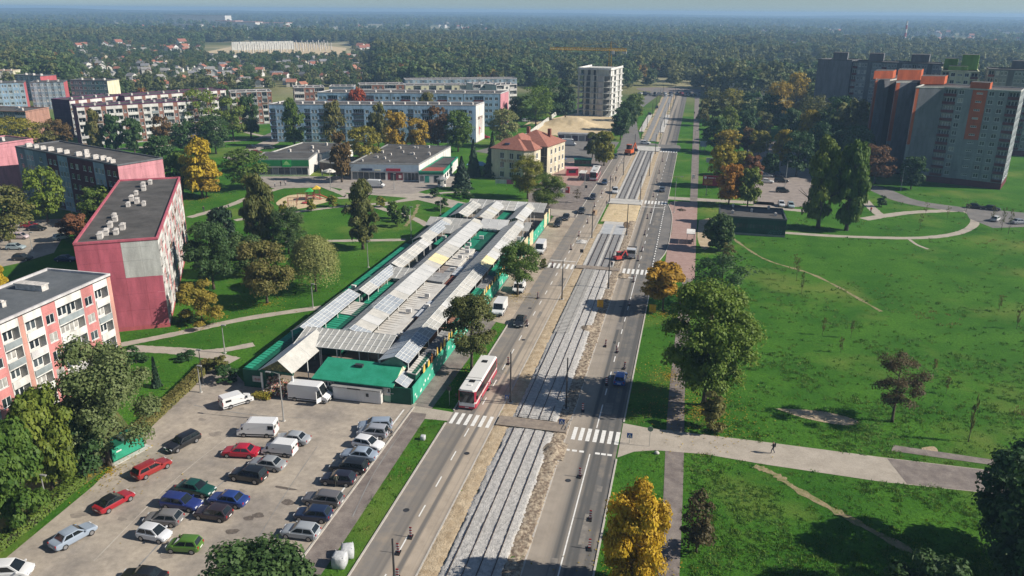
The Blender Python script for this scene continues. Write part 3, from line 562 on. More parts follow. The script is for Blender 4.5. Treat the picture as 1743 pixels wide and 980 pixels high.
# --- around the middle-distance blocks
rows=[('yellow tree in front of the dark red block, the brightest in the group',345,338,236,62,'oval','yellow'),('orange-yellow lower tree in front of the yellow one',352,336,275,60,'round','gold'),('green tree at the left of the yellow pair',312,330,262,54,'round','green'),
('round green tree between the yellow pair and the green-signed shop',420,322,255,84,'round','green'),('dark green tree behind the dark red block roof',278,305,232,54,'round','dark'),
('hanging green willow-like tree in front of the dark red block',82,378,288,66,'round','bright'),('pale olive tree at the left edge below the dark red block',18,418,318,100,'wide','olive'),('dark green tree against the dark red block gable',170,382,320,66,'round','green'),('orange-tipped bush beside the left car park',128,410,362,52,'bush','russet'),
('olive tree at the left edge in front of the brown gable block',30,268,200,90,'round','yg'),('second olive tree right of the left-edge one',72,262,210,60,'round','olive'),('orange-green tree at the corner of the white-and-brown block',102,258,204,46,'round','russet'),('yellow bush peeking out at the left edge',2,500,452,30,'bush','yellow'),
('tall thin poplar first in front of the white-and-brown block',166,262,186,30,'poplar','olive'),('dark poplar second in front of the white-and-brown block',198,262,192,36,'poplar','dark'),('third green tree in front of the white-and-brown block',230,262,202,36,'oval','dark'),('orange tree fourth in front of the white-and-brown block',280,256,200,36,'oval','russet'),('dark round tree fifth in front of the white-and-brown block',318,262,208,52,'round','dark'),('dark green tree sixth in front of the white-and-brown block',368,262,196,54,'round','dark'),('tall green tree right of the white-and-brown block',398,240,168,50,'oval','green'),
('green tree between the white-and-brown block and the blue-white block',428,236,160,34,'oval','dark'),('bright green tree behind the white-and-brown block',345,232,152,70,'round','bright'),
('left tall poplar in front of the long pale blue block',502,250,168,42,'poplar','green'),('right tall poplar in front of the long pale blue block',570,254,168,42,'poplar','olive'),('yellow-and-green round tree in front of the pale blue block',622,286,216,62,'round','yg'),('slim olive tree third in front of the pale blue block',645,254,180,34,'oval','olive'),('golden tree with dense crown in front of the pale blue block',674,262,188,46,'oval','gold'),('orange-yellow tree right of the golden one',712,260,202,40,'oval','gold'),('brown-green thin tree left of the green one by the mural gable',746,256,184,40,'oval','russet'),('round green tree beside the mural gable',780,258,190,50,'round','green'),
('grey birch right of the mural gable',858,250,186,54,'round','silver'),('bare pale tree between the two shops',582,310,230,38,'oval','russet'),('red-leaved tree between the two pale blue blocks',610,215,152,34,'round','red'),('small dark tree between the pale blue blocks',728,218,158,30,'round','olive'),
('large fresh green tree left of the unfinished tower',912,215,148,66,'round','bright'),('large dark green tree behind the fresh green one',935,205,132,70,'round','dark'),('green tree at the pink gable of the rear blue block',880,212,165,30,'round','dark'),
('dark tree at the left of the unfinished tower',962,205,138,36,'oval','spruce'),('yellow-green roadside tree below the construction yard',1028,282,222,36,'oval','yg'),('slim green tree beside the yellow-green roadside one',1008,268,226,24,'oval','olive'),
('green roadside tree by the far bend of the avenue, nearest',1056,238,186,36,'round','dark'),('green roadside tree by the far bend, second',1068,222,172,38,'round','dark'),('green roadside tree by the far bend, third',1080,206,160,34,'round','green')]
for lb,x,y,t,w,k,c in rows: ptree(lb,x,y,t,w,k,c,n=5000,leaf=.33,clear=.1 if k!='poplar' else .03)
rr=[(1240,350,282,52,'round','orange','brightest orange tree behind the billboard'),(1272,352,288,44,'round','green','green tree beside the bright orange one'),(1228,318,248,48,'round','gold','orange and green tree behind the billboard, second'),(1278,318,266,38,'round','russet','reddish tree by the car park'),(1262,300,258,44,'round','yg','yellow-green tree between the orange trees and the car park'),
(1238,262,222,50,'round','gold','orange-topped tree right of the far footpath'),(1272,262,220,30,'oval','russet','rust coloured slim tree in the middle of the grove'),(1290,266,224,40,'round','yg','yellow-green round tree in the middle of the grove'),(1215,258,200,46,'round','dark','black-green tree beside the far footpath'),
(1212,205,156,48,'round','olive','dark round tree with yellow top by the far footpath'),(1244,208,152,46,'round','yg','yellow-tipped round tree second from the far footpath'),(1278,212,158,44,'round','dark','dark tree third from the far footpath'),(1238,244,184,34,'oval','green','slim dark green tree inside the grove'),(1268,240,186,36,'oval','dark','dark oval tree inside the grove'),(1296,236,190,34,'oval','olive','olive oval tree inside the grove'),(1310,225,162,50,'round','dark','dark tree under the white houses'),
(1322,205,140,48,'round','gold','yellow tree at the right of the white houses'),(1352,196,124,42,'round','gold','golden tree between the white houses and the grey towers'),(1342,250,184,40,'poplar','dark','dark slim conifer-like tree on the grove\'s right'),(1378,240,164,60,'round','olive','olive tree in front of the grey towers'),(1372,262,188,38,'round','gold','gold-leaved tree in front of the grey towers'),(1418,252,166,60,'round','dark','dark tree at the foot of the grey towers'),(1448,262,172,50,'round','olive','olive-dark tree second at the foot of the grey towers'),(1330,282,222,36,'round','gold','small golden tree at the back of the car park'),(1355,300,226,60,'round','dark','dark tree at the back of the car park'),(1400,292,210,64,'round','dark','dark tree behind the tall poplars'),(1448,300,214,60,'round','dark','dark tree left of the orange tower'),(1488,312,248,66,'round','russet','dim russet tree at the foot of the orange tower'),(1550,322,268,44,'round','dark','dark tree at the orange tower\'s blank wall'),(1196,214,172,26,'bush','olive','low shrub at the far end of the footpath'),(1310,300,262,30,'round','dark','dark tree over the car park row')]
for x,y,t,w,k,c,lb in rr: ptree(lb,x,y,t,w,k,c,n=5000,leaf=.33,clear=.1)
# clipped hedge along the car park
hb=smooth([(-66.0,40),(-65.4,53),(-66.2,66.5)],5); hb2=smooth([(-67.0,77),(-68.6,90),(-70.2,98.5)],5)
for pl,lb in ((hb,'long clipped hedge along the left side of the car park, near part'),(hb2,'long clipped hedge along the left side of the car park beyond the green container')):
    rng=np.random.default_rng(5); A=np.array(pl); n=5200; t=rng.uniform(0,len(A)-1.001,n); i=t.astype(int); f=(t-i)[:,None]; c=A[i]*(1-f)+A[i+1]*f
    off=rng.uniform(-.75,.75,n); z=rng.uniform(.05,1.15,n); top=rng.uniform(0,1,n)<.5; z=np.where(top,1.1+rng.normal(0,.07,n),z); off=np.where(top,off,np.sign(off)*.75)
    C=np.stack([c[:,0]+off,c[:,1],z],1); Nn=np.stack([np.where(top,0,np.sign(off)),np.zeros(n),np.where(top,1.0,.2)],1); V_,F_=leaf_quads(C,Nn,.15,rng)
    h=thing('hedge',lb,'hedge',(0,0,0)); part('foliage',npmesh('hedge_leaves',V_,F_,LM['green'] if lb.endswith('near part') else LM['olive']),h)
    part('stem',MB().prism(ribbon(pl,1.2),0,.95).mesh('hedge_core',mat('hedge_twigs',(.03,.035,.012),.95,var=.3,scale=4)),h)
# ---------------------------------------------------------------- panel buildings
m_core=mat('joint_dark',(.05,.05,.05),.9,var=0)
m_roof=mat('roof_felt',(.06,.057,.053),.9,c2=(.11,.103,.097),scale=.25,fine=.2)
m_roofb=mat('roof_felt_bluish',(.085,.095,.105),.9,c2=(.125,.135,.145),scale=.2,fine=.15)
m_frame=mat('window_frame',(.72,.72,.70),.5,var=.05)
G_=[glass('pane_dark',(.02,.028,.035)),glass('pane_mid',(.06,.075,.085)),mat('pane_curtain',(.34,.33,.31),.25,var=.3,scale=1.2,spec=.6)]
def pm(name,c,**k):   # rendered facade panel with rain streaks
    d=dict(rough=.85,scale=.7,var=.2,fine=.14,bump=.08,bscale=5,sc=(1,1,.25)); d.update(k); return mat('panel_'+name,c,**d)
PC=dict(white=pm('white',(.62,.60,.57)),pink=pm('pink',(.50,.20,.19)),salmon=pm('salmon',(.52,.27,.22)),crimson=pm('crimson',(.43,.105,.14)),lgrey=pm('light_grey',(.46,.46,.43)),orange=pm('orange',(.42,.10,.03)),
 rose=pm('rose',(.50,.22,.25)),wine=pm('wine',(.085,.012,.022)),sky=pm('sky_blue',(.28,.36,.43)),slate=pm('slate',(.15,.2,.25)),brick=pm('brown_pebble',(.24,.115,.085)),brickl=pm('brown_gable',(.36,.2,.15)),
 ice_shade=pm('ice_blue_shaded',(.27,.39,.53)),teal=pm('teal',(.10,.20,.22)),cream=pm('cream',(.62,.58,.42)),grey=pm('tower_grey',(.23,.25,.265)),greyd=pm('tower_grey_dark',(.12,.125,.135)),greyg=pm('tower_gable',(.165,.17,.19)),ored=pm('tower_orange',(.44,.10,.035)),maroon=pm('maroon',(.12,.03,.03)),lime=pm('lime',(.16,.28,.06)),yellow=pm('yellow_render',(.53,.48,.36)),plum=pm('plum',(.10,.03,.08)),purple=pm('shade_white',(.5,.48,.48)),rosered=pm('rose_red',(.42,.10,.11)))  # ice: pale blue, deepened to hold the bluish shade of the fronts
m_par=[PC['white'],PC['white'],PC['purple'],mat('parapet_brown',(.14,.09,.06),.7,var=.2),mat('parapet_glass',(.25,.28,.29),.3,var=.2),PC['white']]
_pc={}
def panel_mesh(w,h,m_,holes=()):
    k=('p',round(w,2),round(h,2),m_.name,tuple(holes))
    if k in _pc: return _pc[k]
    b=MB(); g=.012; t=.16; x0,x1,z0,z1=g,w-g,g,h-g
    if not holes: b.box(x0,0,z0,x1,t,z1)
    else:
        xs=[x0]
        for (a,c,d,e) in holes: xs+=[a,c]
        xs.append(x1); d=holes[0][2]; e=holes[0][3]
        b.box(x0,0,z0,x1,t,d); b.box(x0,0,e,x1,t,z1)
        for i in range(0,len(xs),2):
            if xs[i+1]-xs[i]>.02: b.box(xs[i],0,d,xs[i+1],t,e,skip='tb')
    _pc[k]=b.mesh('panel',m_); return _pc[k]
def win_mesh(w,h,gm,split=2):
    k=('w',round(w,2),round(h,2),gm.name if gm else None,split)
    if k in _pc: return _pc[k]
    b=MB(); f=.075
    b.box(0,.07,0,w,.13,f); b.box(0,.07,h-f,w,.13,h); b.box(0,.07,f,f,.13,h-f,skip='tb'); b.box(w-f,.07,f,w,.13,h-f,skip='tb')
    for i in range(1,split): b.box(w*i/split-.04,.075,f,w*i/split+.04,.125,h-f,skip='tb')
    b.box(-.06,-.05,-.05,w+.06,.1,.0)
    if gm: b.poly([(f,.11,f),(w-f,.11,f),(w-f,.11,h-f),(f,.11,h-f)],1)
    _pc[k]=b.mesh('window',[m_frame,gm] if gm else m_frame); return _pc[k]
def pane_mesh(w,h,gm):
    k=('g',round(w,2),round(h,2),gm.name)
    if k not in _pc: _pc[k]=MB().poly([(.075,.11,.075),(w-.075,.11,.075),(w-.075,.11,h-.075),(.075,.11,h-.075)]).mesh('pane',gm)
    return _pc[k]
def log_mesh(w,h,wall,par,dep):
    k=('l',round(w,2),round(h,2),wall.name,par.name,dep)
    if k in _pc: return _pc[k]
    b=MB(); g=.01
    b.poly([(0,dep,0),(w,dep,0),(w,dep,h),(0,dep,h)],0)                       # back wall
    b.box(g,0,0,.14,dep,h,0); b.box(w-.14,0,0,w-g,dep,h,0)                     # side walls
    b.box(.14,-.06,0,w-.14,dep,.16,0)                                         # slab
    b.box(.1,-.12,.2,w-.1,-.06,1.08,1); b.box(.08,-.14,1.08,w-.08,-.04,1.14,0) # parapet and rail
    _pc[k]=b.mesh('balcony',[wall,par]); return _pc[k]
def logwin_mesh(w,h,gm,dep):
    k=('lw',round(w,2),round(h,2),gm.name,dep)
    if k in _pc: return _pc[k]
    b=MB(); y=dep-.03; x=.3; n=max(2,int((w-.6)/.75)); s=(w-.6)/n
    for i in range(n):
        z0=.9 if i%3 else .2
        b.box(x+i*s+.02,y-.04,z0,x+(i+1)*s-.02,y+.02,min(h-.3,2.4),1,skip='k'); b.poly([(x+i*s+.1,y-.045,z0+.08),(x+(i+1)*s-.1,y-.045,z0+.08),(x+(i+1)*s-.1,y-.045,min(h-.3,2.4)-.08),(x+i*s+.1,y-.045,min(h-.3,2.4)-.08)],0)
    _pc[k]=b.mesh('balcony_window',[gm,m_frame]); return _pc[k]
def face(bt,p0,p1,zb,rows,cols,near=False,rng=None,dep=1.1,attic=None,par=None,zoff=0):
    """one facade from p0 to p1 (outside on the right-hand side seen from above going p0->p1... outward = local -y)
    rows: list of storey heights from zb up; cols: list of (width,kind,colour[,colour for odd rows])"""
    d=Vector((p1[0]-p0[0],p1[1]-p0[1])); Ln=d.length; a=math.atan2(d.y,d.x); tot=sum(c[0] for c in cols); k=Ln/tot; x=0; rng=rng or random
    for c in cols:
        w=c[0]*k; kind=c[1]; z=zb
        px_=p0[0]+math.cos(a)*x; py_=p0[1]+math.sin(a)*x
        for ri,h in enumerate(rows):
            m_=PC[c[2]] if len(c)<4 or ri%2==0 else PC[c[3]]
            if len(c)>4 and ri>=len(rows)-c[5]: m_=PC[c[4]]
            loc=(px_,py_,z)
            at=attic and ri==len(rows)-1
            if at or kind=='b' or h<1.6: part('wall_panel',panel_mesh(w,h,m_),bt,loc,a)
            elif kind=='l':
                pr=par or rng.choice(m_par); o=part('balcony',log_mesh(w,h,m_,pr,dep),bt,loc,a); part('balcony_window',logwin_mesh(w,h,rng.choice(G_[:2]+[G_[2]]),dep),o)
            else:
                n={'w':1,'ww':2,'s':1,'www':3}[kind]; ww=min(1.45,w*.62/n) if kind!='s' else min(1.7,w*.7); wh=1.35 if kind!='s' else .55; z0=.95 if kind!='s' else 1.3; gap=(w-n*ww)/(n+1)
                hs=tuple((round(gap+i*(ww+gap),3),round(gap+i*(ww+gap)+ww,3),z0,z0+wh) for i in range(n))
                part('wall_panel',panel_mesh(w,h,m_,hs),bt,loc,a)
                for (xa,xb,q,e) in hs:
                    gm=rng.choices(G_,(5,3,2))[0]; L2=(loc[0]+math.cos(a)*xa,loc[1]+math.sin(a)*xa,z+q); sp=2 if kind!='s' else 3
                    if near:
                        o=part('window',win_mesh(xb-xa,wh,None,sp),bt,L2,a); part('pane',pane_mesh(xb-xa,wh,gm),o)
                    else: part('window',win_mesh(xb-xa,wh,gm,sp),bt,L2,a)
            z+=h
        x+=w
def inset(pts,d):
    n=len(pts); out=[]
    for i in range(n):
        p=Vector(pts[i]); e0=(p-Vector(pts[i-1])).normalized(); e1=(Vector(pts[(i+1)%n])-p).normalized(); n0=Vector((-e0.y,e0.x)); n1=Vector((-e1.y,e1.x)); b=(n0+n1)
        out.append(p+b*(d/max(.3,b.length_squared/2)))
    return [(q.x,q.y) for q in out]
_ch=MB().box(-.45,-.9,0,.45,.9,1.0).box(-.55,-1.0,1.0,.55,1.0,1.12).box(-.3,-.7,1.12,.3,.7,1.3).mesh('chimney',mat('chimney_render',(.5,.47,.44),.85,var=.25,scale=2))
_ch2=MB().box(-.6,-2.2,0,.6,2.2,.8).box(-.72,-2.3,.8,.72,2.3,.95).mesh('chimney',mat('chimney_render',(0,0,0)))
def building(name,label,pts,H,faces,rows,core_in=.17,roof=m_roof,chim=(),rim='white',cat='building',near=False,base=None,seed=1,attic=None,par=None,dep=1.1,group=None,smallch=False):
    """pts: footprint, counter-clockwise; faces: one column list per edge (None = plain panels)"""
    cx=sum(p[0] for p in pts)/len(pts); cy=sum(p[1] for p in pts)/len(pts)
    FOOTS.append(pts); bt=thing(name,label,cat,(cx,cy,0),0,group); lp=[(p[0]-cx,p[1]-cy) for p in pts]; rng=random.Random(seed); zb=base[0] if base else .3
    k=(H-zb)/sum(rows); rows=[r*k for r in rows]
    b=MB().prism(inset(lp,core_in),0,H-.02); part('core',b.mesh('core',m_core),bt)
    part('plinth',MB().prism(lp,0,zb,skipb=True).mesh('plinth',base[1] if base else m_concd),bt)
    for i,cols in enumerate(faces):
        if not cols: continue
        face(bt,lp[i],lp[(i+1)%len(lp)],zb,rows,cols,near,rng,dep,attic,par)
    r=MB().prism(inset(lp,-.06),H,H+.12); ins=inset(lp,.25); n=len(lp); out=inset(lp,-.06)
    rf=part('roof',r.mesh('roof',roof),bt)
    q=MB()
    for i in range(n):
        j=(i+1)%n; q.poly([(*out[i],H+.45),(*out[j],H+.45),(*ins[j],H+.45),(*ins[i],H+.45)]); q.poly([(*out[i],H+.0),(*out[j],H+.0),(*out[j],H+.45),(*out[i],H+.45)]); q.poly([(*ins[j],H+.1),(*ins[i],H+.1),(*ins[i],H+.45),(*ins[j],H+.45)])
    part('roof_edge',q.mesh('roof_edge',PC[rim] if isinstance(rim,str) else rim),rf)
    for (u,v,s) in chim:   # u along the first edge, v along the last edge (0..1)
        e1=Vector(lp[1])-Vector(lp[0]); e2=Vector(lp[-1])-Vector(lp[0]); p=Vector(lp[0])+e1*u+e2*v; part('chimney',_ch2 if s>=2 else _ch,rf,(p.x,p.y,H+.1),math.atan2(e2.y,e2.x)-math.pi/2,scale=(1,1,1) if s>=2 else (s*.72,s*.72,s*.72))
    return bt
def quad(a,b_,D):
    """footprint: front edge a->b (world), depth D behind it"""
    a=Vector(a);b_=Vector(b_); d=(b_-a).normalized(); n=Vector((-d.y,d.x)); return [tuple(a),tuple(b_),tuple(b_+n*D),tuple(a+n*D)]
def skew(a,b_,dx,dy): return [tuple(a),tuple(b_),(b_[0]+dx,b_[1]+dy),(a[0]+dx,a[1]+dy)]
def gz(l,z): return [G(x,y,z) for x,y in l]
FL=[2.75]*5
# near pink-and-white block (its long front faces the car park)
colA=[]
for i in range(3): colA+=[(3.2,'l','white'),(2.5,'w','pink'),(5.0,'l','white'),(2.5,'w','pink'),(3.0,'l','white'),(.8,'b','salmon')]
fA=quad((-82.4,46.0),(-82.4,95.0),10.8)
A_=building('apartment_block','near pink and white panel block with stacked loggias at the left edge',fA,14.6,[colA,[(3.6,'b','rose')]*3,None,[(3.6,'b','rose')]*3],FL+[1.2],1.3,m_roofb,[(.42,.55,2),(.62,.5,2),(.7,.45,1),(.84,.58,2),(.3,.5,2)],'purple',near=True,seed=3,attic=True)
# block with the crimson gable
a0,a1=G(125,418,15.6),G(268,408,15.6); dB=(Vector(a1)-Vector(a0)).normalized(); nB=Vector((-dB.y,dB.x)); a1=tuple(Vector(a0)+dB*12.6)
fB=[a0,a1,tuple(Vector(a1)+nB*53),tuple(Vector(a0)+nB*53)]
colB=[]
for i in range(5): colB+=[(2.6,'l','white'),(2.2,'w','pink','white'),(2.9,'l','white'),(2.0,'w','white','pink'),(.5,'b','rose')]
B_=building('apartment_block','tall panel block with a crimson gable partly patched in light grey',fB,15.6,[[(3.4,'b','crimson'),(3.5,'b','crimson'),(2.9,'b','crimson','crimson','lgrey',3),(2.8,'b','crimson','crimson','lgrey',3)],colB,None,[(5,'w','rose'),(5,'w','crimson')]*4],[3.0]*4+[2.4,1.0],1.3,m_roof,[(.28,.06,1.2),(.33,.1,1.2),(.45,.1,1.1),(.5,.16,1.2),(.32,.2,1.1),(.34,.28,1.1),(.3,.33,1),(.4,.5,1),(.5,.55,1.2),(.4,.6,1.2),(.62,.5,1),(.42,.7,1),(.5,.78,1.2),(.46,.85,1.2),(.55,.9,1.1)],'crimson',near=True,seed=5,attic=True,base=(.7,PC['rosered']))
# dark red block with blue stair strips, pink gable
cC=gz([(26,251),(200,283)],15.0); colC=[(3.2,'w','slate'),(2.8,'www','sky'),(4.5,'w','slate'),(3.5,'ww','wine'),(3.2,'www','sky'),(4,'ww','wine'),(4,'ww','wine'),(3.2,'www','sky'),(4,'ww','wine')]
building('apartment_block','dark red panel block with pale blue stair strips and a pink gable',quad(cC[0],cC[1],12.5),15.0,[colC,[(3.1,'b','rose')]*4,None,[(3.1,'b','slate')]*4],FL+[1.0],.17,m_roof,[(.05,.2,1.2),(.12,.22,1),(.2,.2,1.1),(.28,.2,1.2),(.36,.22,1.1),(.44,.2,1.1),(.5,.5,1),(.56,.2,1.2),(.63,.22,1.1),(.72,.2,1.2),(.78,.22,1.2),(.84,.2,1.1),(.9,.14,1)],'greyd',seed=6,attic=True,near=True)
d1=gz([(-60,254),(56,238)],15.0)
building('apartment_block','pink gabled block cut off by the left edge behind the dark red one',quad(d1[0],d1[1],13),15.0,[[(3.5,'b','rose')]*7,[(3.2,'b','rose')]*4,None,None],FL+[1.0],.17,m_roof,[(.5,.4,1.2),(.7,.4,1.2)],'rose',seed=7,attic=True)
e1=gz([(43,191),(83,184)],13.5)
building('apartment_block','brown pebble-dash gable block at the left edge',quad(e1[0],e1[1],46),13.5,[[(3.5,'b','brickl')]*4,None,None,[(4,'w','greyd'),(4,'l','slate')]*5],FL[:4]+[2.2],1.3,m_roof,[(.3,.1,1.2),(.6,.2,1.2),(.4,.5,1)],'brickl',seed=8)
# long white and brown block
f1=gz([(130,183),(372,170)],15.2); colF=[]
for i in range(4): colF+=[(3.0,'l','white'),(1.9,'w','brick'),(4.4,'l','white'),(1.9,'w','brick'),(3.0,'l','white'),(.5,'b','white')]
building('apartment_block','long five-storey white and brown block with loggias and a plum gable',quad(f1[0],f1[1],11.5),15.2,[colF,[(3.8,'b','lgrey')]*3,None,[(3.8,'b','plum')]*3],FL+[1.3],1.3,m_roof,[(u,.35,1.1) for u in np.linspace(.05,.95,12)],'plum',seed=9,attic=True,near=True)
g1=gz([(118,172),(207,163)],15.2)
building('apartment_block','white and brown block showing its top floors behind the long one, left',quad(g1[0],g1[1],11.5),15.2,[colF[:12],None,None,[(3.8,'b','plum')]*3],FL+[1.3],1.3,m_roof,[(u,.35,1.1) for u in (.15,.35,.6,.85)],'plum',seed=10,attic=True)
h1=gz([(212,165),(384,153)],15.2)
building('apartment_block','white and brown block showing its top floors behind the long one, right',quad(h1[0],h1[1],11.5),15.2,[colF,None,None,[(3.8,'b','plum')]*3],FL+[1.3],1.3,m_roof,[(u,.35,1.1) for u in (.1,.25,.4,.55,.7,.85)],'plum',seed=11,attic=True)
# far left row with red gables
def farblock(label,l,z,D,cols,gab,seed,roof=m_roof,rim='greyd'):
    p=gz(l,z); return building('apartment_block',label,quad(p[0],p[1],D),z,[cols,[(3.5,'b',gab)]*3,None,[(3.5,'b',gab)]*3],FL,.17,roof,[(.2,.4,1.2),(.5,.4,1.2),(.8,.4,1.2)],rim,seed=seed)
sl6=[(3,'w','slate'),(3,'ww','sky')]*5
farblock('far block with a tall rose-red gable at the left edge',[(-40,143),(40,141)],15,11,[(3,'ww','ice_shade'),(3,'w','sky')]*4,'rosered',20)
farblock('far slate-blue block with a rose-red gable, second from the left edge',[(50,141),(108,140)],14,11,sl6,'rosered',21)
farblock('far dark block with a small red gable above the slate-blue one',[(25,128),(68,130)],14,11,sl6,'rosered',22)
farblock('far teal block with a pale cream gable',[(118,137),(182,138)],14,12,[(3,'w','teal'),(3,'ww','teal'),(3,'w','slate')]*3,'cream',23)
farblock('far cream villa block with a red roof at the left edge',[(-20,121),(22,121)],11,11,[(3,'w','cream')]*5,'cream',24,mat('roof_tile_far',(.3,.1,.06),.9),'cream')
# pale blue blocks, bluish shade of their fronts worked into the panel colour
n1=gz([(457,178),(810,180)],15.2); colN=[]
for i in range(6): colN+=[(2.0,'l','ice_shade'),(2.4,'ww','ice_shade'),(3.6,'l','ice_shade'),(1.8,'w','ice_shade'),(.9,'b','ice_shade')]
N_=building('apartment_block','long pale blue block with dark loggias and a mural on its white gable',skew(n1[0],n1[1],.4,12.0),15.2,[colN,[(3.9,'b','white')]*3,None,[(3.9,'b','ice_shade')]*3],FL+[1.6],1.3,m_roof,[(u,.3,1) for u in np.linspace(.03,.97,18)],'purple',seed=12,attic=True,par=mat('parapet_dark',(.06,.06,.075),.6,var=.3),near=True)
o1=gz([(540,158),(852,160)],15.2); colO=[]
for i in range(5): colO+=[(3.4,'ww','ice_shade'),(3.6,'l','ice_shade'),(3.4,'ww','ice_shade'),(2.2,'w','ice_shade'),(.4,'b','slate')]
building('apartment_block','second pale blue block behind the first, with a pink gable',skew(o1[0],o1[1],.4,15),15.2,[colO,[(4.3,'b','rose')]*3,None,None],FL+[1.0],1.3,m_roof,[(u,.3,1) for u in np.linspace(.05,.95,12)],'purple',seed=13,attic=True,par=PC['maroon'])
for lb,l,z,cols,gab,s in (('grey-brown block left of the pale blue blocks',[(392,158),(462,156)],15,[(3,'l','white'),(2.4,'w','brick'),(3,'l','lgrey'),(2.4,'w','brick')]*2,'brickl',30),
 ('brown and white block just above the pale blue block, left end',[(500,150),(552,149)],15,[(3,'l','white'),(3,'ww','brick'),(3,'l','white')],'brickl',31),
 ('small brown and white block above the rear pale blue block',[(612,145),(688,144)],15,[(3,'l','white'),(3,'ww','brick'),(3,'l','white'),(2,'w','brick')],'brickl',32),
 ('white stepped block above the pink gable, left one',[(805,144),(842,143)],15,[(3,'l','white'),(2,'w','white'),(3,'l','white')],'white',33),
 ('white stepped block above the pink gable, right one',[(845,146),(880,144)],15,[(3,'l','white'),(2,'w','white'),(3,'l','white')],'white',34),
 ('pale low block between the rear blue block and the forest',[(690,146),(795,145)],11,[(3,'w','cream'),(3,'l','lgrey')]*4,'lgrey',35),
 ('blue-grey low block at the edge of the forest, long',[(690,136),(880,134)],9,[(3,'w','slate'),(3,'w','sky')]*8,'slate',36),
 ('dark blue villa row behind the rear pale blue block',[(560,148),(602,148)],10,[(3,'w','slate')]*5,'slate',37)):
    p=gz(l,z); building('apartment_block',lb,quad(p[0],p[1],11),z,[cols,[(3.6,'b',gab)]*3,None,[(3.6,'b',gab)]*3],[2.75]*max(3,int(z/2.9)),1.3,m_roof,[(.15,.4,1),(.4,.4,1),(.65,.4,1),(.9,.4,1)],'purple',seed=s,group=None)
# mural on the white gable: framed washed-out picture with a red streak (flat paint on the gable)
gA=Vector(N_.location[:2]); pN=skew(n1[0],n1[1],.4,12.0); e=(Vector(pN[2])-Vector(pN[1])); ang=math.atan2(e.y,e.x); q0=Vector(pN[1])-gA
b=MB()
def mur(u0,u1,z0,z1,mi): b.poly([(u0,-.012-.004*mi,z0),(u1,-.012-.004*mi,z0),(u1,-.012-.004*mi,z1),(u0,-.012-.004*mi,z1)],mi)
mur(2.6,9.2,9.2,10.4,1); mur(3.0,9.2,3.2,9.2,0); b.poly([(5.6,-.02,9.9),(7.6,-.02,10.1),(8.0,-.02,7.4),(6.4,-.02,6.6)],2); b.poly([(4.2,-.021,6.4),(5.2,-.021,6.0),(5.0,-.021,2.6),(4.4,-.021,3.0)],3); b.poly([(5.2,-.022,6.1),(6.6,-.022,5.2),(6.2,-.022,4.9),(5.2,-.022,5.2)],3)
part('mural',b.mesh('mural',[mat('mural_pale',(.5,.48,.45),.85,c2=(.38,.37,.36),scale=1.2),mat('mural_brown',(.16,.13,.11),.85),mat('mural_flesh',(.45,.32,.28),.85,c2=(.5,.45,.42),scale=1.5),mat('mural_red',(.38,.05,.05),.85)]),N_,(q0.x,q0.y,0),ang)
# graffiti on the crimson gable
b=MB(); rg=random.Random(4)
for i in range(16):
    u=1.1+i*.16; z=1.55+.25*math.sin(i*1.7); b.bar((u,-.02,z),(u+rg.uniform(-.15,.35),-.02,z+rg.uniform(.15,.6)),.05,.012)
cB=Vector(B_.location[:2]); part('graffiti',b.mesh('graffiti',mat('spray_white',(.6,.6,.6),.8)),B_,(a0[0]-cB.x,a0[1]-cB.y,0),math.atan2(dB.y,dB.x))
# ------------------------------------------------ tower blocks on the right (built from straight-walled sections)
R11=[2.62]*11
def rowf(a,b_): return math.atan2(b_[1]-a[1],b_[0]-a[0])
winT=[(2.6,'l','grey'),(1.7,'w','grey'),(1.2,'b','grey'),(2.8,'s','grey','grey','ored',6),(1.6,'w','grey'),(2.2,'w','grey'),(2.2,'l','grey')]
f0=G(1600,311); fr=G(1704,321)
V0=(76.2,283.4); V1=(95.4,275.2)
def sect(label,pts,H,faces,seed,rim='lgrey',part_of=None,**k):
    return building('apartment_tower',label,pts,H,faces,R11,k.pop('ci',1.3),m_roof,(),rim,seed=seed,base=(2.0,PC['maroon']),par=PC['maroon'],**k)
dV=(Vector(V1)-Vector(V0)).normalized(); nV=Vector((-dV.y,dV.x)); Lb=Vector(V0)+Vector((-9.0,-2.4))
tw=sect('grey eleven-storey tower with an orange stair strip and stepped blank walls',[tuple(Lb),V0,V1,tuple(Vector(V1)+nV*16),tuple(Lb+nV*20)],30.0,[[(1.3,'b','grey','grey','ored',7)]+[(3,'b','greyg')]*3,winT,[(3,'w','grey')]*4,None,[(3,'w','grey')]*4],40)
def addbox(bt,nm,pts,z0,z1,m_,roofm=None):
    cx,cy=bt.location[0],bt.location[1]; o=part(nm,MB().prism([(p[0]-cx,p[1]-cy) for p in pts],z0,z1,0,1).mesh(nm,[m_,roofm or m_roof]),bt); return o
def at_px(x,Y):   # ground point on pixel column x at road distance Y
    lo,hi=-400.,400.
    for _ in range(50):
        mid=(lo+hi)/2
        if P(mid,Y,15)[0]<x: lo=mid
        else: hi=mid
    return (lo,Y)
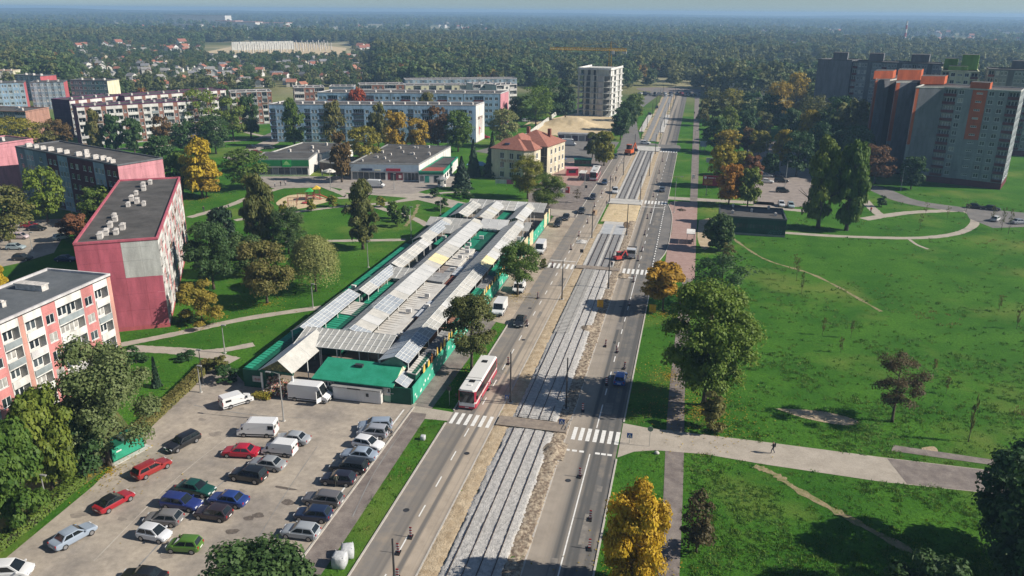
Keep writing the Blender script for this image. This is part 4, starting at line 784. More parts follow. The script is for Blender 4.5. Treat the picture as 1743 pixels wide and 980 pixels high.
# two sections stepping back to the left, each with an orange stair strip
s2=[at_px(1512,293),at_px(1548,296),at_px(1590,318),at_px(1530,322)]; s1=[at_px(1478,306),at_px(1503,309),at_px(1540,330),at_px(1490,336)]
s3=[at_px(1551,286),at_px(1590,289),at_px(1600,303),at_px(1560,304)]
for i,(q,zt,c0,c1) in enumerate(((s2,30.6,1512,1548),(s1,30.0,1478,1503))):
    cx,cy=tw.location[0],tw.location[1]; lp=[(p[0]-cx,p[1]-cy) for p in q]
    part('tower_section',MB().prism(inset(lp,.17),0,zt).mesh('tower_section',m_core),tw)
    face(tw,lp[0],lp[1],.3,[2.75]*11,[(1.5,'b','grey','grey','ored',7),(3,'b','greyg'),(3,'b','greyg')]); face(tw,lp[3],lp[0],.3,[2.75]*11,[(2,'b','greyg','greyg','ored',7),(1.6,'w','grey'),(1.6,'w','grey')])
    addbox(tw,'roof',q,zt,zt+.5,PC['lgrey'])
for q,z0,z1,nm in (([at_px(1513,299),at_px(1552,302),at_px(1556,309),at_px(1516,308)],31,34.4,'stair_tower'),([at_px(1475,311),at_px(1507,314),at_px(1512,321),at_px(1480,320)],30.4,33.2,'stair_tower'),([at_px(1552,292),at_px(1592,294),at_px(1597,301),at_px(1556,300)],30.4,33.0,'stair_tower')):
    addbox(tw,nm,q,z0,z1,PC['ored'])
pt=Vector(V0)+dV*7.0; addbox(tw,'stair_tower',[tuple(pt+nV*.3),tuple(pt+dV*5.4+nV*.3),tuple(pt+dV*5.4+nV*6),tuple(pt+nV*6)],30.2,32.3,PC['ored'])
# grey towers behind
win2=[(2.6,'l','grey'),(1.8,'w','grey'),(3,'ww','grey'),(2.2,'b','greyd'),(3,'ww','grey'),(1.8,'w','grey')]
def tower(label,x0,x1,Y0,Y1,D,H,cols,seed,rim='greyd',gab='greyg'):
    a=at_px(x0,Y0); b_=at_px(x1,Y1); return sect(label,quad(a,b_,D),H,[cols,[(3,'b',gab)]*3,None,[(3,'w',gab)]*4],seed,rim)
w1=tower('grey tower block behind the orange one, blank-walled leftmost section',1384,1410,392,388,13,32.5,[(3,'b','greyg')]*2,41)
w2=tower('grey tower block section second from the left, blank wall',1405,1440,386,382,13,32.8,[(3,'b','greyg')]*3,42)
w3=tower('long grey tower block with maroon loggias behind the orange tower',1442,1592,380,372,13,32.5,win2*3,43)
for bt,x0,x1,Y in ((w2,1408,1432,388),(w3,1468,1492,385),(w3,1538,1568,382)): addbox(bt,'lift_house',[at_px(x0,Y),at_px(x1,Y),at_px(x1+2,Y+7),at_px(x0+2,Y+7)],32.9,36,PC['greyd'])
x1_=tower('cream and lime-green tower block between the grey towers',1590,1652,345,342,24,31.5,[(2.4,'l','cream'),(2,'w','cream'),(2,'s','cream'),(2,'w','cream'),(2.4,'l','cream')],44,'cream','cream')
for x0,x1,Y,zt in ((1592,1614,352,36.0),(1620,1648,350,37.6),(1600,1632,347,33.4)): addbox(x1_,'lift_house',[at_px(x0,Y),at_px(x1,Y),at_px(x1+1,Y+6),at_px(x0+1,Y+6)],31.9,zt,PC['lime'])
y1_=tower('grey tower block at the right edge behind the orange one',1668,1800,352,346,14,32.0,win2*2,45)
addbox(y1_,'lift_house',[at_px(1705,360),at_px(1735,360),at_px(1737,367),at_px(1707,367)],32.3,35.2,PC['greyd'])
# ------------------------------------------------ unfinished concrete tower
u0=G(982,196); ut=thing('unfinished_tower','unfinished white concrete tower with open floors beside the sand heap','building',(u0[0],u0[1],0),rowf(G(982,196),G(1037,199)))
UL=17.5;UD=26;fh=2.95
for f in range(9): part('floor_slab',MB().box(-.8,-.5,f*fh-.0,UL+.3,UD,f*fh+.24).mesh('floor_slab',PC['lgrey']),ut)
cm=MB().box(-.2,-.2,.24,.2,.2,fh).mesh('column',PC['lgrey'])
for f in range(8):
    for i in range(6):
        part('column',cm,ut,(.2+i*(UL-.4)/5,.0,f*fh)); part('column',cm,ut,(UL-.3,3.5+i*4.2,f*fh))
    for (x0,x1) in ((0,.9),(3.4,4.4),(6.6,8.6),(9.8,10.6)) if f!=7 else ((0,1.4),(3.2,5),(6.6,8.2),(9.4,16.6)): part('wall_panel',MB().box(x0,.15,f*fh+.24,x1,.4,(f+1)*fh).mesh('wall_panel',PC['lgrey']),ut)
    part('wall_panel',MB().box(10.8,.16,f*fh+.24,13.6,.42,(f+1)*fh).mesh('wall_panel',PC['purple']),ut)
    part('wall_panel',MB().box(UL-.5,.4 if f>6 else 4.5,f*fh+.24,UL-.25,8.5,(f+1)*fh).mesh('wall_panel',PC['white']),ut); part('wall_panel',MB().box(UL-.5,12.5,f*fh+.24,UL-.25,18.5,(f+1)*fh).mesh('wall_panel',PC['white']),ut); part('wall_panel',MB().box(UL-.5,22,f*fh+.24,UL-.25,UD,(f+1)*fh).mesh('wall_panel',PC['white']),ut)
    part('balcony_slab',MB().box(UL+.3,1,f*fh+.02,UL+1.7,4.5,f*fh+.22).mesh('balcony_slab',PC['white']),ut); part('balcony_slab',MB().box(UL+.3,18.5,f*fh+.02,UL+1.5,22,f*fh+.22).mesh('balcony_slab',PC['white']),ut)
part('core',MB().box(1.5,4,.3,UL-4.2,UD-.3,8*fh).mesh('core',m_concd),ut)
part('parapet',MB().box(-.2,-.1,8*fh+.24,UL,.1,8*fh+1.1).box(UL-.2,.1,8*fh+.24,UL,UD,8*fh+1.1).box(-.2,.1,8*fh+.24,0,UD,8*fh+1.1).mesh('parapet',PC['white']),ut)
# tower crane behind it
cr=thing('tower_crane','yellow tower crane standing behind the unfinished tower','crane',(*at_px(1037,470),0)); my=mat('crane_yellow',(.6,.34,.03),.5,var=.15)
b=MB(); cz=CAMH-(88-26)*(P(*at_px(1037,470),30)[2])/FPX
for sx_ in (-.7,.7):
    for sy in (-.7,.7): b.bar((sx_,sy,0),(sx_,sy,cz+1),.2)
for i in range(int(cz/1.6)):
    z=i*1.6
    for s_ in (-.7,.7): b.bar((-.7,s_,z),(.7,s_,z+1.6),.1); b.bar((s_,.7,z),(s_,-.7,z+1.6),.1)
part('mast',b.mesh('mast',my),cr)
b=MB(); JL=35
for y_,z_ in ((-.6,0),(.6,0),(0,1.3)): b.bar((-JL,y_,cz+z_),(9,y_,cz+z_),.34)
for i in range(JL+9):
    x=-JL+i; b.bar((x,-.6,cz),(x+.5,0,cz+1.3),.1); b.bar((x+.5,0,cz+1.3),(x+1,.6,cz),.1)
part('jib',b.mesh('jib',my),cr); part('apex',MB().bar((-.6,0,cz),(0,0,cz+5),.3).bar((.6,0,cz),(0,0,cz+5),.3).bar((0,0,cz+5),(-22,0,cz+1.3),.12).bar((0,0,cz+5),(8,0,cz+1.2),.12).mesh('apex',my),cr)
part('counterweight',MB().box(6.5,-.7,cz-1.6,9,.7,cz).mesh('counterweight',m_conc),cr); part('cab',MB().box(.8,-1.9,cz-1.8,2.2,-.7,cz).mesh('cab',PC['white']),cr)
# sand heap and rubble fence
rngs=np.random.default_rng(3)
hx,hy=G(962,212); X_,Y_=np.meshgrid(np.linspace(-19,19,40),np.linspace(-12,12,26)); Zh=3.2*np.exp(-((X_/9)**2+(Y_/6)**2)**1.2)+1.8*np.exp(-(((X_-9)/7)**2+((Y_+2)/5)**2))+rngs.normal(0,.13,X_.shape)+1.2*(fbm(X_+50,Y_+50,6.,83)-.5); Zh*=np.clip((1-(X_/19)**6)*(1-(Y_/12)**6),0,1)
i=np.arange(X_.size).reshape(X_.shape); o=bpy.data.objects.new('sand_heap',npmesh('sand_heap',np.stack([X_,Y_,Zh],-1).reshape(-1,3),np.stack([i[:-1,:-1],i[:-1,1:],i[1:,1:],i[1:,:-1]],-1).reshape(-1,4),m_sand,True)); lnk(o); o.location=(hx,hy,.02); tag(o,'big heap of yellow sand in front of the unfinished tower','heap')
# ---------------------------------------------------------------- market hall
m_gr=mat('green_sheet',(.018,.22,.125),.55,c2=(.03,.29,.18),scale=.8,spec=.3,fine=.2); m_grd=mat('green_wall',(.008,.085,.05),.6,var=.2,scale=.6,fine=.1); m_grl=mat('mural_green',(.05,.36,.24),.7,c2=(.03,.28,.18),scale=.5)
m_poly=mat('polycarbonate_white',(.45,.45,.44),.5,c2=(.56,.555,.54),scale=.4,fine=.06); m_polg=mat('polycarbonate_grey',(.32,.32,.30),.5,c2=(.42,.41,.385),scale=.7,fine=.2); m_poly2=mat('polycarbonate_dirty',(.40,.39,.36),.55,c2=(.52,.5,.46),scale=.6,fine=.15)
m_yel=mat('polycarbonate_yellow',(.66,.56,.30),.5,c2=(.7,.62,.38),scale=.6); m_pglass=mat('roof_glass',(.26,.29,.33),.2,c2=(.38,.41,.44),scale=.5,spec=.5); m_polb=mat('polycarbonate_bluish',(.42,.46,.55),.4,c2=(.5,.53,.6),scale=.6)
m_corw=mat('corrugated_white',(.48,.45,.41),.6,c2=(.6,.58,.54),scale=.5,fine=.12); m_corg=mat('sheet_grey',(.28,.28,.28),.6,var=.2,scale=.5,fine=.15); m_rust=mat('sheet_rusty',(.2,.07,.05),.7,var=.35,scale=.8); m_ltg=mat('sheet_bluegrey',(.38,.4,.43),.5,var=.12)
MK=thing('market_hall','long covered market hall with pale gabled canopies and green sheet roofs','market hall',(-48.2,147.7,0)); MX,MY=-48.2,147.7
def mk(name,b,mats,parent=MK): return part(name,b.mesh(name,mats),parent,(-MX,-MY,0))
_pm={}
def slope_panel(L,W,dz,m_,grid,mframe):
    """sloping roof sheet: local x 0..W (falling by dz), y 0..L, thin; grid=(n along L, n along W) of framed panes"""
    k=(round(L,2),round(W,2),round(dz,2),m_.name,grid)
    if k in _pm: return _pm[k]
    b=MB(); t=.05; g=.02
    def P3(u,v,o=0): return (u,v,-dz*u/W+o)
    b.v+=[P3(0,g),P3(W,g),P3(W,L-g),P3(0,L-g),P3(0,g,-t),P3(W,g,-t),P3(W,L-g,-t),P3(0,L-g,-t)]; b.f+=[(0,1,2,3),(7,6,5,4),(0,4,5,1),(1,5,6,2),(2,6,7,3),(3,7,4,0)]; b.m+=[0]*6
    if grid:
        nl,nw=grid
        for i in range(nl+1): y=min(max(L*i/nl,.05),L-.05); b.bar(P3(0,y,.03),P3(W,y,.03),.07,.05,1)
        for j in range(nw+1): b.bar(P3(W*j/nw,0,.035),P3(W*j/nw,L,.035),.06,.05,1)
    else: b.bar(P3(0,L-.06,.02),P3(W,L-.06,.02),.06,.05,1)
    _pm[k]=b.mesh('roof_panel',[m_,mframe]); return _pm[k]
m_polw=mat('polycarbonate_yellowed',(.46,.44,.38),.5,c2=(.55,.53,.47),scale=.5,fine=.1)
m_alu=mat('roof_bar_white',(.66,.66,.64),.45,var=.08)
GR={'glass':(m_pglass,(2,4)),'white':(m_poly,None),'grey':(m_polg,(2,3)),'dirty':(m_poly2,(1,3)),'yellow':(m_yel,None),'blue':(m_polb,(2,3)),'plain':(m_poly2,None),'dull':(m_polg,None)}
def canopy(xr,y0,y1,segs,wl=2.4,wr=2.0,zr=5.5,ze=4.6,step=2.0,left='dull',axis='y',posts=True):
    """gabled canopy with ridge at x=xr (axis y) or y=xr (axis x); segs: [(length share, kind)] for the sunny/front slope"""
    tot=sum(s[0] for s in segs); y=y0
    for ln,kd in segs:
        L=(y1-y0)*ln/tot; n=max(1,round(L/step)); s=L/n; m_,gd=GR[kd]; ml,gl=GR[left if kd in('white','yellow','plain','dirty') else kd]
        for i in range(n):
            yy=y+i*s
            m_=GR[kd][0]
            if kd=='white' and random.random()<.3: m_=random.choice((m_poly2,m_polw))
            if kd=='dirty' and random.random()<.35: m_=random.choice((m_polg,m_poly))
            if axis=='y':
                part('roof_panel',slope_panel(s,wr,zr-ze,m_,gd,m_alu),MK,(xr-MX,yy-MY,zr)); part('roof_panel',slope_panel(s,wl,zr-ze,ml,None,m_alu),MK,(xr-MX,yy+s-MY,zr),math.pi)
            else:
                part('roof_panel',slope_panel(s,wr,zr-ze,m_,gd,m_alu),MK,(yy-MX,xr-MY,zr),-math.pi/2); part('roof_panel',slope_panel(s,wl,zr-ze,ml,None,m_alu),MK,(yy+s-MX,xr-MY,zr),math.pi/2)
        y+=L
    if posts:
        pm_=MB().tube([(0,0,0),(0,0,ze)],.07,6).mesh('post',m_frame)
        for yy in np.arange(y0+.3,y1,4.5):
            for o in (-wl+.15,wr-.15):
                part('post',pm_,MK,((xr+o-MX,yy-MY,0) if axis=='y' else (yy-MX,xr-o-MY,0)))
canopy(-54.3,91.5,103.5,[(1,'plain')],3.1,2.1,5.6,3.8,6.0,'blue'); canopy(-57.3,104,122.5,[(1,'glass')],1.7,2.1,left='blue'); canopy(-55.4,122.5,137.6,[(.3,'grey'),(.7,'glass')],1.9,1.7,left='dull'); canopy(-55.5,138.4,158,[(.5,'dirty'),(.5,'dirty')],1.9,2.0); canopy(-56.5,158,176,[(.35,'plain'),(.5,'glass'),(.15,'plain')],2,2.2); canopy(-54.6,181,194.6,[(1,'dirty')],2.4,2.2)
canopy(-49.5,105,177,[(2,'glass'),(7.6,'white'),(7,'glass'),(21,'white'),(5,'yellow'),(7.5,'plain'),(22,'white')],2.0,2.9,step=2.6); canopy(-48.8,179,196,[(1,'white')],2.2,2.6)
canopy(-39.0,97,178,[(9.4,'glass'),(28.6,'dirty'),(7.5,'grey'),(6,'yellow'),(12,'white'),(9,'dirty'),(8.5,'white')],2.6,2.0); canopy(-40.2,180,196,[(1,'white')],2.2,2.0)
canopy(104.6,-56.5,-41.6,[(1,'grey')],1.6,4.6,5.4,4.3,1.9,axis='x',posts=False); canopy(137.2,-55.5,-50.2,[(1,'grey')],1.5,4.0,5.2,4.3,2.2,axis='x',posts=False); canopy(177,-60.5,-50.4,[(1,'dull')],1.6,4,5.2,4.1,2,axis='x',posts=False); canopy(171,-55,-50.4,[(1,'dull')],1.5,3.4,5,4,2,axis='x',posts=False); canopy(177.6,-47.6,-41,[(1,'white')],1.4,5,5.4,4.2,2.2,axis='x',posts=False); canopy(177.5,-37.2,-35.6,[(1,'dull')],1.4,4,5.2,4.1,1.6,axis='x',posts=False); canopy(197,-56,-35.6,[(5,'dirty'),(1,'dull')],1.6,5,5.4,4.1,2,axis='x',posts=False)
pm_=MB().tube([(0,0,0),(0,0,4)],.07,6).mesh('post',m_frame)
for x in (-52.4,-49.6,-46,-43): part('post',pm_,MK,(x-MX,100.4-MY,0))
# gable ends
def gable(x,y,wl,wr,ze,zr,m_,nm='gable'): mk(nm,MB().poly([(x-wl,y,ze),(x+wr,y,ze),(x,y,zr)]).poly([(x-wl,y+.06,ze),(x,y+.06,zr),(x+wr,y+.06,ze)]),m_)
gable(-54.3,91.7,3.0,2.0,3.85,5.5,mat('gable_sign',(.10,.11,.05),.6,c2=(.35,.3,.1),scale=2.2,lo=.5,hi=.65),'gable_sign'); gable(-39,97.1,2.5,1.9,4.1,5.5,mat('green_glass',(.10,.2,.16),.2,var=.3)); gable(-39.0,134.9,2.3,1.7,4.2,5.5,m_corg)
mk('gate_beam',MB().box(-57.4,91.6,3.45,-52.2,91.9,3.85),m_grd); mk('gate_post',MB().box(-57.3,91.7,0,-57.1,91.9,3.5),m_frame); mk('gate_post',MB().box(-52.5,91.7,0,-52.3,91.9,3.5),m_frame)
# low stall roofs with seamed sheets, on stall bodies
def low(x0,x1,y0,y1,z,m_,body=m_grd,step=1.6,tilt=.25):
    z=z+.6 if x0>-56 else z
    mk('stall_row',MB().box(x0+.15,y0+.05,0,x1-.15,y1-.05,z-.12),body)
    n=max(1,round((y1-y0)/step)); s=(y1-y0)/n
    k=('low',round(x1-x0,2),round(s,3),m_.name,tilt)
    if k not in _pm:
        b=MB(); W=x1-x0
        b.v+=[(0,.015,tilt),(W,.015,0),(W,s-.015,0),(0,s-.015,tilt),(0,.015,tilt-.08),(W,.015,-.08),(W,s-.015,-.08),(0,s-.015,tilt-.08)]; b.f+=[(0,1,2,3),(7,6,5,4),(0,4,5,1),(1,5,6,2),(2,6,7,3),(3,7,4,0)]; b.m+=[0]*6
        for j in (0,.5): b.bar((0,s*j+.04,tilt+.03),(W,s*j+.04,.03),.05,.07,0)
        _pm[k]=b.mesh('roof_sheet',m_)
    for i in range(n): part('roof_sheet',_pm[k],MK,(x0-MX,y0+i*s-MY,z-tilt))
low(-61,-58.6,93.6,161,2.9,m_gr); low(-61,-58.4,184,202,2.9,m_gr)
low(-55.8,-51.6,106.2,114.8,3.1,m_gr); low(-55.8,-51.6,114.9,121,3.2,m_corw); low(-54.2,-51.6,121.1,136,3.0,m_gr); low(-53.4,-51.8,142,157,2.6,m_corg,m_corg); low(-54,-51.8,159.5,173,3.0,m_gr)
low(-47.1,-43,106.5,134,3.2,m_corw,m_corw,2.0); low(-42.9,-41.7,106.5,116,2.7,m_rust,m_grd); low(-42.9,-41.3,116.2,124,3.5,m_ltg,m_rust,8); low(-42.9,-41.6,124.2,134,2.9,m_corw,m_rust); low(-47.1,-43.8,134.3,139.5,3.5,m_corg,m_corg,6); low(-43.7,-41.6,134.4,140,2.8,m_rust,m_rust); low(-47.1,-44.2,139.8,145,3.1,mat('sheet_brown',(.24,.2,.18),.6,var=.2),m_corg,5); low(-44.1,-41.6,140.3,146,2.9,m_ltg,m_concd,3); low(-47.0,-44,145.3,158,3.2,m_corw,m_corw,3); low(-43.8,-41.6,146.4,158,2.6,m_ltg,m_concd,4); low(-47.1,-42.6,158.4,174,3.0,m_gr); low(-46,-42.8,184,195,3.0,m_gr)
low(-37.2,-35.7,96.5,104,2.9,m_corw); low(-37.2,-35.7,104.2,113,2.8,m_corg,m_concd); low(-37.2,-35.7,113.2,122,3.0,mat('sheet_brick',(.26,.13,.09),.7,var=.2)); low(-37.2,-35.7,122.2,134,3.0,m_gr); low(-37.2,-35.7,134.2,142,2.9,m_corg,m_concd); low(-37.2,-35.7,142.2,160,3.0,m_gr); low(-37.6,-35.7,160.4,170,3.2,m_corw)
mk('floor',MB().box(-60.9,93.7,0,-35.5,201.8,.05,skip='b'),mat('market_floor',(.24,.2,.16),.85,var=.2,scale=.4))
# air conditioners
ac=MB().box(-.45,-.2,0,.45,.2,.65).box(-.5,-.25,.65,.5,.25,.7).mesh('air_conditioner',PC['white'])
for x,y,z in ((-59.6,129.5,2.95),(-53,134,3.0),(-44.6,118,3.3),(-42,120,3.6),(-44,126,3.3),(-45,150,3.3),(-44.6,154,3.3),(-43.3,152,2.8),(-46,160,3.1),(-44.8,166,3.1),(-45.8,173,3.1),(-44.5,173,3.1),(-43.3,173,3.1),(-45.4,156.5,3.3),(-52.9,164,3.1),(-44.2,142,3.1),(-36.4,167,3.2),(-42.3,109,2.8)): part('air_conditioner',ac,MK,(x-MX,y-MY,z+(.6 if x>-56 else 0)),random.uniform(-.3,.3))
# outer walls: front left, right wall of painted panels with flower cut-outs on top
mk('front_wall',MB().box(-61.1,93.3,0,-57.5,93.5,2.8),m_grd); mk('notice_board',MB().box(-59.6,93.2,1.0,-58.1,93.29,1.9),mat('notice',(.5,.5,.48),.6,c2=(.4,.12,.1),scale=2.5,lo=.5,hi=.7)); mk('left_wall',MB().box(-61.2,93.5,0,-61.05,202,2.7),m_grd); mk('back_wall',MB().box(-61,202.0,0,-35.5,202.15,2.8),m_polg)
mk('front_wall',MB().box(-38.5,93.5,0,-35.45,93.7,2.5),m_grd)
wp=MB().box(0,.01,0,.16,1.99,2.6).mesh('wall_panel',m_grl); wp2=MB().box(0,.01,0,.16,1.99,2.6).mesh('wall_panel',m_gr); wp3=MB().box(0,.01,0,.14,1.99,3.4).mesh('wall_panel',mat('cream_panel',(.55,.48,.3),.7,var=.15))
daisy=MB().poly([(.0,math.cos(t)*(.34 if i%2 else .14),math.sin(t)*(.34 if i%2 else .14)) for i,t in enumerate(np.linspace(0,2*math.pi,17)[:-1])]).mesh('painted_flower',mat('paint_white_flower',(.66,.7,.66),.8))
petal=MB().prism([(0,-.45),(.06,-.45),(.06,.45),(0,.45)],0,.3).poly([(.061,-.45,.3),(.061,.45,.3),(.061,.36,.9),(.061,.1,1.35),(.061,-.15,1.2),(.061,-.38,.8)]).poly([(.0,.45,.3),(.0,-.45,.3),(.0,-.38,.8),(.0,-.15,1.2),(.0,.1,1.35),(.0,.36,.9)])
pet=[petal.mesh('leaf_cutout',mat('cutout_%d'%i,c,.7,var=.15)) for i,c in enumerate(((.62,.42,.10),(.5,.18,.05),(.55,.48,.22),(.25,.35,.12)))]
rg=random.Random(9)
for i in range(53):
    y=93.8+2*i
    if y>200: break
    o=part('wall_panel',wp if y<120 or y>126 else wp2,MK,(-35.45-MX,y-MY,0)) if not(150<y<176 or y>188) else part('wall_panel',wp3 if i%3 else wp2,MK,(-35.45-MX,y-MY,0))
    for k in range(2 if y<150 else 1): part('painted_flower',daisy,o,(.166,rg.uniform(.4,1.6),rg.uniform(.5,2.1)),scale=(1,)*2+(rg.uniform(.7,1.3),))
    if y<150 and i>1: part('leaf_cutout',pet[rg.randrange(4) if y>112 else rg.choice((0,1,0,2))],o,(.04,rg.uniform(.7,1.3),2.6),scale=(1,rg.uniform(.8,1.3),rg.uniform(.6,1.1)))
# green-roofed kiosk in front with its annex, parcel lockers
KS=thing('market_kiosk','long kiosk with a bright green roof at the market front','kiosk',(-44,95.5,0))
part('wall',MB().box(-5.6,-1.9,0,5.6,2.2,2.75).mesh('wall',mat('kiosk_wall',(.5,.49,.46),.8,var=.12)),KS); part('base_band',MB().box(-5.63,-1.93,0,5.63,-1.9,1.0).mesh('base_band',mat('kiosk_green',(.22,.36,.28),.7,var=.15)),KS)
b=MB(); b.poly([(-6.1,-2.6,2.75),(6.1,-2.6,2.75),(5.9,2.0,4.1),(-5.6,2.0,4.1)]).poly([(5.9,2.0,4.1),(6.1,2.9,3.4),(-6.0,2.9,3.4),(-5.6,2.0,4.1)]).poly([(-6.1,-2.6,2.75),(-5.6,2.0,4.1),(-6.0,2.9,3.4)]).poly([(6.1,-2.6,2.75),(6.1,2.9,3.4),(5.9,2.0,4.1)]).poly([(-6.1,-2.6,2.6),(6.1,-2.6,2.6),(6.1,-2.6,2.75),(-6.1,-2.6,2.75)]).poly([(-6.1,-2.6,2.6),(-6.0,2.9,3.25),(6.1,2.9,3.25),(6.1,-2.6,2.6)])
rfk=part('roof',b.mesh('roof',m_gr),KS); part('roof_vent',MB().box(-.6,-.5,0,.6,.1,.35).mesh('roof_vent',m_steel),rfk,(-.2,.9,3.75)); part('gable_panel',MB().poly([(6.12,-2.2,2.7),(6.12,2.6,3.3),(5.95,1.9,3.95)]).mesh('gable_panel',PC['cream']),KS)
part('side_canopy',slope_panel(3.6,1.6,.9,m_pglass,(3,2),m_alu),KS,(6.2,-1.8,3.3)); 
for x in (-4.8,-3.9,-2.6,5.0): o=part('window',win_mesh(.9,.7,None,2),KS,(x,-2.02,1.5)); part('pane',pane_mesh(.9,.7,G_[0]),o)
PL=thing('parcel_locker','white bank of parcel lockers against the green-roofed kiosk','parcel locker',(-43.2,93.0,0)); part('cabinet',MB().box(-3.6,-.35,.1,3.6,.35,2.1).mesh('cabinet',PC['white']),PL); part('canopy',MB().box(-3.7,-.8,2.15,3.7,.45,2.25).mesh('canopy',m_concd),PL)
dm=MB().box(0,-.03,0,.56,0,1.85).mesh('locker_door',mat('locker_white',(.66,.66,.66),.4,var=.05))
for i in range(12): part('locker_door',dm,PL,(-3.5+i*.585,-.35,.17))
part('screen',MB().box(1.4,-.43,1.0,1.8,-.385,1.5).mesh('screen',m_steel),PL); part('logo_strip',MB().box(-1.2,-.84,2.1,.8,-.81,2.3).mesh('logo_strip',m_steel),PL)
# flower stand under the gate
FS=thing('flower_stand','flower stall heaped with bunches at the market gate','flower stall',(-55.2,92.0,0)); rng=np.random.default_rng(8)
part('table',MB().box(-1.5,-.6,.55,1.6,1.0,.62).box(-1.4,-.5,0,-1.3,-.4,.55).box(1.4,-.5,0,1.5,-.4,.55).mesh('table',m_bark),FS)
for i,(c,n_) in enumerate((((.55,.25,.22),260),((.6,.55,.45),260),((.5,.1,.08),140),((.55,.42,.1),120),((.05,.1,.03),300))):
    C=np.stack([rng.uniform(-1.6,1.6,n_),rng.uniform(-1.0,1.0,n_),rng.uniform(.3,1.0,n_)],1); C[:,2]+=np.clip(C[:,1]+.6,0,1.2); V_,F_=leaf_quads(C,np.tile(np.array([[0,-.5,.8]]),(n_,1)),.13,rng); o=part('flowers',npmesh('flowers',V_,F_,mat('flowers_%d'%i,c,.8,var=.3,scale=6)),FS); o['kind']='stuff'
FS2=thing('potted_plants','yellowish potted plants on the ground before the flower stall','plants',(-56.6,90.4,0)); n_=700; C=np.stack([rng.uniform(-1.3,1.3,n_),rng.uniform(-.7,.7,n_),rng.uniform(.1,.8,n_)],1); V_,F_=leaf_quads(C,np.tile(np.array([[0,-.3,.9]]),(n_,1)),.12,rng); o=part('foliage',npmesh('foliage',V_,F_,LM['yg']),FS2)
for i in range(6): part('pot',MB().lathe([(.12,0),(.18,.3)],8).mesh('pot',m_rust),FS2,(-1.1+i*.45,.1*(i%2),0))
# green steel container by the hedge
gc=thing('steel_container','dark green steel container with a sloping lid beside the hedge','container',(-65.4,73.0,0),rowf((-65.7,70.9),(-64.5,75.1)))
part('concrete_pad',MB().box(-2.6,-1.5,0,2.7,1.2,.1).mesh('concrete_pad',m_conc),gc); part('body',MB().box(-2.2,-.8,.1,2.2,.9,2.1).mesh('body',m_grd),gc)
b=MB().poly([(-2.3,-.9,2.12),(2.3,-.9,2.12),(2.3,1.0,2.45),(-2.3,1.0,2.45)]).poly([(-2.3,-.9,2.05),(-2.3,-.9,2.12),(-2.3,1,2.45),(-2.3,1,2.05)]).poly([(2.3,-.9,2.05),(2.3,1,2.05),(2.3,1,2.45),(2.3,-.9,2.12)]).poly([(-2.3,1,2.05),(2.3,1,2.05),(2.3,1,2.45),(-2.3,1,2.45)][::-1]); part('lid',b.mesh('lid',m_grd),gc)
part('hatch',MB().box(-.6,-.7,2.2,.6,.5,2.55).mesh('hatch',mat('hatch_grey',(.05,.07,.06),.6)),gc); part('panel_front',MB().box(-2.1,-.83,.25,2.1,-.8,1.95).mesh('panel_front',m_gr),gc); part('tag',MB().box(-1.6,-.845,1.2,-.9,-.832,1.4).mesh('tag',PC['white']),gc)
# ---------------------------------------------------------------- shops
def shop(name,label,pts,H,rim,roofm=m_roof,cat='shop',wallm=None):
    FOOTS.append(pts); cx=sum(p[0] for p in pts)/len(pts); cy=sum(p[1] for p in pts)/len(pts); t=thing(name,label,cat,(cx,cy,0)); lp=[(p[0]-cx,p[1]-cy) for p in pts]
    part('wall',MB().prism(lp,0,H,0).mesh('wall',wallm or PC['white']),t); r=part('roof',MB().prism(inset(lp,.3),H-.05,H+.1).mesh('roof',roofm),t)
    q=MB(); n=len(lp); out=inset(lp,-.05); ins=inset(lp,.3)
    for i in range(n):
        j=(i+1)%n; q.poly([(*out[i],H+.4),(*out[j],H+.4),(*ins[j],H+.4),(*ins[i],H+.4)]); q.poly([(*out[i],H-.02),(*out[j],H-.02),(*out[j],H+.4),(*out[i],H+.4)]); q.poly([(*ins[j],H+.0),(*ins[i],H+.0),(*ins[i],H+.4),(*ins[j],H+.4)])
    part('roof_edge',q.mesh('roof_edge',rim),r); return t,lp,r
def front(t,a,b_,items):
    """items on the wall a->b: (name,u0,u1,z0,z1,material,thickness)"""
    an=math.atan2(b_[1]-a[1],b_[0]-a[0]); L=math.hypot(b_[0]-a[0],b_[1]-a[1]); out=[]
    for (nm,u0,u1,z0,z1,m_,th) in items:
        out.append(part(nm,MB().box(u0*L,-th,z0,u1*L,.0-.003,z1).mesh(nm,m_),t,(a[0],a[1],0),an))
    return out,an,L
def text(t,s,size,loc,rz,m_,parent_name='lettering',ext=.03):
    c=bpy.data.curves.new('lettering','FONT'); c.body=s; c.size=size; c.extrude=ext; c.align_x='CENTER'; c.align_y='CENTER'; o=bpy.data.objects.new(parent_name,c); lnk(o,t); o.location=loc; o.rotation_euler=(math.pi/2,0,rz); c.materials.append(m_); bpy.context.view_layer.update(); me=bpy.data.meshes.new_from_object(o); o2=bpy.data.objects.new(parent_name,me); lnk(o2,t); o2.location=loc; o2.rotation_euler=(math.pi/2,0,rz); bpy.data.objects.remove(o); return o2
def panes(a,b,n): return [('shop_window',a+(b-a)*i/n+.004,a+(b-a)*(i+1)/n-.004,.35,2.6,G_[0] if i%3 else G_[1],.05) for i in range(n)]
q=[(-141,234.6),(-123.4,239.2),(-126.6,252.2),(-144.2,247.6)]
t,lp,rf=shop('grocery_shop','low shop with a green fascia and white end wall behind the playground',q,5.2,m_galv,m_roof)
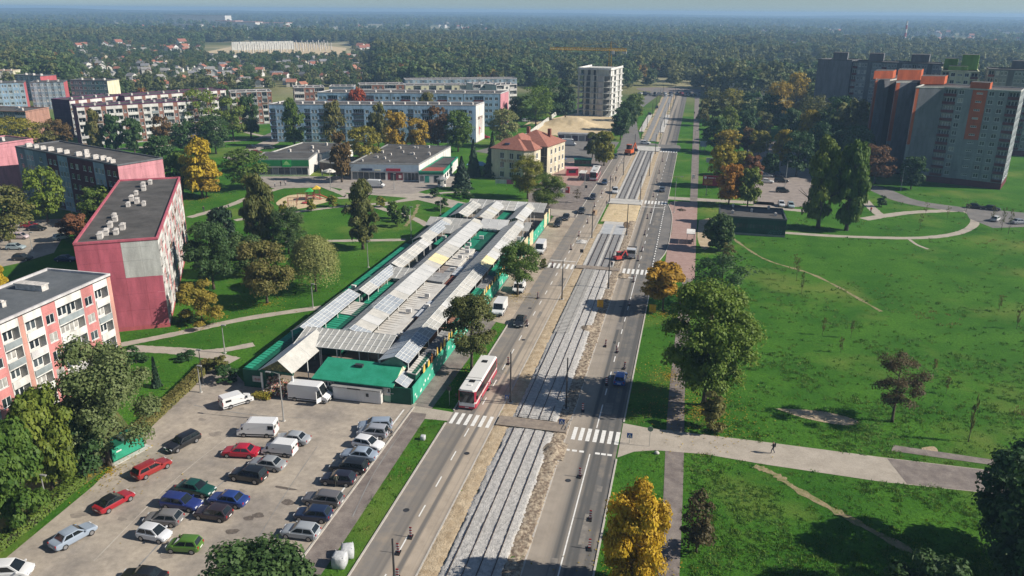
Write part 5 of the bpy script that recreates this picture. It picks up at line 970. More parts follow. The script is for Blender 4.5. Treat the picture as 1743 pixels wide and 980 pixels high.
it,an,L=front(t,lp[0],lp[1],[('fascia',0,1,3.1,5.1,mat('fascia_green',(.015,.17,.05),.5,var=.1),.15),('fascia_trim',0,1,2.75,3.05,m_galv,.2),('logo_panel',.52,.68,2.9,5.2,mat('fascia_green_light',(.02,.28,.06),.5),.25)]+panes(.02,.97,9)); 
mid=Vector(lp[0]).lerp(Vector(lp[1]),.6); nn=Vector((math.sin(an),-math.cos(an))); part('logo',MB().poly([(-.9,0,0),(.9,0,0),(0,0,1.0)]).poly([(-1.2,0,-.35),(1.2,0,-.35),(1.2,0,-.12),(-1.2,0,-.12)]).mesh('logo',mat('logo_pale',(.3,.55,.2),.6)),t,(mid.x+nn.x*.27,mid.y+nn.y*.27,4.0),an)
q=[(-144.4,252.9),(-125.5,252.9),(-125.0,278),(-144.0,275)]
t2,lp2,rf2=shop('shop_hall','flat roofed hall behind the green-fascia shop',q,4.4,PC['lgrey'],m_roof)
for u,v in ((.3,.1),(.75,.1),(.85,.12),(.5,.5),(.6,.8)): p=Vector(lp2[0]).lerp(Vector(lp2[1]),u).lerp(Vector(lp2[3]).lerp(Vector(lp2[2]),u),v); part('roof_vent',_ch,rf2,(p.x,p.y,4.45),0,scale=(.9,.5,.9))
q=[(-107.2,236),(-85.4,239.9),(-86.2,277),(-109.8,275)]
t,lp,rf=shop('supermarket','flat roofed shop with a pale fascia, red sign and white side wall',q,5.2,m_galv,m_roof)
m_fb=mat('fascia_pale_blue',(.34,.42,.5),.6,var=.08)
it,an,L=front(t,lp[0],lp[1],[('fascia_panel',i/8+.001,(i+1)/8-.001,2.9,5.15,m_fb,.12) for i in range(8)]+[('sign_dark',.16,.32,3.2,3.9,mat('sign_navy',(.02,.03,.08),.5),.22),('sign_red',.52,.73,3.1,4.0,mat('sign_red',(.35,.03,.05),.5,var=.08),.22),('sign_small',.35,.44,3.2,3.6,PC['cream'],.2),('shopfront_red',.54,.76,.3,2.7,mat('sign_wine',(.18,.03,.04),.5),.03)]+panes(.02,.51,6)+panes(.78,.99,4)+[('door',.58,.66,.1,2.5,G_[0],.06),('poster',.7,.74,.9,1.9,PC['white'],.06)])
for u,v in ((.1,.12),(.2,.3),(.22,.3),(.36,.25),(.34,.45),(.5,.12),(.62,.5),(.66,.5),(.8,.3),(.85,.6),(.9,.5),(.3,.8),(.5,.85),(.55,.85),(.7,.9),(.45,.6),(.16,.55)): p=Vector(lp[0]).lerp(Vector(lp[1]),u).lerp(Vector(lp[3]).lerp(Vector(lp[2]),u),v); s=random.uniform(.5,.9); part('roof_vent',_ch,rf,(p.x,p.y,5.25),random.choice((0,1.57)),scale=(s,s*.5,s*.8))
q=[(-84.6,237.4),(-77.0,239.2),(-80.2,266),(-85.6,265)]
t,lp,rf=shop('shop_annex','low annex with green fascia and red front roof beside the supermarket',q,3.4,m_gr,m_roof)
it,an,L=front(t,lp[0],lp[1],[('fascia',0,1,2.7,3.4,m_grd,.15),('door',.24,.42,.1,2.3,mat('door_green',(.03,.2,.16),.5),.05),('door',.62,.82,.1,2.3,G_[0],.05),('window',.05,.2,.6,2.2,G_[1],.05)]); part('front_roof',MB().prism([tuple(Vector(lp[0])*.98),tuple(Vector(lp[1])*.98),tuple(Vector(lp[1]).lerp(Vector(lp[2]),.28)),tuple(Vector(lp[0]).lerp(Vector(lp[3]),.28))],3.45,3.62).mesh('front_roof',mat('sheet_redroof',(.28,.07,.05),.6,var=.15)),t)
front(t,lp[1],lp[2],[('fascia',0,.6,2.7,3.4,m_gr,.1)]+[('window',.08+i*.14,.16+i*.14,.9,2.2,G_[0],.05) for i in range(4)])
# passage between the shops with terrace parasols
q=[(-123.2,246.5),(-107.6,240.5),(-108.6,257),(-122.5,257)]
shop('cafe_pavilion','low dark cafe pavilion between the two shops',q,3.3,m_galv,m_roof,wallm=mat('pavilion_brown',(.06,.045,.04),.7,var=.3))
um=MB(); 
for k in range(8):
    a=2*math.pi*k/8;c=2*math.pi*(k+1)/8; um.poly([(2*math.cos(a),2*math.sin(a),2.4),(2*math.cos(c),2*math.sin(c),2.4),(0,0,3.2)]).poly([(2*math.cos(a),2*math.sin(a),2.15),(2*math.cos(c),2*math.sin(c),2.15),(2*math.cos(c),2*math.sin(c),2.4),(2*math.cos(a),2*math.sin(a),2.4)])
umm=um.mesh('canopy',mat('parasol_cream',(.62,.6,.54),.8,var=.06))
for lb,x,y in (('big cream parasol on the cafe terrace, left one',562,303),('big cream parasol on the cafe terrace, right one',584,305)):
    X,Y=G(x,y); t=thing('parasol',lb,'parasol',(X,Y,0),0,'parasols on the cafe terrace'); part('canopy',umm,t,scale=(1.15,1.15,1)); part('pole',MB().tube([(0,0,0),(0,0,3.1)],.05,6).mesh('pole',m_galv),t)
cl=MB().lathe([(.05,0),(.06,.9),(.22,1.0),(.2,2.6),(.03,2.9)],8).mesh('folded_canopy',mat('parasol_cream',(0,0,0)))
for lb,x,y in (('folded cream parasol at the white shop wall',526,303),('folded cream parasol left of the big parasols',549,303),('folded cream parasol between the big parasols',573,305)):
    X,Y=G(x,y); t=thing('parasol',lb,'parasol',(X,Y,0),0,'parasols on the cafe terrace'); part('folded_canopy',cl,t); part('foot',MB().box(-.3,-.3,0,.3,.3,.1).mesh('foot',m_concd),t)
X,Y=G(752,317); t=thing('round_kiosk','small white octagonal newspaper kiosk by the supermarket','kiosk',(X,Y,0))
part('body',MB().lathe([(1.4,0),(1.4,2.3)],8).mesh('body',PC['white']),t); part('roof',MB().lathe([(1.75,2.3),(1.75,2.5),(1.2,2.75),(.2,3.1)],8).mesh('roof',m_galv),t)
for k in range(8): part('window',MB().box(-.4,-.03,.9,.4,.0,2.0).mesh('window',G_[0] if k%2 else PC['lgrey']),t,(1.3*math.sin(k*math.pi/4+.4),-1.3*math.cos(k*math.pi/4+.4),0),k*math.pi/4+.4)
X,Y=G(811,291); t=thing('blue_tent','pale blue market tent beside the spruces','tent',(X,Y,0)); part('roof',MB().poly([(-3,-2,2.3),(3,-2,2.3),(2.2,0,3.4),(-2.2,0,3.4)]).poly([(3,2,2.3),(-3,2,2.3),(-2.2,0,3.4),(2.2,0,3.4)]).poly([(-3,2,2.3),(-3,-2,2.3),(-2.2,0,3.4)]).poly([(3,-2,2.3),(3,2,2.3),(2.2,0,3.4)]).mesh('roof',mat('tent_blue',(.2,.36,.5),.6,var=.12)),t)
for x in (-2.8,2.8):
    for y in (-1.8,1.8): part('pole',MB().box(x-.04,y-.04,0,x+.04,y+.04,2.3).mesh('pole',m_galv),t)
# ---------------------------------------------------------------- yellow house with red hipped roofs
m_tile=mat('roof_tiles',(.25,.1,.07),.8,c2=(.34,.15,.11),scale=1.2,fine=.2,sc=(1,1,3)); m_tileP=mat('roof_pale_sheet',(.5,.45,.42),.6,var=.1)
TB=(-55.3,262.0); yh=thing('yellow_house','three-storey yellow house with red hipped roofs and a glazed corner','house',(TB[0],TB[1],0)); aT=rowf((-62.8,249.5),(-50.3,246.5))
yh.rotation_euler=(0,0,aT); HT=9.7
fr_=[(-6.4,-12.3),(5.4,-12.3),(8.0,-10.0),(8.0,-5.0),(5.6,-5.0),(5.6,-1.5),(8.8,-1.5),(8.8,13.5),(-6.4,13.5)]
part('wall',MB().prism(fr_,0,HT).mesh('wall',PC['yellow']),yh); part('eaves',MB().prism(inset(fr_,-.35),HT,HT+.2).mesh('eaves',mat('eave_brown',(.2,.1,.07),.7)),yh)
def hip(x0,y0,x1,y1,z,h,m_,nm='roof',px_=None):
    b=MB(); W=min(x1-x0,y1-y0)/2; 
    if y1-y0>=x1-x0: r0=((x0+x1)/2,y0+W,z+h); r1=((x0+x1)/2,y1-W,z+h); A,B_q,C,D=(x0,y0,z),(x1,y0,z),(x1,y1,z),(x0,y1,z); b.poly([A,B_q,r0],1).poly([B_q,C,r1,r0]).poly([C,D,r1]).poly([D,A,r0,r1])
    else: r0=(x0+W,(y0+y1)/2,z+h); r1=(x1-W,(y0+y1)/2,z+h); A,B_q,C,D=(x0,y0,z),(x1,y0,z),(x1,y1,z),(x0,y1,z); b.poly([A,B_q,r1,r0]).poly([B_q,C,r1]).poly([C,D,r0,r1]).poly([D,A,r0])
    b.poly([D,C,B_q,A]); return part(nm,b.mesh(nm,[m_,px_ or m_]),yh)
r1_=hip(-6.8,-12.7,5.8,-3.5,HT+.2,3.0,m_tile,px_=m_tileP); hip(-6.6,-10.4,8.4,-4.6,HT+.22,2.6,m_tile); r2_=hip(-6.8,-1.9,9.2,13.9,HT+.2,4.2,m_tile); hip(-6.7,-8.0,4.0,6.0,HT+.21,3.6,m_tile)
part('skylight',MB().box(-2.2,-11.0,HT+1.35,-.6,-10.0,HT+1.9).mesh('skylight',glass('skylight_blue',(.03,.05,.12))),r1_); part('chimney',MB().box(-1.5,4,HT+3,-.5,5,HT+5.4).mesh('chimney',m_rust),r2_); part('chimney',MB().box(5,7,HT+2,6,8,HT+4.8).mesh('chimney',m_rust),r2_)
for fl in range(3):
    for i,x in enumerate((-3.2,.2,2.9)): o=part('window',win_mesh(1.5,1.9,None,2),yh,(x,-12.42,.7+fl*3.05)); part('pane',pane_mesh(1.5,1.9,G_[0]),o)
    for y in (1.2,4.6,8,11): o=part('window',win_mesh(1.3,1.7,G_[0],2),yh,(8.92,y,.8+fl*3.05),math.pi/2)
    o=part('window',win_mesh(1.4,1.8,G_[1],2),yh,(8.12,-8.6,.8+fl*3.05),math.pi/2)
    for i in range(4): part('curtain_wall_pane',MB().box(5.62,-4.9+i*.85,.4+fl*3.1,5.72,-4.1+i*.85,3.3+fl*3.1).mesh('curtain_wall_pane',glass('curtain_glass',(.05,.06,.065))),yh)
    for i in range(3): part('curtain_wall_pane',MB().box(5.8+i*1.0,-1.62,.4+fl*3.1,6.7+i*1.0,-1.52,3.3+fl*3.1).mesh('curtain_wall_pane',MATS['curtain_glass']),yh)
text(yh,'BAŁTYKA',1.1,(-.3,-12.36,6.05),0,mat('letters_rust',(.35,.16,.1),.7))
# ---------------------------------------------------------------- low dark green building on the right
q=[(7.7,198.6),(23.6,198.6),(23.6,210.6),(7.7,210.6)]
t,lp,rf=shop('low_building','low dark green flat-roofed building with a row of small windows',q,4.2,mat('rim_dark',(.06,.07,.07),.6),m_roof,cat='building',wallm=mat('wall_dark_green',(.016,.06,.045),.7,var=.2,scale=.5,fine=.15))
front(t,lp[0],lp[1],[('window',.08+g*.19+i*.045,.08+g*.19+i*.045+.034,1.9,2.9,G_[1],.05) for g in range(5) for i in range(4)]+[('plinth',0,1,0,.5,m_concd,.06)])
for u,v in ((.2,.35),(.5,.6),(.85,.35),(.22,.95),(.78,.95)): part('roof_vent',_ch,rf,(lp[0][0]+15.9*u,lp[0][1]+12*v,4.25),0,scale=(.6,.35,.7))
rg=random.Random(2); b=MB()
for i in range(26): u=12.0+i*.12; z=.75+(.55 if i%2 else 0); b.bar((u,-.02,z),(u+rg.uniform(-.1,.25),-.02,z+rg.uniform(.2,.5)),.09,.012)
part('graffiti',b.mesh('graffiti',mat('spray_blue',(.3,.55,.65),.8)),t,(lp[0][0],lp[0][1],0))
# ---------------------------------------------------------------- vehicles
m_tyre=mat('tyre',(.018,.018,.018),.85,var=.2); m_rim=mat('rim',(.32,.32,.33),.35,var=.1,metal=.6); m_cglass=glass('car_glass',(.012,.016,.018),.05); m_trim=mat('trim_black',(.015,.015,.016),.6,var=.2)
m_hl=mat('headlight_glass',(.62,.64,.66),.15,var=.05,spec=.6); m_tl=mat('tail_light',(.32,.015,.015),.2,var=.1,spec=.5); m_plate=mat('number_plate',(.65,.65,.62),.5,var=.03)
#             L    W    H   nose belt  x positions from the rear (fractions): rear base, roof rear, roof front, windscreen base ; deck height, hood height
CT=dict(hatch=(4.05,1.72,1.47,.02,.90,.03,.14,.56,.73,.90,.86),small=(3.5,1.6,1.5,.02,.92,.03,.12,.58,.78,.92,.88),sedan=(4.55,1.76,1.43,.02,.90,.15,.27,.57,.72,.90,.82),wagon=(4.6,1.76,1.48,.02,.90,.02,.09,.58,.72,.90,.84),suv=(4.4,1.82,1.66,.02,1.02,.03,.1,.57,.72,1.02,.98),mpv=(4.1,1.75,1.62,.02,.95,.02,.09,.60,.80,.95,.90),coupe=(4.3,1.78,1.36,.02,.87,.1,.28,.52,.70,.86,.80))
_cm={}
def car_meshes(kind):
    if kind in _cm: return _cm[kind]
    L,W,H,_,belt,rb,rr,rf,wb,deck,hood=CT[kind]; X=lambda f:(f-.5)*L; hw=W/2; b=MB()
    # lower body: lofted sections (x, half width, sill, top)
    st=[(0,.80,.36,.62),(.015,.92,.30,deck-.10),(.06,.98,.22,deck),(rb+.03,1,.2,max(deck,belt)),(.5,1,.2,belt),(wb,1,.2,belt),(wb+.04,.99,.2,hood+.03),(.9,.97,.2,hood-.05),(.965,.92,.24,hood-.14),(.99,.82,.3,hood-.26),(1.0,.74,.36,.5)]
    st=sorted(st); prof=[]
    for f,k,z0,z1 in st:
        w=hw*k; prof.append([(X(f),-w*.86,z0),(X(f),-w,z0+.14),(X(f),-w,(z0+z1)/2),(X(f),-w*.985,z1-.10),(X(f),-w*.86,z1),(X(f),w*.86,z1),(X(f),w*.985,z1-.10),(X(f),w,(z0+z1)/2),(X(f),w,z0+.14),(X(f),w*.86,z0)])
    base=len(b.v)
    for p in prof: b.v+=p
    n=10
    for i in range(len(prof)-1):
        for k in range(n): b.f.append((base+i*n+k,base+i*n+(k+1)%n,base+(i+1)*n+(k+1)%n,base+(i+1)*n+k)); b.m.append(0)
    b.f.append(tuple(base+k for k in range(n))); b.m.append(0); b.f.append(tuple(base+(len(prof)-1)*n+k for k in range(n))[::-1]); b.m.append(0)
    # roof shell: frustum bottom ring (belt) to roof ring
    wb_,wt=hw*.93,hw*.74; zb=belt-.01
    B0=[(X(rb),-wb_,zb),(X(wb),-wb_,zb),(X(wb),wb_,zb),(X(rb),wb_,zb)]; T0=[(X(rr),-wt,H-.05),(X(rf),-wt,H-.04),(X(rf),wt,H-.04),(X(rr),wt,H-.05)]; M0=[(X(rr+.06),-wt*.7,H),(X(rf-.05),-wt*.7,H),(X(rf-.05),wt*.7,H),(X(rr+.06),wt*.7,H)]
    c=MB(); c.v+=B0+T0+M0
    for k in range(4): c.f.append((k,(k+1)%4,4+(k+1)%4,4+k)); c.m.append(0); c.f.append((4+k,4+(k+1)%4,8+(k+1)%4,8+k)); c.m.append(0)
    c.f.append((8,9,10,11)); c.m.append(0)
    def pane(a,b_,c_,d,m0=.08,m1=.12,off=.012):
        a,b_,c_,d=[Vector(q) for q in (a,b_,c_,d)]; nrm=(b_-a).cross(d-a).normalized()*off
        def pt(u,v): return tuple((a.lerp(b_,u)).lerp(d.lerp(c_,u),v)+nrm)
        return MB().poly([pt(m0,m1),pt(1-m0,m1),pt(1-m0,1-m1*.8),pt(m0,1-m1*.8)])
    ws=pane(B0[1],B0[2],T0[2],T0[1],.05,.03); rw=pane(B0[3],B0[0],T0[0],T0[3],.08,.12)
    def side(s):
        i0,i1=(0,1) if s<0 else (3,2); a,b_,c_,d=[Vector(q) for q in (B0[i0],B0[i1],T0[i1],T0[i0])]
        nrm=(b_-a).cross(d-a).normalized()*.012*(1 if s<0 else -1); o=MB()
        for u0,u1 in ((.06,.46),(.50,.93)):
            pt=lambda u,v:tuple((a.lerp(b_,u)).lerp(d.lerp(c_,u),v)+nrm); q=[pt(u0,.12),pt(u1,.12),pt(u1 if u1<.9 else .86,.84),pt(max(u0,.1),.84)]; o.poly(q if s<0 else q[::-1])
        return o
    out=dict(body=b.mesh('body',m_trim,'auto'),roof=c.mesh('roof',m_trim,'auto'),windscreen=ws.mesh('windscreen',m_cglass),rear_window=rw.mesh('rear_window',m_cglass),sl=side(-1).mesh('side_window',m_cglass),sr=side(1).mesh('side_window',m_cglass))
    r=.31 if kind not in('suv',) else .36
    out['tyre']=wheel_mesh(r); out['r']=r
    out['hl']=MB().box(-.07,-.17,-.07,.04,.17,.07).mesh('headlight',m_hl); out['tl']=MB().box(-.03,-.1,-.14,.05,.1,.14).mesh('tail_light',m_tl); out['plate']=MB().box(-.01,-.26,-.06,.01,.26,.06).mesh('number_plate',m_plate); out['mirror']=MB().box(-.08,-.1,-.06,.06,.1,.07).mesh('mirror',m_trim)
    _cm[kind]=out; return out
_wm={}
def wheel_mesh(r,w=.2):
    k=(round(r,2),w)
    if k not in _wm:
        b=MB(); n=14
        for y in (-w/2,w/2): b.v+=[(r*math.cos(2*math.pi*i/n),y,r*math.sin(2*math.pi*i/n)) for i in range(n)]
        for i in range(n): b.f.append((i,(i+1)%n,n+(i+1)%n,n+i)); b.m.append(0)
        b.f.append(tuple(range(n))[::-1]); b.m.append(0); b.f.append(tuple(range(n,2*n))); b.m.append(0); t=b.mesh('tyre',m_tyre)
        c=MB()
        for y,s in ((-w/2-.006,1),(w/2+.006,-1)):
            pts=[(.66*r*math.cos(2*math.pi*i/10),y,.66*r*math.sin(2*math.pi*i/10)) for i in range(10)]; c.poly(pts if s>0 else pts[::-1])
        _wm[k]=(t,c.mesh('rim',m_rim))
    return _wm[k]
def add_wheel(t,x,y,r,w=.2):
    a,c=wheel_mesh(r,w); o=part('wheel',a,t,(x,y,r)); part('rim',c,o)
def ends(rx,ry,fx,fy,z=.6):
    a=Vector(G(rx,ry,z)); c=Vector(G(fx,fy,z)); d=c-a; return ((a+c)/2,math.atan2(d.y,d.x))
def car(label,kind,col,pos,ang,group=None,roofcol=None,detail=True):
    M_=car_meshes(kind); L,W,H,_,belt,rb,rr,rf,wb,deck,hood=CT[kind]; X=lambda f:(f-.5)*L; hw=W/2
    t=thing('car',label,'car',(pos[0],pos[1],.03),ang,group); p=paint(col)
    part('body',M_['body'],t,mat=p); part('roof',M_['roof'],t,mat=paint(roofcol) if roofcol else p)
    for n_,k in (('windscreen','windscreen'),('rear_window','rear_window'),('side_window','sl'),('side_window','sr')): part(n_,M_[k],t)
    for x in (X(.2),X(.815)):
        for s in (-1,1): add_wheel(t,x,s*(hw-.09),M_['r'])
    if detail:
        for s in (-1,1): part('headlight',M_['hl'],t,(X(.975),s*hw*.64,hood-.22)); part('tail_light',M_['tl'],t,(X(.012),s*hw*.74,deck-.2)); part('mirror',M_['mirror'],t,(X(wb-.03),s*(hw+.07),belt+.06),mat=p)
        part('number_plate',M_['plate'],t,(X(1.0)+.01,0,.45)); part('number_plate',M_['plate'],t,(X(0)-.012,0,.55))
    return t
def van(label,pos,ang,L=5.4,W=1.95,H=2.35,col=(.66,.66,.66),nose=.8,windows=(),group=None,open_door=False,cat='van'):
    t=thing('van',label,cat,(pos[0],pos[1],.03),ang,group); hw=W/2; p=paint(col); x0,x1=-L/2,L/2; xw=x1-nose; hz=1.12 if H>2 else .98
    prof=[(x0,.3),(x0,H-.12),(x0+.12,H),(xw-.75,H),(xw-.45,H-.08),(xw+.12,hz+.05),(x1-.15,hz-.18),(x1,hz-.42),(x1,.3)]
    b=MB(); n=len(prof); ww=[hw]*n
    for s in (-1,1):
        b.v+=[(x,s*hw*(1 if z<hz+.1 else .92),z) for x,z in prof]
    for i in range(n): j=(i+1)%n; b.f.append((i,j,n+j,n+i)[::-1]); b.m.append(0)
    b.f.append(tuple(range(n))[::-1]); b.m.append(0); b.f.append(tuple(range(n,2*n))); b.m.append(0)
    part('body',b.mesh('body',p),t)
    e=.02; part('windscreen',MB().poly([(xw+.09+e,-hw*.86,hz+.1),(xw+.09+e,hw*.86,hz+.1),(xw-.42+e,hw*.8,H-.14),(xw-.42+e,-hw*.8,H-.14)]).mesh('windscreen',m_cglass),t)
    for s in (-1,1):
        y=s*(hw*.985+.0); q=[(xw-.85,y,hz+.1),(xw-.05,y,hz+.1),(xw-.42,s*(hw*.93+.01),H-.3),(xw-.85,s*(hw*.93+.01),H-.3)]; 
        if not (open_door and s<0): part('side_window',MB().poly(q if s<0 else q[::-1]).mesh('side_window',m_cglass),t)
        for (u0,u1) in windows: q=[(x0+u0,y,hz+.12),(x0+u1,y,hz+.12),(x0+u1,s*(hw*.93+.012),H-.35),(x0+u0,s*(hw*.93+.012),H-.35)]; part('side_window',MB().poly(q if s<0 else q[::-1]).mesh('side_window',m_cglass),t)
        part('headlight',MB().box(x1-.12,s*hw*.72-.16,hz-.42,x1+.02,s*hw*.72+.16,hz-.2).mesh('headlight',m_hl),t); part('tail_light',MB().box(x0-.02,s*hw*.9-.08,.75,x0+.04,s*hw*.9+.08,1.25).mesh('tail_light',m_tl),t); part('mirror',MB().box(xw-.1,s*(hw+.12)-.1,hz+.1,xw+.08,s*(hw+.12)+.1,hz+.4).mesh('mirror',m_trim),t)
        part('side_trim',MB().box(x0+.1,s*hw-.012,.42,x1-.3,s*hw+.012,.56).mesh('side_trim',m_trim),t)
    for x in (x0+1.0,x1-.9):
        for s in (-1,1): add_wheel(t,x,s*(hw-.1),.34)
    for s in (-.5,.5): part('rear_window',MB().poly([(x0-.012,s*hw+.3,hz+.15),(x0-.012,s*hw-.3,hz+.15),(x0-.012,s*hw-.28,H-.4),(x0-.012,s*hw+.28,H-.4)]).mesh('rear_window',m_cglass),t)
    part('bumper',MB().box(x1-.1,-hw*.95,.3,x1+.06,hw*.95,.58).mesh('bumper',m_trim),t); part('number_plate',MB().box(x1+.06,-.26,.38,x1+.075,.26,.5).mesh('number_plate',m_plate),t)
    if open_door: o=part('door',MB().box(-.9,-.04,.45,0,.04,hz).box(-.9,-.03,hz,-.8,.03,H-.3).mesh('door',p),t,(xw-.1,-hw-.03,0),math.radians(70)); part('door_glass',MB().box(-.8,-.02,hz,-.1,.02,H-.35).mesh('door_glass',m_cglass),o)
    return t
Z=lambda x,y:(x/2.722,620+y/2.722); Y2=lambda x,y:(400+x/2.722,620+y/2.722)
SIL=(.30,.32,.34); SILB=(.26,.31,.38); BLK=(.012,.013,.015); RED=(.30,.012,.02); NAVY=(.015,.025,.06); GRY=(.16,.155,.155)
def c2(label,kind,col,r,f,fn=Z,**k): p,a=ends(*fn(*r),*fn(*f)); return car(label,kind,col,p,a,'cars parked in the market car park',**k)
c2('silver-blue saloon parked along the hedge, nearest the bottom left','sedan',SILB,(250,840),(425,745)); c2('red car with a black roof second along the hedge','coupe',RED,(455,672),(600,592),roofcol=BLK); c2('red estate car third along the hedge','wagon',(.26,.02,.018),(645,508),(760,450)); c2('black estate car with silver roof rails facing the camera beyond the container','wagon',BLK,(900,330),(790,388))
c2('dark green saloon in the middle of the car park','sedan',(.008,.06,.045),(840,560),(975,585)); c2('dark blue estate car nose to the dark green saloon row','wagon',(.018,.03,.14),(752,625),(930,652)); c2('bright dark-blue saloon beside the seam in the concrete','sedan',(.02,.045,.18),(1135,635),(980,612)); c2('black hatchback with red tail lights below the blue saloon','hatch',(.03,.02,.025),(1060,697),(915,678)); c2('grey hatchback left of the black hatchback','hatch',GRY,(845,718),(670,708)); c2('small white hatchback in the left rows of the car park','small',(.55,.56,.58),(645,770),(785,797)); c2('small lime green hatchback','small',(.07,.16,.02),(930,840),(780,832)); c2('black car cut off by the bottom edge of the car park','sedan',BLK,(735,990),(590,975)); c2('white car cut off at the bottom left corner','mpv',(.6,.6,.6),(-60,962),(150,950))
c2('bright red saloon behind the white vans','sedan',(.38,.012,.03),(1190,405),(1040,398)); c2('silver saloon behind the small white van','sedan',SIL,(338,350),(195,335),Y2); c2('silver saloon next to the black off-roader','sedan',(.25,.26,.27),(230,470),(70,448),Y2); c2('black off-roader in the middle rows','suv',BLK,(140,525),(-15,500),Y2)
c2('silver-blue estate at the top of the right row by the pavement','wagon',SILB,(725,278),(572,282),Y2); c2('silver people carrier second in the right row, person behind it','mpv',(.3,.31,.34),(708,320),(572,308),Y2); c2('white hatchback third in the right row','hatch',(.66,.66,.67),(548,352),(688,380),Y2); c2('silver saloon fourth in the right row','sedan',SILB,(655,425),(495,408),Y2); c2('black estate fifth in the right row','wagon',BLK,(605,480),(450,463),Y2); c2('dark navy hatchback with the standing man beside it','hatch',(.018,.018,.03),(552,535),(405,522),Y2); c2('grey estate in the right row below the standing man','wagon',(.12,.115,.12),(490,632),(325,612),Y2); c2('navy hatchback second from the bottom of the right row','hatch',NAVY,(445,700),(280,685),Y2); c2('silver hatchback at the bottom of the right row','hatch',SIL,(390,783),(218,762),Y2)
def v2(label,r,f,fn=Y2,**k): p,a=ends(*fn(*r),*fn(*f),1.1); return van(label,p,a,**k)
v2('white minibus van left of the lamp post',(185,292),(25,287),L=4.9,H=2.1,windows=((.1,.8),)); v2('small white delivery van beside the bright red saloon',(277,385),(135,370),L=4.1,W=1.75,H=1.82,nose=.9); v2('large white van with its door open before the market gate',(258,122),(440,140),L=5.9,W=2.0,H=2.55,open_door=True); v2('white estate van nose to the market corner by the hedge',(1030,172),(1155,135),Z,L=4.3,W=1.75,H=1.75,windows=((.4,1.2),),nose=1.0)
# traffic on the avenue and parked along it
dn=-math.pi/2+.02
def pc(label,x,y,kind,col,ang=dn,z=.6,group='cars on the avenue',detail=True): return car(label,kind,col,G(x,y,z),ang,group,detail=detail)
pc('black car driving past the market toward the camera',885,546,'sedan',BLK); pc('blue car driving away on the right carriageway',1056,643,'hatch',(.02,.09,.34),math.pi/2)
pc('black car parked on the dusty strip, nearer of two',949,380,'wagon',BLK); pc('black car parked on the dusty strip, farther of two',963,369,'sedan',(.02,.022,.025)); pc('dark car coming down the avenue behind the parked pair',990,358,'sedan',BLK); pc('dark car beside the bare sapling at the plaza kerb',1009,335,'hatch',(.02,.02,.03)); pc('dark blue car overtaking the far bus',1029,310,'hatch',(.02,.04,.08)); pc('dark car near the orange road machine',1047,266,'hatch',(.03,.04,.04)); pc('black car far up the avenue by the bend',1106,194,'sedan',BLK); pc('blue-grey car driving away beside the far zebra crossing',1127,322,'sedan',(.05,.07,.1),math.pi/2); pc('small dark car at the far end of the avenue',1118,182,'sedan',BLK,detail=False)
for lb,x,y,L,H,a in (('white van parked at the market wall below the roadside tree',851,522,5.0,2.3,dn),('white van on the dusty strip facing the camera',920,421,5.4,2.5,dn),('white car-derived van under the roadside tree',884,486,4.2,1.85,dn),('white van lengthwise in the shop forecourt',640,313,5.2,2.4,0.1),('white box van in the car park behind the yellow house',968,243,6,2.7,0.0)): van(lb,G(x,y,1.1),a,L,2.0,H)
for lb,x,y,k,col,a in (('white pick-up with workers beside it on the median',1047,325,'suv',(.5,.5,.5),dn),('white pick-up crossing the tracks at the junction',1098,243,'suv',(.6,.6,.6),0.0)): car(lb,k,col,G(x,y,.6),a)
cp='cars in the right-hand car park'
for lb,x,y,k,col,a in (('upper white car in the right-hand car park',1304,298,'sedan',(.45,.46,.47),0.05),('lower white car in the right-hand car park',1305,308,'sedan',(.6,.6,.6),0.05),('blue car at the back of the right-hand car park',1306,285,'hatch',(.03,.08,.25),0),('second blue car in the right-hand car park',1318,291,'sedan',(.03,.1,.25),0),('dark car right of the blue cars',1325,298,'sedan',NAVY,0),('black car right of the lower white car',1330,307,'wagon',BLK,0),('dark van-like car standing alone in the car park aisle',1332,324,'mpv',(.02,.025,.025),0),('white car at the near edge of the right-hand car park',1330,347,'hatch',(.55,.56,.58),dn),('pale blue car beside the white one at the near edge',1346,349,'hatch',(.3,.38,.4),dn),('dark car on the street before the orange tower, left',1660,351,'sedan',BLK,-.3),('dark car on the street before the orange tower, right',1688,354,'sedan',BLK,-.3),('white car at the turning circle',1695,372,'hatch',(.5,.5,.5),1.0),('silver car at the turning circle near the right edge',1735,377,'sedan',(.25,.27,.3),.4)): car(lb,k,col,G(x,y,.6),a,cp if 'car park' in lb else None)
for lb,x,y,k,col,a in (('silver hatchback in the small left car park',27,420,'hatch',(.3,.36,.38),.25),('black car lower left in the small car park',38,438,'hatch',(.03,.03,.03),.2),('black saloon in the small left car park',62,388,'sedan',BLK,.2),('red car behind the black saloon',50,383,'hatch',RED,.2),('white car by the crimson gable block',104,403,'small',(.5,.55,.52),1.2),('dark blue car in the shade of the crimson gable block',112,440,'sedan',(.02,.03,.08),.2),('pale pink car under the olive tree',36,402,'small',(.5,.42,.43),.2),('red car near the green-fascia shop',437,259,'hatch',RED,.3),('dark car behind the green-fascia shop, left',428,250,'hatch',BLK,.3),('dark car behind the green-fascia shop, right',458,251,'hatch',(.04,.05,.05),.3),('red car past the mural gable',826,233,'hatch',(.35,.01,.03),.2),('silver car right of the yellow house',951,262,'hatch',(.3,.35,.42),.8),('blue car right of the yellow house',955,270,'hatch',(.05,.1,.25),.8),('black car behind the yellow-green roadside tree',1003,253,'wagon',BLK,.1),('white car left of the construction fence',895,205,'hatch',(.55,.55,.55),.4),('grey car left of the construction fence',903,203,'hatch',(.2,.2,.2),.4)): car(lb,k,col,G(x,y,.6),a,detail=False)
far_rows=[(x,y) for y in (160,163) for x in range(1088,1190,9)]
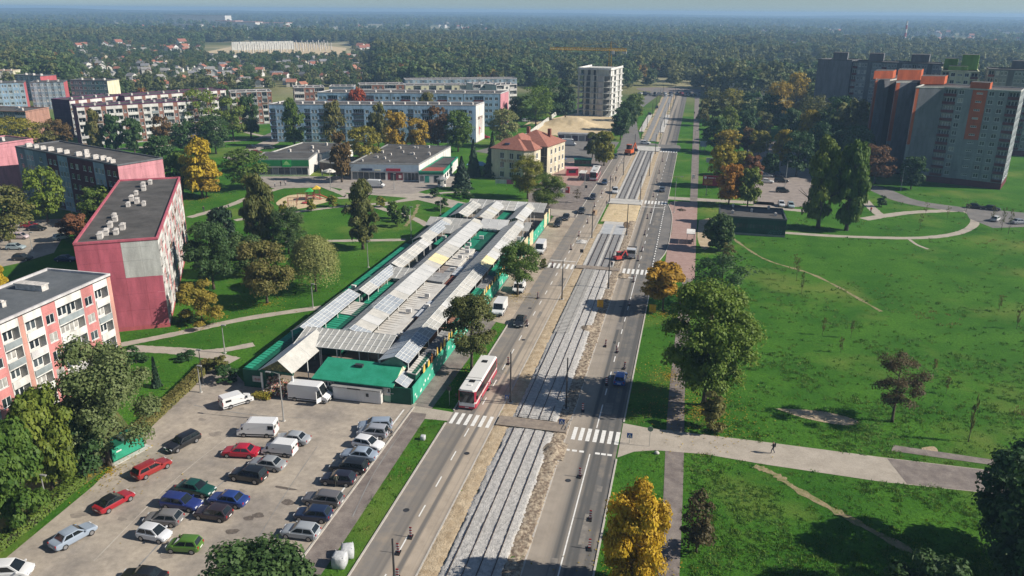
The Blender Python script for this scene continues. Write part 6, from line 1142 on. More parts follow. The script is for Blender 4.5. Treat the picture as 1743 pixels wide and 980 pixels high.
fc=car_meshes('hatch')
for i,(x,y) in enumerate(far_rows):
    c=random.choice((SIL,BLK,RED,(.5,.5,.5),NAVY,GRY)); car('small car standing at the far end of the avenue by the woods','hatch',c,G(x+random.uniform(-2,2),y+random.uniform(-1,1)),random.uniform(0,3),'cars at the far end of the avenue',detail=False)
# buses
def bus(label,pos,ang,L=12.0):
    t=thing('city_bus',label,'bus',(pos[0],pos[1],.03),ang); W=2.55;H=3.05;hw=W/2; wh=paint((.66,.65,.63),'bus_white',.35); rd=paint((.42,.03,.06),'bus_red',.35)
    def rr(z,k=1.0,e=0): return [(-L/2+e,-hw*k),(L/2-.25,-hw*k),(L/2,-hw*k+.35),(L/2,hw*k-.35),(L/2-.25,hw*k),(-L/2+e,hw*k)]
    part('skirt',MB().prism(rr(0),.3,.95).mesh('skirt',rd),t); part('waist',MB().prism(rr(0,.998),.95,1.2).mesh('waist',wh),t); part('body',MB().prism(rr(0,.985),1.2,H-.25).mesh('body',rd),t)
    q=MB(); a=rr(0,1.0); c=rr(0,.86,.15); n=6; b0=len(q.v); q.v+=[(x,y,H-.25) for x,y in a]+[(x,y,H) for x,y in c]
    for i in range(n): q.f.append((i,(i+1)%n,n+(i+1)%n,n+i)); q.m.append(0)
    q.f.append(tuple(range(n,2*n))); q.m.append(0); rf=part('roof',q.mesh('roof',wh),t)
    for x in (3.2,-3.6): part('roof_hatch',MB().box(x-.4,-.4,H,x+.4,.4,H+.07).mesh('roof_hatch',m_trim),rf)
    part('roof_unit',MB().box(4.2,-.3,H,4.7,.3,H+.1).mesh('roof_unit',wh),rf); part('roof_seam',MB().box(2.0,-1.1,H,2.06,1.1,H+.02).mesh('roof_seam',m_trim),rf)
    part('windscreen',MB().box(L/2-.02,-1.05,1.1,L/2+.03,1.05,H-.32).mesh('windscreen',m_cglass),t); part('front_panel',MB().box(L/2-.02,-1.1,.55,L/2+.03,1.1,1.02).mesh('front_panel',wh),t); part('destination_display',MB().box(L/2+.03,-.8,H-.62,L/2+.05,.8,H-.4).mesh('destination_display',m_steel),t); part('bumper',MB().box(L/2-.1,-1.15,.28,L/2+.07,1.15,.55).mesh('bumper',rd),t); part('number_plate',MB().box(L/2+.07,-.26,.35,L/2+.085,.26,.47).mesh('number_plate',m_plate),t)
    wm=MB().box(0,-.012,0,1.32,.012,1.25).mesh('side_window',m_cglass)
    for s in (-1,1):
        for i in range(8):
            if s<0 and i in(0,4): continue
            part('side_window',wm,t,(-L/2+.35+i*1.42,s*(hw*.985+.005),1.38))
        part('headlight',MB().box(L/2,s*.95-.16,.62,L/2+.05,s*.95+.16,.85).mesh('headlight',m_hl),t); part('mirror',MB().box(L/2-.05,s*(hw+.2)-.1,1.9,L/2+.2,s*(hw+.2)+.1,2.35).mesh('mirror',m_trim),t)
    for x in (-1.3,3.6,-5.6) : part('door',MB().box(x,-hw-.02,.38,x+1.25,-hw+.01,2.62).mesh('door',m_cglass),t)
    part('rear_window',MB().box(-L/2-.02,-1.0,1.5,-L/2+.01,1.0,2.5).mesh('rear_window',m_cglass),t)
    for x in (L/2-2.7,-L/2+3.3):
        for s in (-1,1): add_wheel(t,x,s*(hw-.13),.48,.28)
    return t
bus('white-roofed red and white city bus at the stop beside the market',(-27.55,100.0),-math.pi/2); bus('second white-roofed city bus waiting at the far plaza stop',(-31.2,260.5),-math.pi/2+.03)
# construction machines
m_or=paint((.55,.10,.02),'machine_orange',.4); m_rdm=paint((.5,.05,.04),'machine_red',.4)
def excavator(label,pos,ang,col,s=1.0):
    t=thing('excavator',label,'excavator',(pos[0],pos[1],.05),ang)
    for y in (-.75,.75): part('track',MB().box(-1.3*s,y*s-.2*s,0,1.3*s,y*s+.2*s,.55*s).mesh('track',m_trim),t)
    part('body',MB().box(-1.3*s,-.85*s,.6*s,.6*s,.85*s,1.4*s).mesh('body',col),t); part('cab',MB().box(-.4*s,-.1*s,1.4*s,.75*s,.85*s,2.5*s).mesh('cab',m_cglass),t); part('cab_roof',MB().box(-.45*s,-.15*s,2.5*s,.8*s,.9*s,2.6*s).mesh('cab_roof',col),t)
    part('boom',MB().bar((.5*s,-.4*s,1.1*s),(2.0*s,-.4*s,2.9*s),.26*s,mi=0).mesh('boom',col),t); part('stick',MB().bar((2.0*s,-.4*s,2.9*s),(2.9*s,-.4*s,1.2*s),.2*s).mesh('stick',col),t); part('bucket',MB().box(2.6*s,-.75*s,.5*s,3.2*s,-.05*s,1.2*s).mesh('bucket',m_steel),t); return t
excavator('small red mini excavator on the tracks beside the truck',G(1053,441,.3),.7,m_rdm,.75); excavator('orange excavator working at the far junction',G(1072,262,.3),1.2,m_or,1.5); excavator('yellow excavator by the sand heap',G(972,212,.3),.4,paint((.5,.3,.03),'machine_yellow',.4),1.2)
X,Y=G(1075,432,.5); t=thing('tipper_truck','grey tipper truck standing on the right carriageway by the excavator','truck',(X,Y,.03),dn)
part('cab',MB().box(1.2,-1,.5,2.9,1,2.3).mesh('cab',paint((.55,.55,.55))),t); part('windscreen',MB().box(2.9,-.85,1.4,2.93,.85,2.1).mesh('windscreen',m_cglass),t); part('load_bed',MB().box(-2.9,-1.05,.8,1.05,1.05,.95).box(-2.9,-1.05,.95,1.05,-.97,1.5).box(-2.9,.97,.95,1.05,1.05,1.5).box(-2.9,-.97,.95,-2.82,.97,1.5).mesh('load_bed',m_galv),t); part('load',MB().box(-2.8,-.95,.95,.95,.95,1.25).mesh('load',m_rub),t); part('chassis',MB().box(-2.8,-.4,.45,2.8,.4,.8).mesh('chassis',m_trim),t)
for x in (2.0,-1.6):
    for s in (-1,1): add_wheel(t,x,s*.88,.42,.28)
# ---------------------------------------------------------------- street furniture
def hsolve(bx,by,ty):
    X,Y=G(bx,by); lo,hi=.3,30.
    for _ in range(30):
        mid=(lo+hi)/2
        if P(X,Y,mid)[1]>ty: lo=mid
        else: hi=mid
    return (X,Y),lo
# tram masts
mm=MB().tube([(0,0,0),(0,0,.25)],.22,8).tube([(0,0,.25),(0,0,7.8)],[.13,.09],8).mesh('pole',m_steel); fm=MB().box(-.35,-.35,0,.35,.35,.18).mesh('footing',m_conc)
ml=[(X_,Y_) for Y_ in (57,97.5) for X_ in (-22.2,-14.3)]+[(-22.2,141),(-14.3,149.5),(-22.4,186),(-14.4,190.5),(-22.5,225.3),(-13.9,227.6),(-22.5,267.4),(-13.8,267.8),(-22.3,311),(-14.4,313)]+[(-22.5,y) for y in range(350,560,38)]+[(-14.6,y) for y in range(352,560,38)]
ML=['dark pole end rising at the bottom edge on the left carriageway','tram mast just below the bottom edge right of the tracks','dark tram mast behind the bus, left of the ballast','dark tram mast opposite the bus, right of the ballast','dark tram mast left of the sleepered track, beyond the black car','dark tram mast right of the sleepered track by the second crossing','left tram mast beside the concrete track slabs','right tram mast beside the tipper truck','left tram mast at the sandy gap in the tracks','right tram mast at the far zebra crossing','left tram mast beside the white pick-up','right tram mast midway along the finished tracks','left tram mast beside the orange excavator','right tram mast at the far junction']
ORD='first second third fourth fifth sixth seventh eighth ninth tenth eleventh twelfth thirteenth fourteenth fifteenth sixteenth seventeenth eighteenth nineteenth twentieth twenty-first'.split()
for i,(x,y) in enumerate(ml):
    if y<60: x,y=((-23.2,55.2),(-14.2,40))[0 if x<-20 else 1]
    t=thing('tram_mast',ML[i] if i<len(ML) else 'one of the distant dark tram masts beyond the far junction','mast',(x,y,0),0,'tram masts along the median' if i<len(ML) else 'distant tram masts'); part('pole',mm,t); part('footing',fm,t)
# lamp posts
def lamp(label,bx,by,ty,arm=1.2,ang=0.0,two=False,col=None):
    (X,Y),h=hsolve(bx,by,ty); t=thing('street_lamp',label,'street lamp',(X,Y,0),ang,'street lamps'); part('pole',MB().tube([(0,0,0),(0,0,1.0),(0,0,h-.1)],[.12,.1,.05],6).mesh('pole',col or m_galv),t); part('footing',MB().box(-.2,-.2,0,.2,.2,.12).mesh('footing',m_conc),t)
    for s in ((1,-1) if two else (1,)):
        if arm>0: part('arm',MB().tube([(0,0,h-.15),(s*arm*.5,0,h+.05),(s*arm,0,h)],.035,5).mesh('arm',col or m_galv),t)
        o=part('lamp_head',MB().box(-.35,-.14,-.08,.35,.14,.06).mesh('lamp_head',m_galv),t,(s*max(arm,.0),0,h)); part('lens',MB().box(-.25,-.1,-.1,.25,.1,-.082).mesh('lens',m_hl),o)
    return t
lamp('lamp post in the car park beside the white minibus van',483,717,635,1.6,math.pi); lamp('pale lamp post beside the hedge at the lower left',82,868,808,.3); lamp('pale lamp post beside the hedge near the market corner',342,668,622,.3); lamp('dark post just right of the lamp near the market corner',346,655,595,0,0,col=m_steel); lamp('lamp post on the path below the crimson gable',383,601,553,.3)
lamp('lamp post by the market roof on the lawn',533,524,483,.3); lamp('lamp post next to the tall dark poplar',627,455,410,.3); lamp('lamp post at the far lawn path by the market',700,405,352,.3); lamp('lamp post beside the parcel of lawn near the access street',750,365,330,.3)
lamp('twin-arm lamp post on the verge beside the far zebra',1147,362,300,1.5,0,True); lamp('lamp post by the right-hand car park',1336,318,274,.8); lamp('tall lamp post at the back of the car park',1301,279,240,1.0); lamp('lamp post at the foot of the orange tower',1533,324,283,.8); lamp('lamp post in the small left car park',56,430,395,.6); lamp('lamp post by the dark red block',124,374,353,.3); lamp('lamp post in front of the cafe terrace',563,322,290,.3); lamp('lamp post before the supermarket front',671,322,295,.3); lamp('lamp post at the access street by the kiosk',781,323,298,.3); lamp('lamp post at the bus plaza',995,325,285,1.0); lamp('lamp post on the left verge of the avenue by the bend',1182,246,222,.8); lamp('lamp post beside the right footpath, far',1206,235,205,.8)
# lane delineators
dl=MB(); 
for i in range(6): dl.bar((-.14,0,.2+i*.15),(.14,0,.2+i*.15+.0),.16,.075,i%2) 
dl=MB()
for i in range(7): dl.box(-.13,-.03,.15+i*.15,.13,.03,.3+i*.15,i%2)
dlm=dl.mesh('board',[mat('board_red',(.3,.02,.02),.5),mat('board_white',(.6,.6,.6),.5)]); dlb=MB().box(-.22,-.4,0,.22,.4,.12).box(-.1,-.1,.12,.1,.1,.2).mesh('base',m_trim)
DLs=[(678,942),(699,915),(676,985),(987,812),(1004,885),(1003,935),(992,700),(1032,655),(1062,628),(830,664),(865,620),(897,555),(893,550),(1030,590),(1050,600),(1071,520),(1078,480),(1086,444),(1092,428),(1097,400),(1102,372),(1108,362),(972,425),(985,402),(1000,380),(1012,352),(1024,330),(1040,305),(1050,290),(1112,335),(1118,310),(1122,295),(1128,275),(940,455),(915,508)]
for i,(x,y) in enumerate(DLs):
    X,Y=G(x,y); side='left' if X<-18 else 'right'
    k=sum(1 for (a,b_) in DLs if (G(a,b_)[0]<-18)==(X<-18) and G(a,b_)[1]<=Y)
    t=thing('lane_delineator','%s red and white delineator up the %s carriageway from the bottom edge'%(ORD[k-1],side),'delineator',(X,Y,.04),random.uniform(-.25,.25),'lane delineators on the avenue'); part('board',dlm,t,rot=(random.uniform(-.12,.12),random.uniform(-.15,.15),0)); part('base',dlb,t)
# road signs
def pole_sign(label,bx,by,ty,kind,cat='road sign',name='road_sign',w=.7,ang=0.0):
    (X,Y),h=hsolve(bx,by,ty); t=thing(name,label,cat,(X,Y,0),ang); part('post',MB().tube([(0,.04,0),(0,.04,h)],.035,6).mesh('post',m_galv),t); bl=mat('sign_blue',(.02,.09,.32),.4); wt=mat('sign_white',(.7,.7,.7),.4); bk=m_trim; ye=mat('sign_yellow',(.6,.32,.02),.45)
    z=h-w
    if kind=='zebra':
        part('plate',MB().box(-w/2,-.02,z,w/2,.01,h).mesh('plate',bl),t); part('triangle',MB().poly([(-w*.4,-.024,z+w*.12),(w*.4,-.024,z+w*.12),(0,-.024,z+w*.88)]).mesh('triangle',wt),t); part('symbol',MB().poly([(-.06,-.028,z+w*.2),(.1,-.028,z+w*.2),(.03,-.028,z+w*.62),(-.03,-.028,z+w*.62)]).poly([(.04,-.028,z+w*.3),(.17,-.028,z+w*.18),(.1,-.028,z+w*.18)]).mesh('symbol',bk),t)
    elif kind=='disc': part('plate',MB().lathe([(w/2,-.015),(w/2,.015)],16).mesh('plate',wt if False else m_galv),t,(0,0,h-w/2),rot=(math.pi/2,0,0))
    elif kind=='yellow':
        part('plate',MB().prism([(-w*.5,-.02),(w*.5,-.02),(w*.5,.01),(-w*.5,.01)],z-.35,h).mesh('plate',ye),t); part('border',MB().box(-w*.42,-.024,z-.28,w*.42,-.021,z-.22).box(-w*.42,-.024,h-.12,w*.42,-.021,h-.07).mesh('border',bk),t); part('arrow',MB().bar((-.12,-.027,z-.1),(-.12,-.027,h-.3),.08,.012).bar((-.12,-.027,z+.15),(.16,-.027,z+.4),.08,.012).bar((.16,-.027,z+.4),(.16,-.027,h-.25),.08,.012).mesh('arrow',bk),t); part('arrow',MB().bar((.16,-.03,z),(.16,-.03,z+.25),.07,.012).mesh('arrow',mat('sign_red2',(.5,.03,.03),.5)),t)
    elif kind=='square': part('plate',MB().box(-w/2,-.02,z,w/2,.01,h).mesh('plate',m_steel),t)
    return t
pole_sign('blue pedestrian crossing sign by the footpath junction',1071,755,737,'zebra'); pole_sign('blue pedestrian crossing sign at the edge of the ballast',956,726,713,'zebra',w=.75); pole_sign('blue crossing sign at the foot of the tram mast behind the bus',863,688,672,'zebra',w=.55); pole_sign('round road sign whose shadow lies on the right carriageway',1105,760,726,'disc',w=.7); pole_sign('grey sign plate on the verge beside the bus front',765,690,658,'square',w=.6)
pole_sign('yellow diversion board on the tracks',1021,528,510,'yellow',w=1.15); pole_sign('yellow diversion board at the foot of the orange-yellow tree',1110,535,518,'yellow',w=1.2); pole_sign('dark square sign panel on the left carriageway shoulder',990,432,424,'square',w=.8); pole_sign('dark square sign panel on the median by the pick-up',1044,326,317,'square',w=.9); pole_sign('dark square sign panel at the plaza kerb',997,325,315,'square',w=.9)
pole_sign('small sign at the right-hand zebra kerb',1045,605,580,'disc',w=.5)
# concrete-block sacks and kerb-side things
bg_=mat('bag_white',(.52,.53,.54),.8,c2=(.38,.39,.4),scale=2.5,bump=.4,bscale=3)
def sack(label,x,y,s=1.0):
    X,Y=G(x,y); r=random.Random(int(x)); b=MB(); rings=[]
    for z,k in ((0,.88),(.08,1.0),(.45,1.06),(.8,1.02),(.92,.93),(.98,.6)):
        rings.append(len(b.v)); n=12
        for q in range(n):
            a=2*math.pi*q/n+.26; u=max(abs(math.cos(a)),abs(math.sin(a))); rr=.5*k/u**.8*(1+r.uniform(-.03,.03)); b.v.append((rr*math.cos(a),rr*math.sin(a),z))
    for p in range(5):
        for q in range(12): b.f.append((rings[p]+q,rings[p]+(q+1)%12,rings[p+1]+(q+1)%12,rings[p+1]+q)); b.m.append(0)
    b.f.append(tuple(rings[-1]+q for q in range(12))); b.m.append(0)
    t=thing('big_bag',label,'sack',(X,Y,0),r.uniform(0,.6),'white bulk bags on the verge'); part('body',b.mesh('sack',bg_,True),t,scale=(s*1.15,s*1.15,s*1.15))
    for a in range(4): part('loop',MB().tube([(.4,.4,.9),(.5,.45,1.05),(.42,.36,.95)],.025,5).mesh('loop',bg_),t,(0,0,.1*s),a*math.pi/2,scale=(s,s,s))
sack('white bulk bag on the verge, nearer one',579,962,1.2); sack('white bulk bag on the verge, farther one',592,946,1.1); sack('small pale box on the grass verge by the zebra',720,748,.55)
# bus shelters
def shelter(label,x,y,ang,L=4.2,D=1.6,z=2.5):
    t=thing('bus_shelter',label,'bus shelter',(x,y,.05),ang); part('roof',MB().box(-L/2-.2,-D/2-.2,z,L/2+.2,D/2+.2,z+.14).mesh('roof',PC['white']),t)
    for sx_ in (-L/2,L/2):
        for sy in (-D/2,D/2): part('post',MB().box(sx_-.05,sy-.05,0,sx_+.05,sy+.05,z).mesh('post',m_galv),t)
    n=4
    for i in range(n): part('glass_panel',MB().box(-L/2+.1+i*(L-.2)/n,D/2-.02,.3,-L/2+.05+(i+1)*(L-.2)/n,D/2+.02,z-.2).mesh('glass_panel',glass('shelter_glass',(.12,.14,.15))),t)
    part('bench',MB().box(-1.4,D/2-.55,.4,1.4,D/2-.15,.46).box(-1.2,D/2-.4,0,-1.1,D/2-.3,.4).box(1.1,D/2-.4,0,1.2,D/2-.3,.4).mesh('bench',m_bark),t); return t
shelter('white-roofed bus shelter on the red paving right of the avenue',1.0,188.5,-math.pi/2); shelter('grey bus shelter beside the far city bus',-34.6,256,math.pi/2,4.5,1.8)
# advertising boards
def board(label,pos,w,h,z0,mats,ang,draw=None,posts=2):
    t=thing('billboard',label,'billboard',(pos[0],pos[1],0),ang); part('panel',MB().box(-w/2,-.1,z0,w/2,.1,z0+h).mesh('panel',mats),t)
    for x in ([-w*.3,w*.3] if posts==2 else [0]): part('post',MB().box(x-.1,-.08,0,x+.1,.08,z0).mesh('post',m_galv),t)
    return t
bb=board('red roadside billboard with a sandwich picture before the orange trees',G(1213,335),6.6,3.0,3.4,mat('ad_red',(.16,.02,.035),.5,c2=(.3,.03,.05),scale=.3),0.0)
part('picture',MB().box(-2.9,-.115,3.7,-.4,-.102,5.2).mesh('picture',mat('ad_food',(.4,.22,.06),.6,c2=(.15,.08,.03),scale=1.6)),bb); part('logo',MB().lathe([(.42,0),(.42,.02)],16).mesh('logo',mat('ad_white',(.6,.6,.62),.5)),bb,(-2.6,-.11,5.75),rot=(math.pi/2,0,0)); part('headline',MB().box(-1.8,-.115,5.6,-.1,-.102,5.85).box(.1,-.115,5.6,.9,-.102,5.85).mesh('headline',MATS['ad_white']),bb); part('tick',MB().bar((.9,-.11,4.6),(1.2,-.11,4.3),.14,.02).bar((1.2,-.11,4.3),(2.0,-.11,4.9),.14,.02).mesh('tick',MATS['ad_white']),bb)
board('blue-grey sign on two white legs beside the footpath',G(1196,258),2.6,2.2,2.0,mat('sign_bluegrey',(.3,.36,.45),.5),0.0); board('small pale sign board before the billboard trees',G(1206,292),2.2,1.6,3.2,PC['lgrey'],0.0,posts=1); board('low white advertising panel on the verge',G(1180,305),.8,.9,.6,PC['white'],0.0)
X,Y=G(905,330); t=thing('advertising_column','white advertising column by the plaza lawn','column',G(955,327)+(0,)); part('drum',MB().lathe([(.6,0),(.6,2.6)],12).mesh('drum',PC['white']),t); part('cap',MB().lathe([(.75,2.6),(.7,2.8),(.1,3.1)],12).mesh('cap',m_gr),t); t=thing('vending_box','small red and white box beside the advertising column','box',G(966,328)+(0,)); part('body',MB().box(-.6,-.4,0,.6,.4,1.8).mesh('body',paint((.45,.03,.03))),t); part('panel',MB().box(-.45,-.43,.9,.1,-.4,1.6).mesh('panel',PC['white']),t)
t=thing('banner_fence','pink and white banner on the fence in front of the yellow house','banner',G(860,316)+(0,)); part('banner',MB().box(-3.2,-.03,.6,.4,.03,1.9).mesh('banner',PC['white']),t); part('banner',MB().box(.45,-.03,.6,2.6,.03,1.9).mesh('banner',mat('banner_pink',(.55,.1,.25),.6)),t)
for x in (-3.1,0.42,2.5): part('post',MB().box(x-.04,.03,0,x+.04,.1,2).mesh('post',m_galv),t)
t=thing('red_kiosk','red and white snack kiosk beside the far bus stop','kiosk',G(973,298)+(0,),.3); part('body',MB().box(-2,-1.3,0,2,1.3,2.4).mesh('body',paint((.45,.04,.07))),t); part('roof',MB().box(-2.2,-1.5,2.4,2.2,1.5,2.55).mesh('roof',mat('kiosk_pink',(.55,.22,.26),.6)),t); part('window',MB().box(-1.2,-1.33,1.0,1.2,-1.3,1.9).mesh('window',G_[0]),t)
t=thing('green_kiosk','green kiosk with glass front behind the snack kiosk','kiosk',G(992,282)+(0,),.1); part('body',MB().box(-3,-1.4,0,3,1.4,2.5).mesh('body',m_grd),t); part('roof',MB().box(-3.2,-1.6,2.5,3.2,1.6,2.65).mesh('roof',m_gr),t)
for i in range(4): part('window',MB().box(-2.7+i*1.4,-1.43,.9,-1.5+i*1.4,-1.4,2.1).mesh('window',G_[0]),t)
t=thing('garage_row','white fronted garage row behind the yellow house','garage',G(985,240)+(0,),.05); part('wall',MB().box(-9,0,0,9,4,2.8).mesh('wall',PC['white']),t); part('roof',MB().box(-9.2,-.3,2.8,9.2,4.2,3).mesh('roof',m_corg),t)
for i in range(6): part('garage_door',MB().box(-8.6+i*2.9,-.04,.05,-6.2+i*2.9,-.003,2.3).mesh('garage_door',m_concd if i%2 else mat('door_plum',(.07,.04,.06),.6)),t)
# concrete fence round the building site
t=thing('site_fence','pale concrete panel fence along the construction yard','fence',(0,0,0)); pa=Vector(G(880,247)); pb=Vector(G(958,188)); n=22; d=(pb-pa)/n; an=math.atan2(d.y,d.x); fm_=MB().box(.05,-.05,0,d.length-.05,.05,2.2).mesh('fence_panel',PC['lgrey']); fp_=MB().box(-.08,-.08,0,.08,.08,2.3).mesh('post',m_conc)
for i in range(n): p=pa+d*i; part('fence_panel',fm_,t,(p.x,p.y,0),an); part('post',fp_,t,(p.x,p.y,0),an)
# playground
def frame_tower(label,x,y,roofc,h=2.6):
    t=thing('play_tower',label,'play tower',G(x,y)+(0,),.3); 
    for sx_ in (-.8,.8):
        for sy in (-.8,.8): part('post',MB().box(sx_-.07,sy-.07,0,sx_+.07,sy+.07,h).mesh('post',m_rust),t)
    part('platform',MB().box(-.9,-.9,1.2,.9,.9,1.3).mesh('platform',m_rust),t); part('roof',MB().poly([(-1.1,-1.1,h),(1.1,-1.1,h),(0,0,h+1)]).poly([(1.1,-1.1,h),(1.1,1.1,h),(0,0,h+1)]).poly([(1.1,1.1,h),(-1.1,1.1,h),(0,0,h+1)]).poly([(-1.1,1.1,h),(-1.1,-1.1,h),(0,0,h+1)]).mesh('roof',roofc),t); part('slide',MB().bar((.9,0,1.25),(3.2,.2,.15),.6,.08).mesh('slide',m_rdm),t)
frame_tower('playground tower with a green roof',528,340,mat('play_green',(.05,.35,.08),.5)); frame_tower('playground tower with a yellow roof',540,338,mat('play_yellow',(.6,.4,.05),.5),3.0)
for lb,x,y in (('brown wooden climbing frame left of the play towers',514,342),('brown wooden swing frame at the near edge of the sand',498,350)):
    t=thing('climbing_frame',lb,'climbing frame',G(x,y)+(0,),.4); 
    for sx_ in (-1.2,1.2): part('leg',MB().bar((sx_,-.8,0),(sx_,0,2.3),.12).mesh('leg',m_rust),t); part('leg',MB().bar((sx_,.8,0),(sx_,0,2.3),.12).mesh('leg',m_rust),t)
    part('crossbar',MB().bar((-1.3,0,2.3),(1.3,0,2.3),.12).mesh('crossbar',m_rust),t)
    for k in range(4): part('rung',MB().bar((-.9+k*.6,0,2.3),(-.9+k*.6,0,.6),.05).mesh('rung',m_rdm),t)
X,Y=G(520,346); t=thing('play_carousel','red round carousel on the playground sand','carousel',(X,Y,0)); part('disc',MB().lathe([(.2,.1),(1.0,.25),(1.0,.35),(.15,.4)],12).mesh('disc',m_rdm),t); part('hub',MB().tube([(0,0,0),(0,0,.9)],.08,6).mesh('hub',m_steel),t)
# roadside debris
def logs(label,x,y,n=5):
    t=thing('brush_pile',label,'brush pile',G(x,y)+(0,)); r=random.Random(x)
    for i in range(n): a=r.uniform(0,3); part('branch',MB().tube([(-1.2*math.cos(a),-1.2*math.sin(a),.08),(0,0,.25+r.random()*.3),(1.4*math.cos(a+.2),1.4*math.sin(a+.2),.1)],[.06,.09,.04],5).mesh('branch',m_bark),t)
logs('pile of cut branches beside the far footpath',1160,358,9)
t=thing('cut_log','pale stone on the grass corner by the right zebra','stone',G(1118,772)+(0,)); part('body',MB().lathe([(.3,0),(.34,.15),(.2,.32)],7).mesh('body',m_conc,True),t)
# crossing railings
for lb,x0,y0,x1,y1 in (('low white railing on the near side of the track crossing',-20.5,93.3,-15.5,93.35),('grey railing at the right end of the track crossing',-13.3,91.3,-13.0,94.3)):
    t=thing('railing',lb,'railing',(x0,y0,0)); dx,dy=x1-x0,y1-y0
    part('rail',MB().bar((0,0,.75),(dx,dy,.75),.05).bar((0,0,.45),(dx,dy,.45),.04).mesh('rail',m_galv),t)
    for k in range(4): part('post',MB().bar((dx*k/3,dy*k/3,0),(dx*k/3,dy*k/3,.78),.05).mesh('post',m_galv),t)
# ---------------------------------------------------------------- people (one skinned body mesh each)
SK=mat('skin',(.45,.27,.2),.6,var=.05); 
def person(label,pos,ang,pose='walk',top=(.03,.03,.035),leg=(.04,.045,.06),hair=(.04,.03,.02),bag=False,h=1.74):
    t=thing('person',label,'person',(pos[0],pos[1],.04),ang); s=h/1.74
    if pose=='walk': J=dict(pel=(0,0,.93),ch=(.03,0,1.25),nk=(.05,0,1.48),hd=(.08,0,1.60),tp=(.08,0,1.72),lh=(0,.1,.90),lk=(.18,.1,.52),la=(.2,.1,.09),lt=(.36,.11,.04),rh=(0,-.1,.90),rk=(-.02,-.1,.50),ra=(-.26,-.1,.12),rt=(-.14,-.11,.04),ls=(.03,.19,1.42),le=(-.08,.25,1.14),lw=(-.02,.26,.90),rs=(.03,-.19,1.42),re=(.0,-.25,1.15),rw=(.2,-.24,.95))
    elif pose=='bend': J=dict(pel=(-.15,0,.80),ch=(.15,0,.98),nk=(.36,0,1.05),hd=(.47,0,1.06),tp=(.57,0,1.02),lh=(-.14,.1,.78),lk=(.08,.13,.45),la=(-.05,.12,.09),lt=(.1,.13,.04),rh=(-.14,-.1,.78),rk=(.06,-.13,.45),ra=(-.12,-.12,.09),rt=(.04,-.13,.04),ls=(.28,.18,1.0),le=(.34,.22,.72),lw=(.46,.16,.52),rs=(.28,-.18,1.0),re=(.34,-.22,.72),rw=(.46,-.14,.52))
    else: J=dict(pel=(0,0,.93),ch=(.01,0,1.25),nk=(.02,0,1.48),hd=(.04,0,1.60),tp=(.04,0,1.72),lh=(0,.1,.90),lk=(.03,.11,.50),la=(0,.11,.09),lt=(.16,.13,.04),rh=(0,-.1,.90),rk=(.02,-.11,.50),ra=(-.02,-.11,.09),rt=(.14,-.13,.04),ls=(.01,.19,1.42),le=(-.03,.25,1.13),lw=(.1,.23,.92),rs=(.01,-.19,1.42),re=(-.03,-.25,1.13),rw=(.1,-.23,.92))
    names=list(J); V=[tuple(c*s for c in J[n]) for n in names]; ix={n:i for i,n in enumerate(names)}
    E_=[('pel','ch'),('ch','nk'),('nk','hd'),('hd','tp'),('pel','lh'),('lh','lk'),('lk','la'),('la','lt'),('pel','rh'),('rh','rk'),('rk','ra'),('ra','rt'),('nk','ls'),('ls','le'),('le','lw'),('nk','rs'),('rs','re'),('re','rw')]
    rad=dict(pel=.15,ch=.16,nk=.065,hd=.1,tp=.075,lh=.095,lk=.065,la=.05,lt=.04,rh=.095,rk=.065,ra=.05,rt=.04,ls=.075,le=.05,lw=.035,rs=.075,re=.05,rw=.035)
    e=[(ix[a],ix[b_]) for a,b_ in E_]; R0=[rad[n]*s for n in names]
    for sd in ('l','r'):     # palm and five fingers
        w=Vector(J[sd+'w'])*s; el=Vector(J[sd+'e'])*s; d=(w-el).normalized(); side=Vector((0,1,0)) if abs(d.y)<.9 else Vector((1,0,0)); V.append(tuple(w+d*.07*s)); R0.append(.035*s); pi=len(V)-1; e.append((ix[sd+'w'],pi))
        for k in range(5):
            off=side*((k-1.5)*.018*s) if k<4 else side*(-.045*s); l=(.075,.085,.08,.065,.05)[k]*s; st=w+d*.07*s if k<4 else w+d*.03*s
            V.append(tuple(st+off+d*l*.5)); R0.append(.009*s); e.append((pi if k<4 else ix[sd+'w'],len(V)-1)); V.append(tuple(st+off*1.05+d*l*.9+Vector((.02,0,0)))); R0.append(.008*s); e.append((len(V)-2,len(V)-1))
    me=bpy.data.meshes.new('body'); me.from_pydata(V,e,[]); mt_top=mat('cloth_%d_%d_%d'%tuple(int(c*200) for c in top),top,.85,var=.2,scale=5)
    # body cloth colours split by height: legs / top / skin by object-space position
    nm='person_cloth_%d_%d_%d_%d_%d'%(int(top[0]*99),int(top[2]*99),int(leg[0]*99),int(leg[2]*99),int(hair[0]*99))+pose
    if nm not in MATS:
        m_,nt,N,L,b=_bsdf(nm); tcn=N.new('ShaderNodeTexCoord'); sp=N.new('ShaderNodeSeparateXYZ'); L.new(tcn.outputs['Object'],sp.inputs[0]); axis=sp.outputs[2] if pose!='bend' else sp.outputs[0]
        lims=(.92,1.49,1.62) if pose!='bend' else (-.06,.39,.5)
        def gt(th): q=N.new('ShaderNodeMath'); q.operation='GREATER_THAN'; q.inputs[1].default_value=th*s; L.new(axis,q.inputs[0]); return q.outputs[0]
        c=_mix(nt,gt(lims[0]),leg,top); c=_mix(nt,gt(lims[1]),c,(.42,.25,.18)); c=_mix(nt,gt(lims[2]),c,hair); L.new(c,b.inputs['Base Color']); b.inputs['Roughness'].default_value=.85; MATS[nm]=m_
    me.materials.append(MATS[nm]); o=part('body',me,t); sm=o.modifiers.new('skin','SKIN'); sm.use_smooth_shade=True
    for i,sv in enumerate(me.skin_vertices[0].data if me.skin_vertices else []): sv.radius=(R0[i],R0[i])
    if not me.skin_vertices: pass
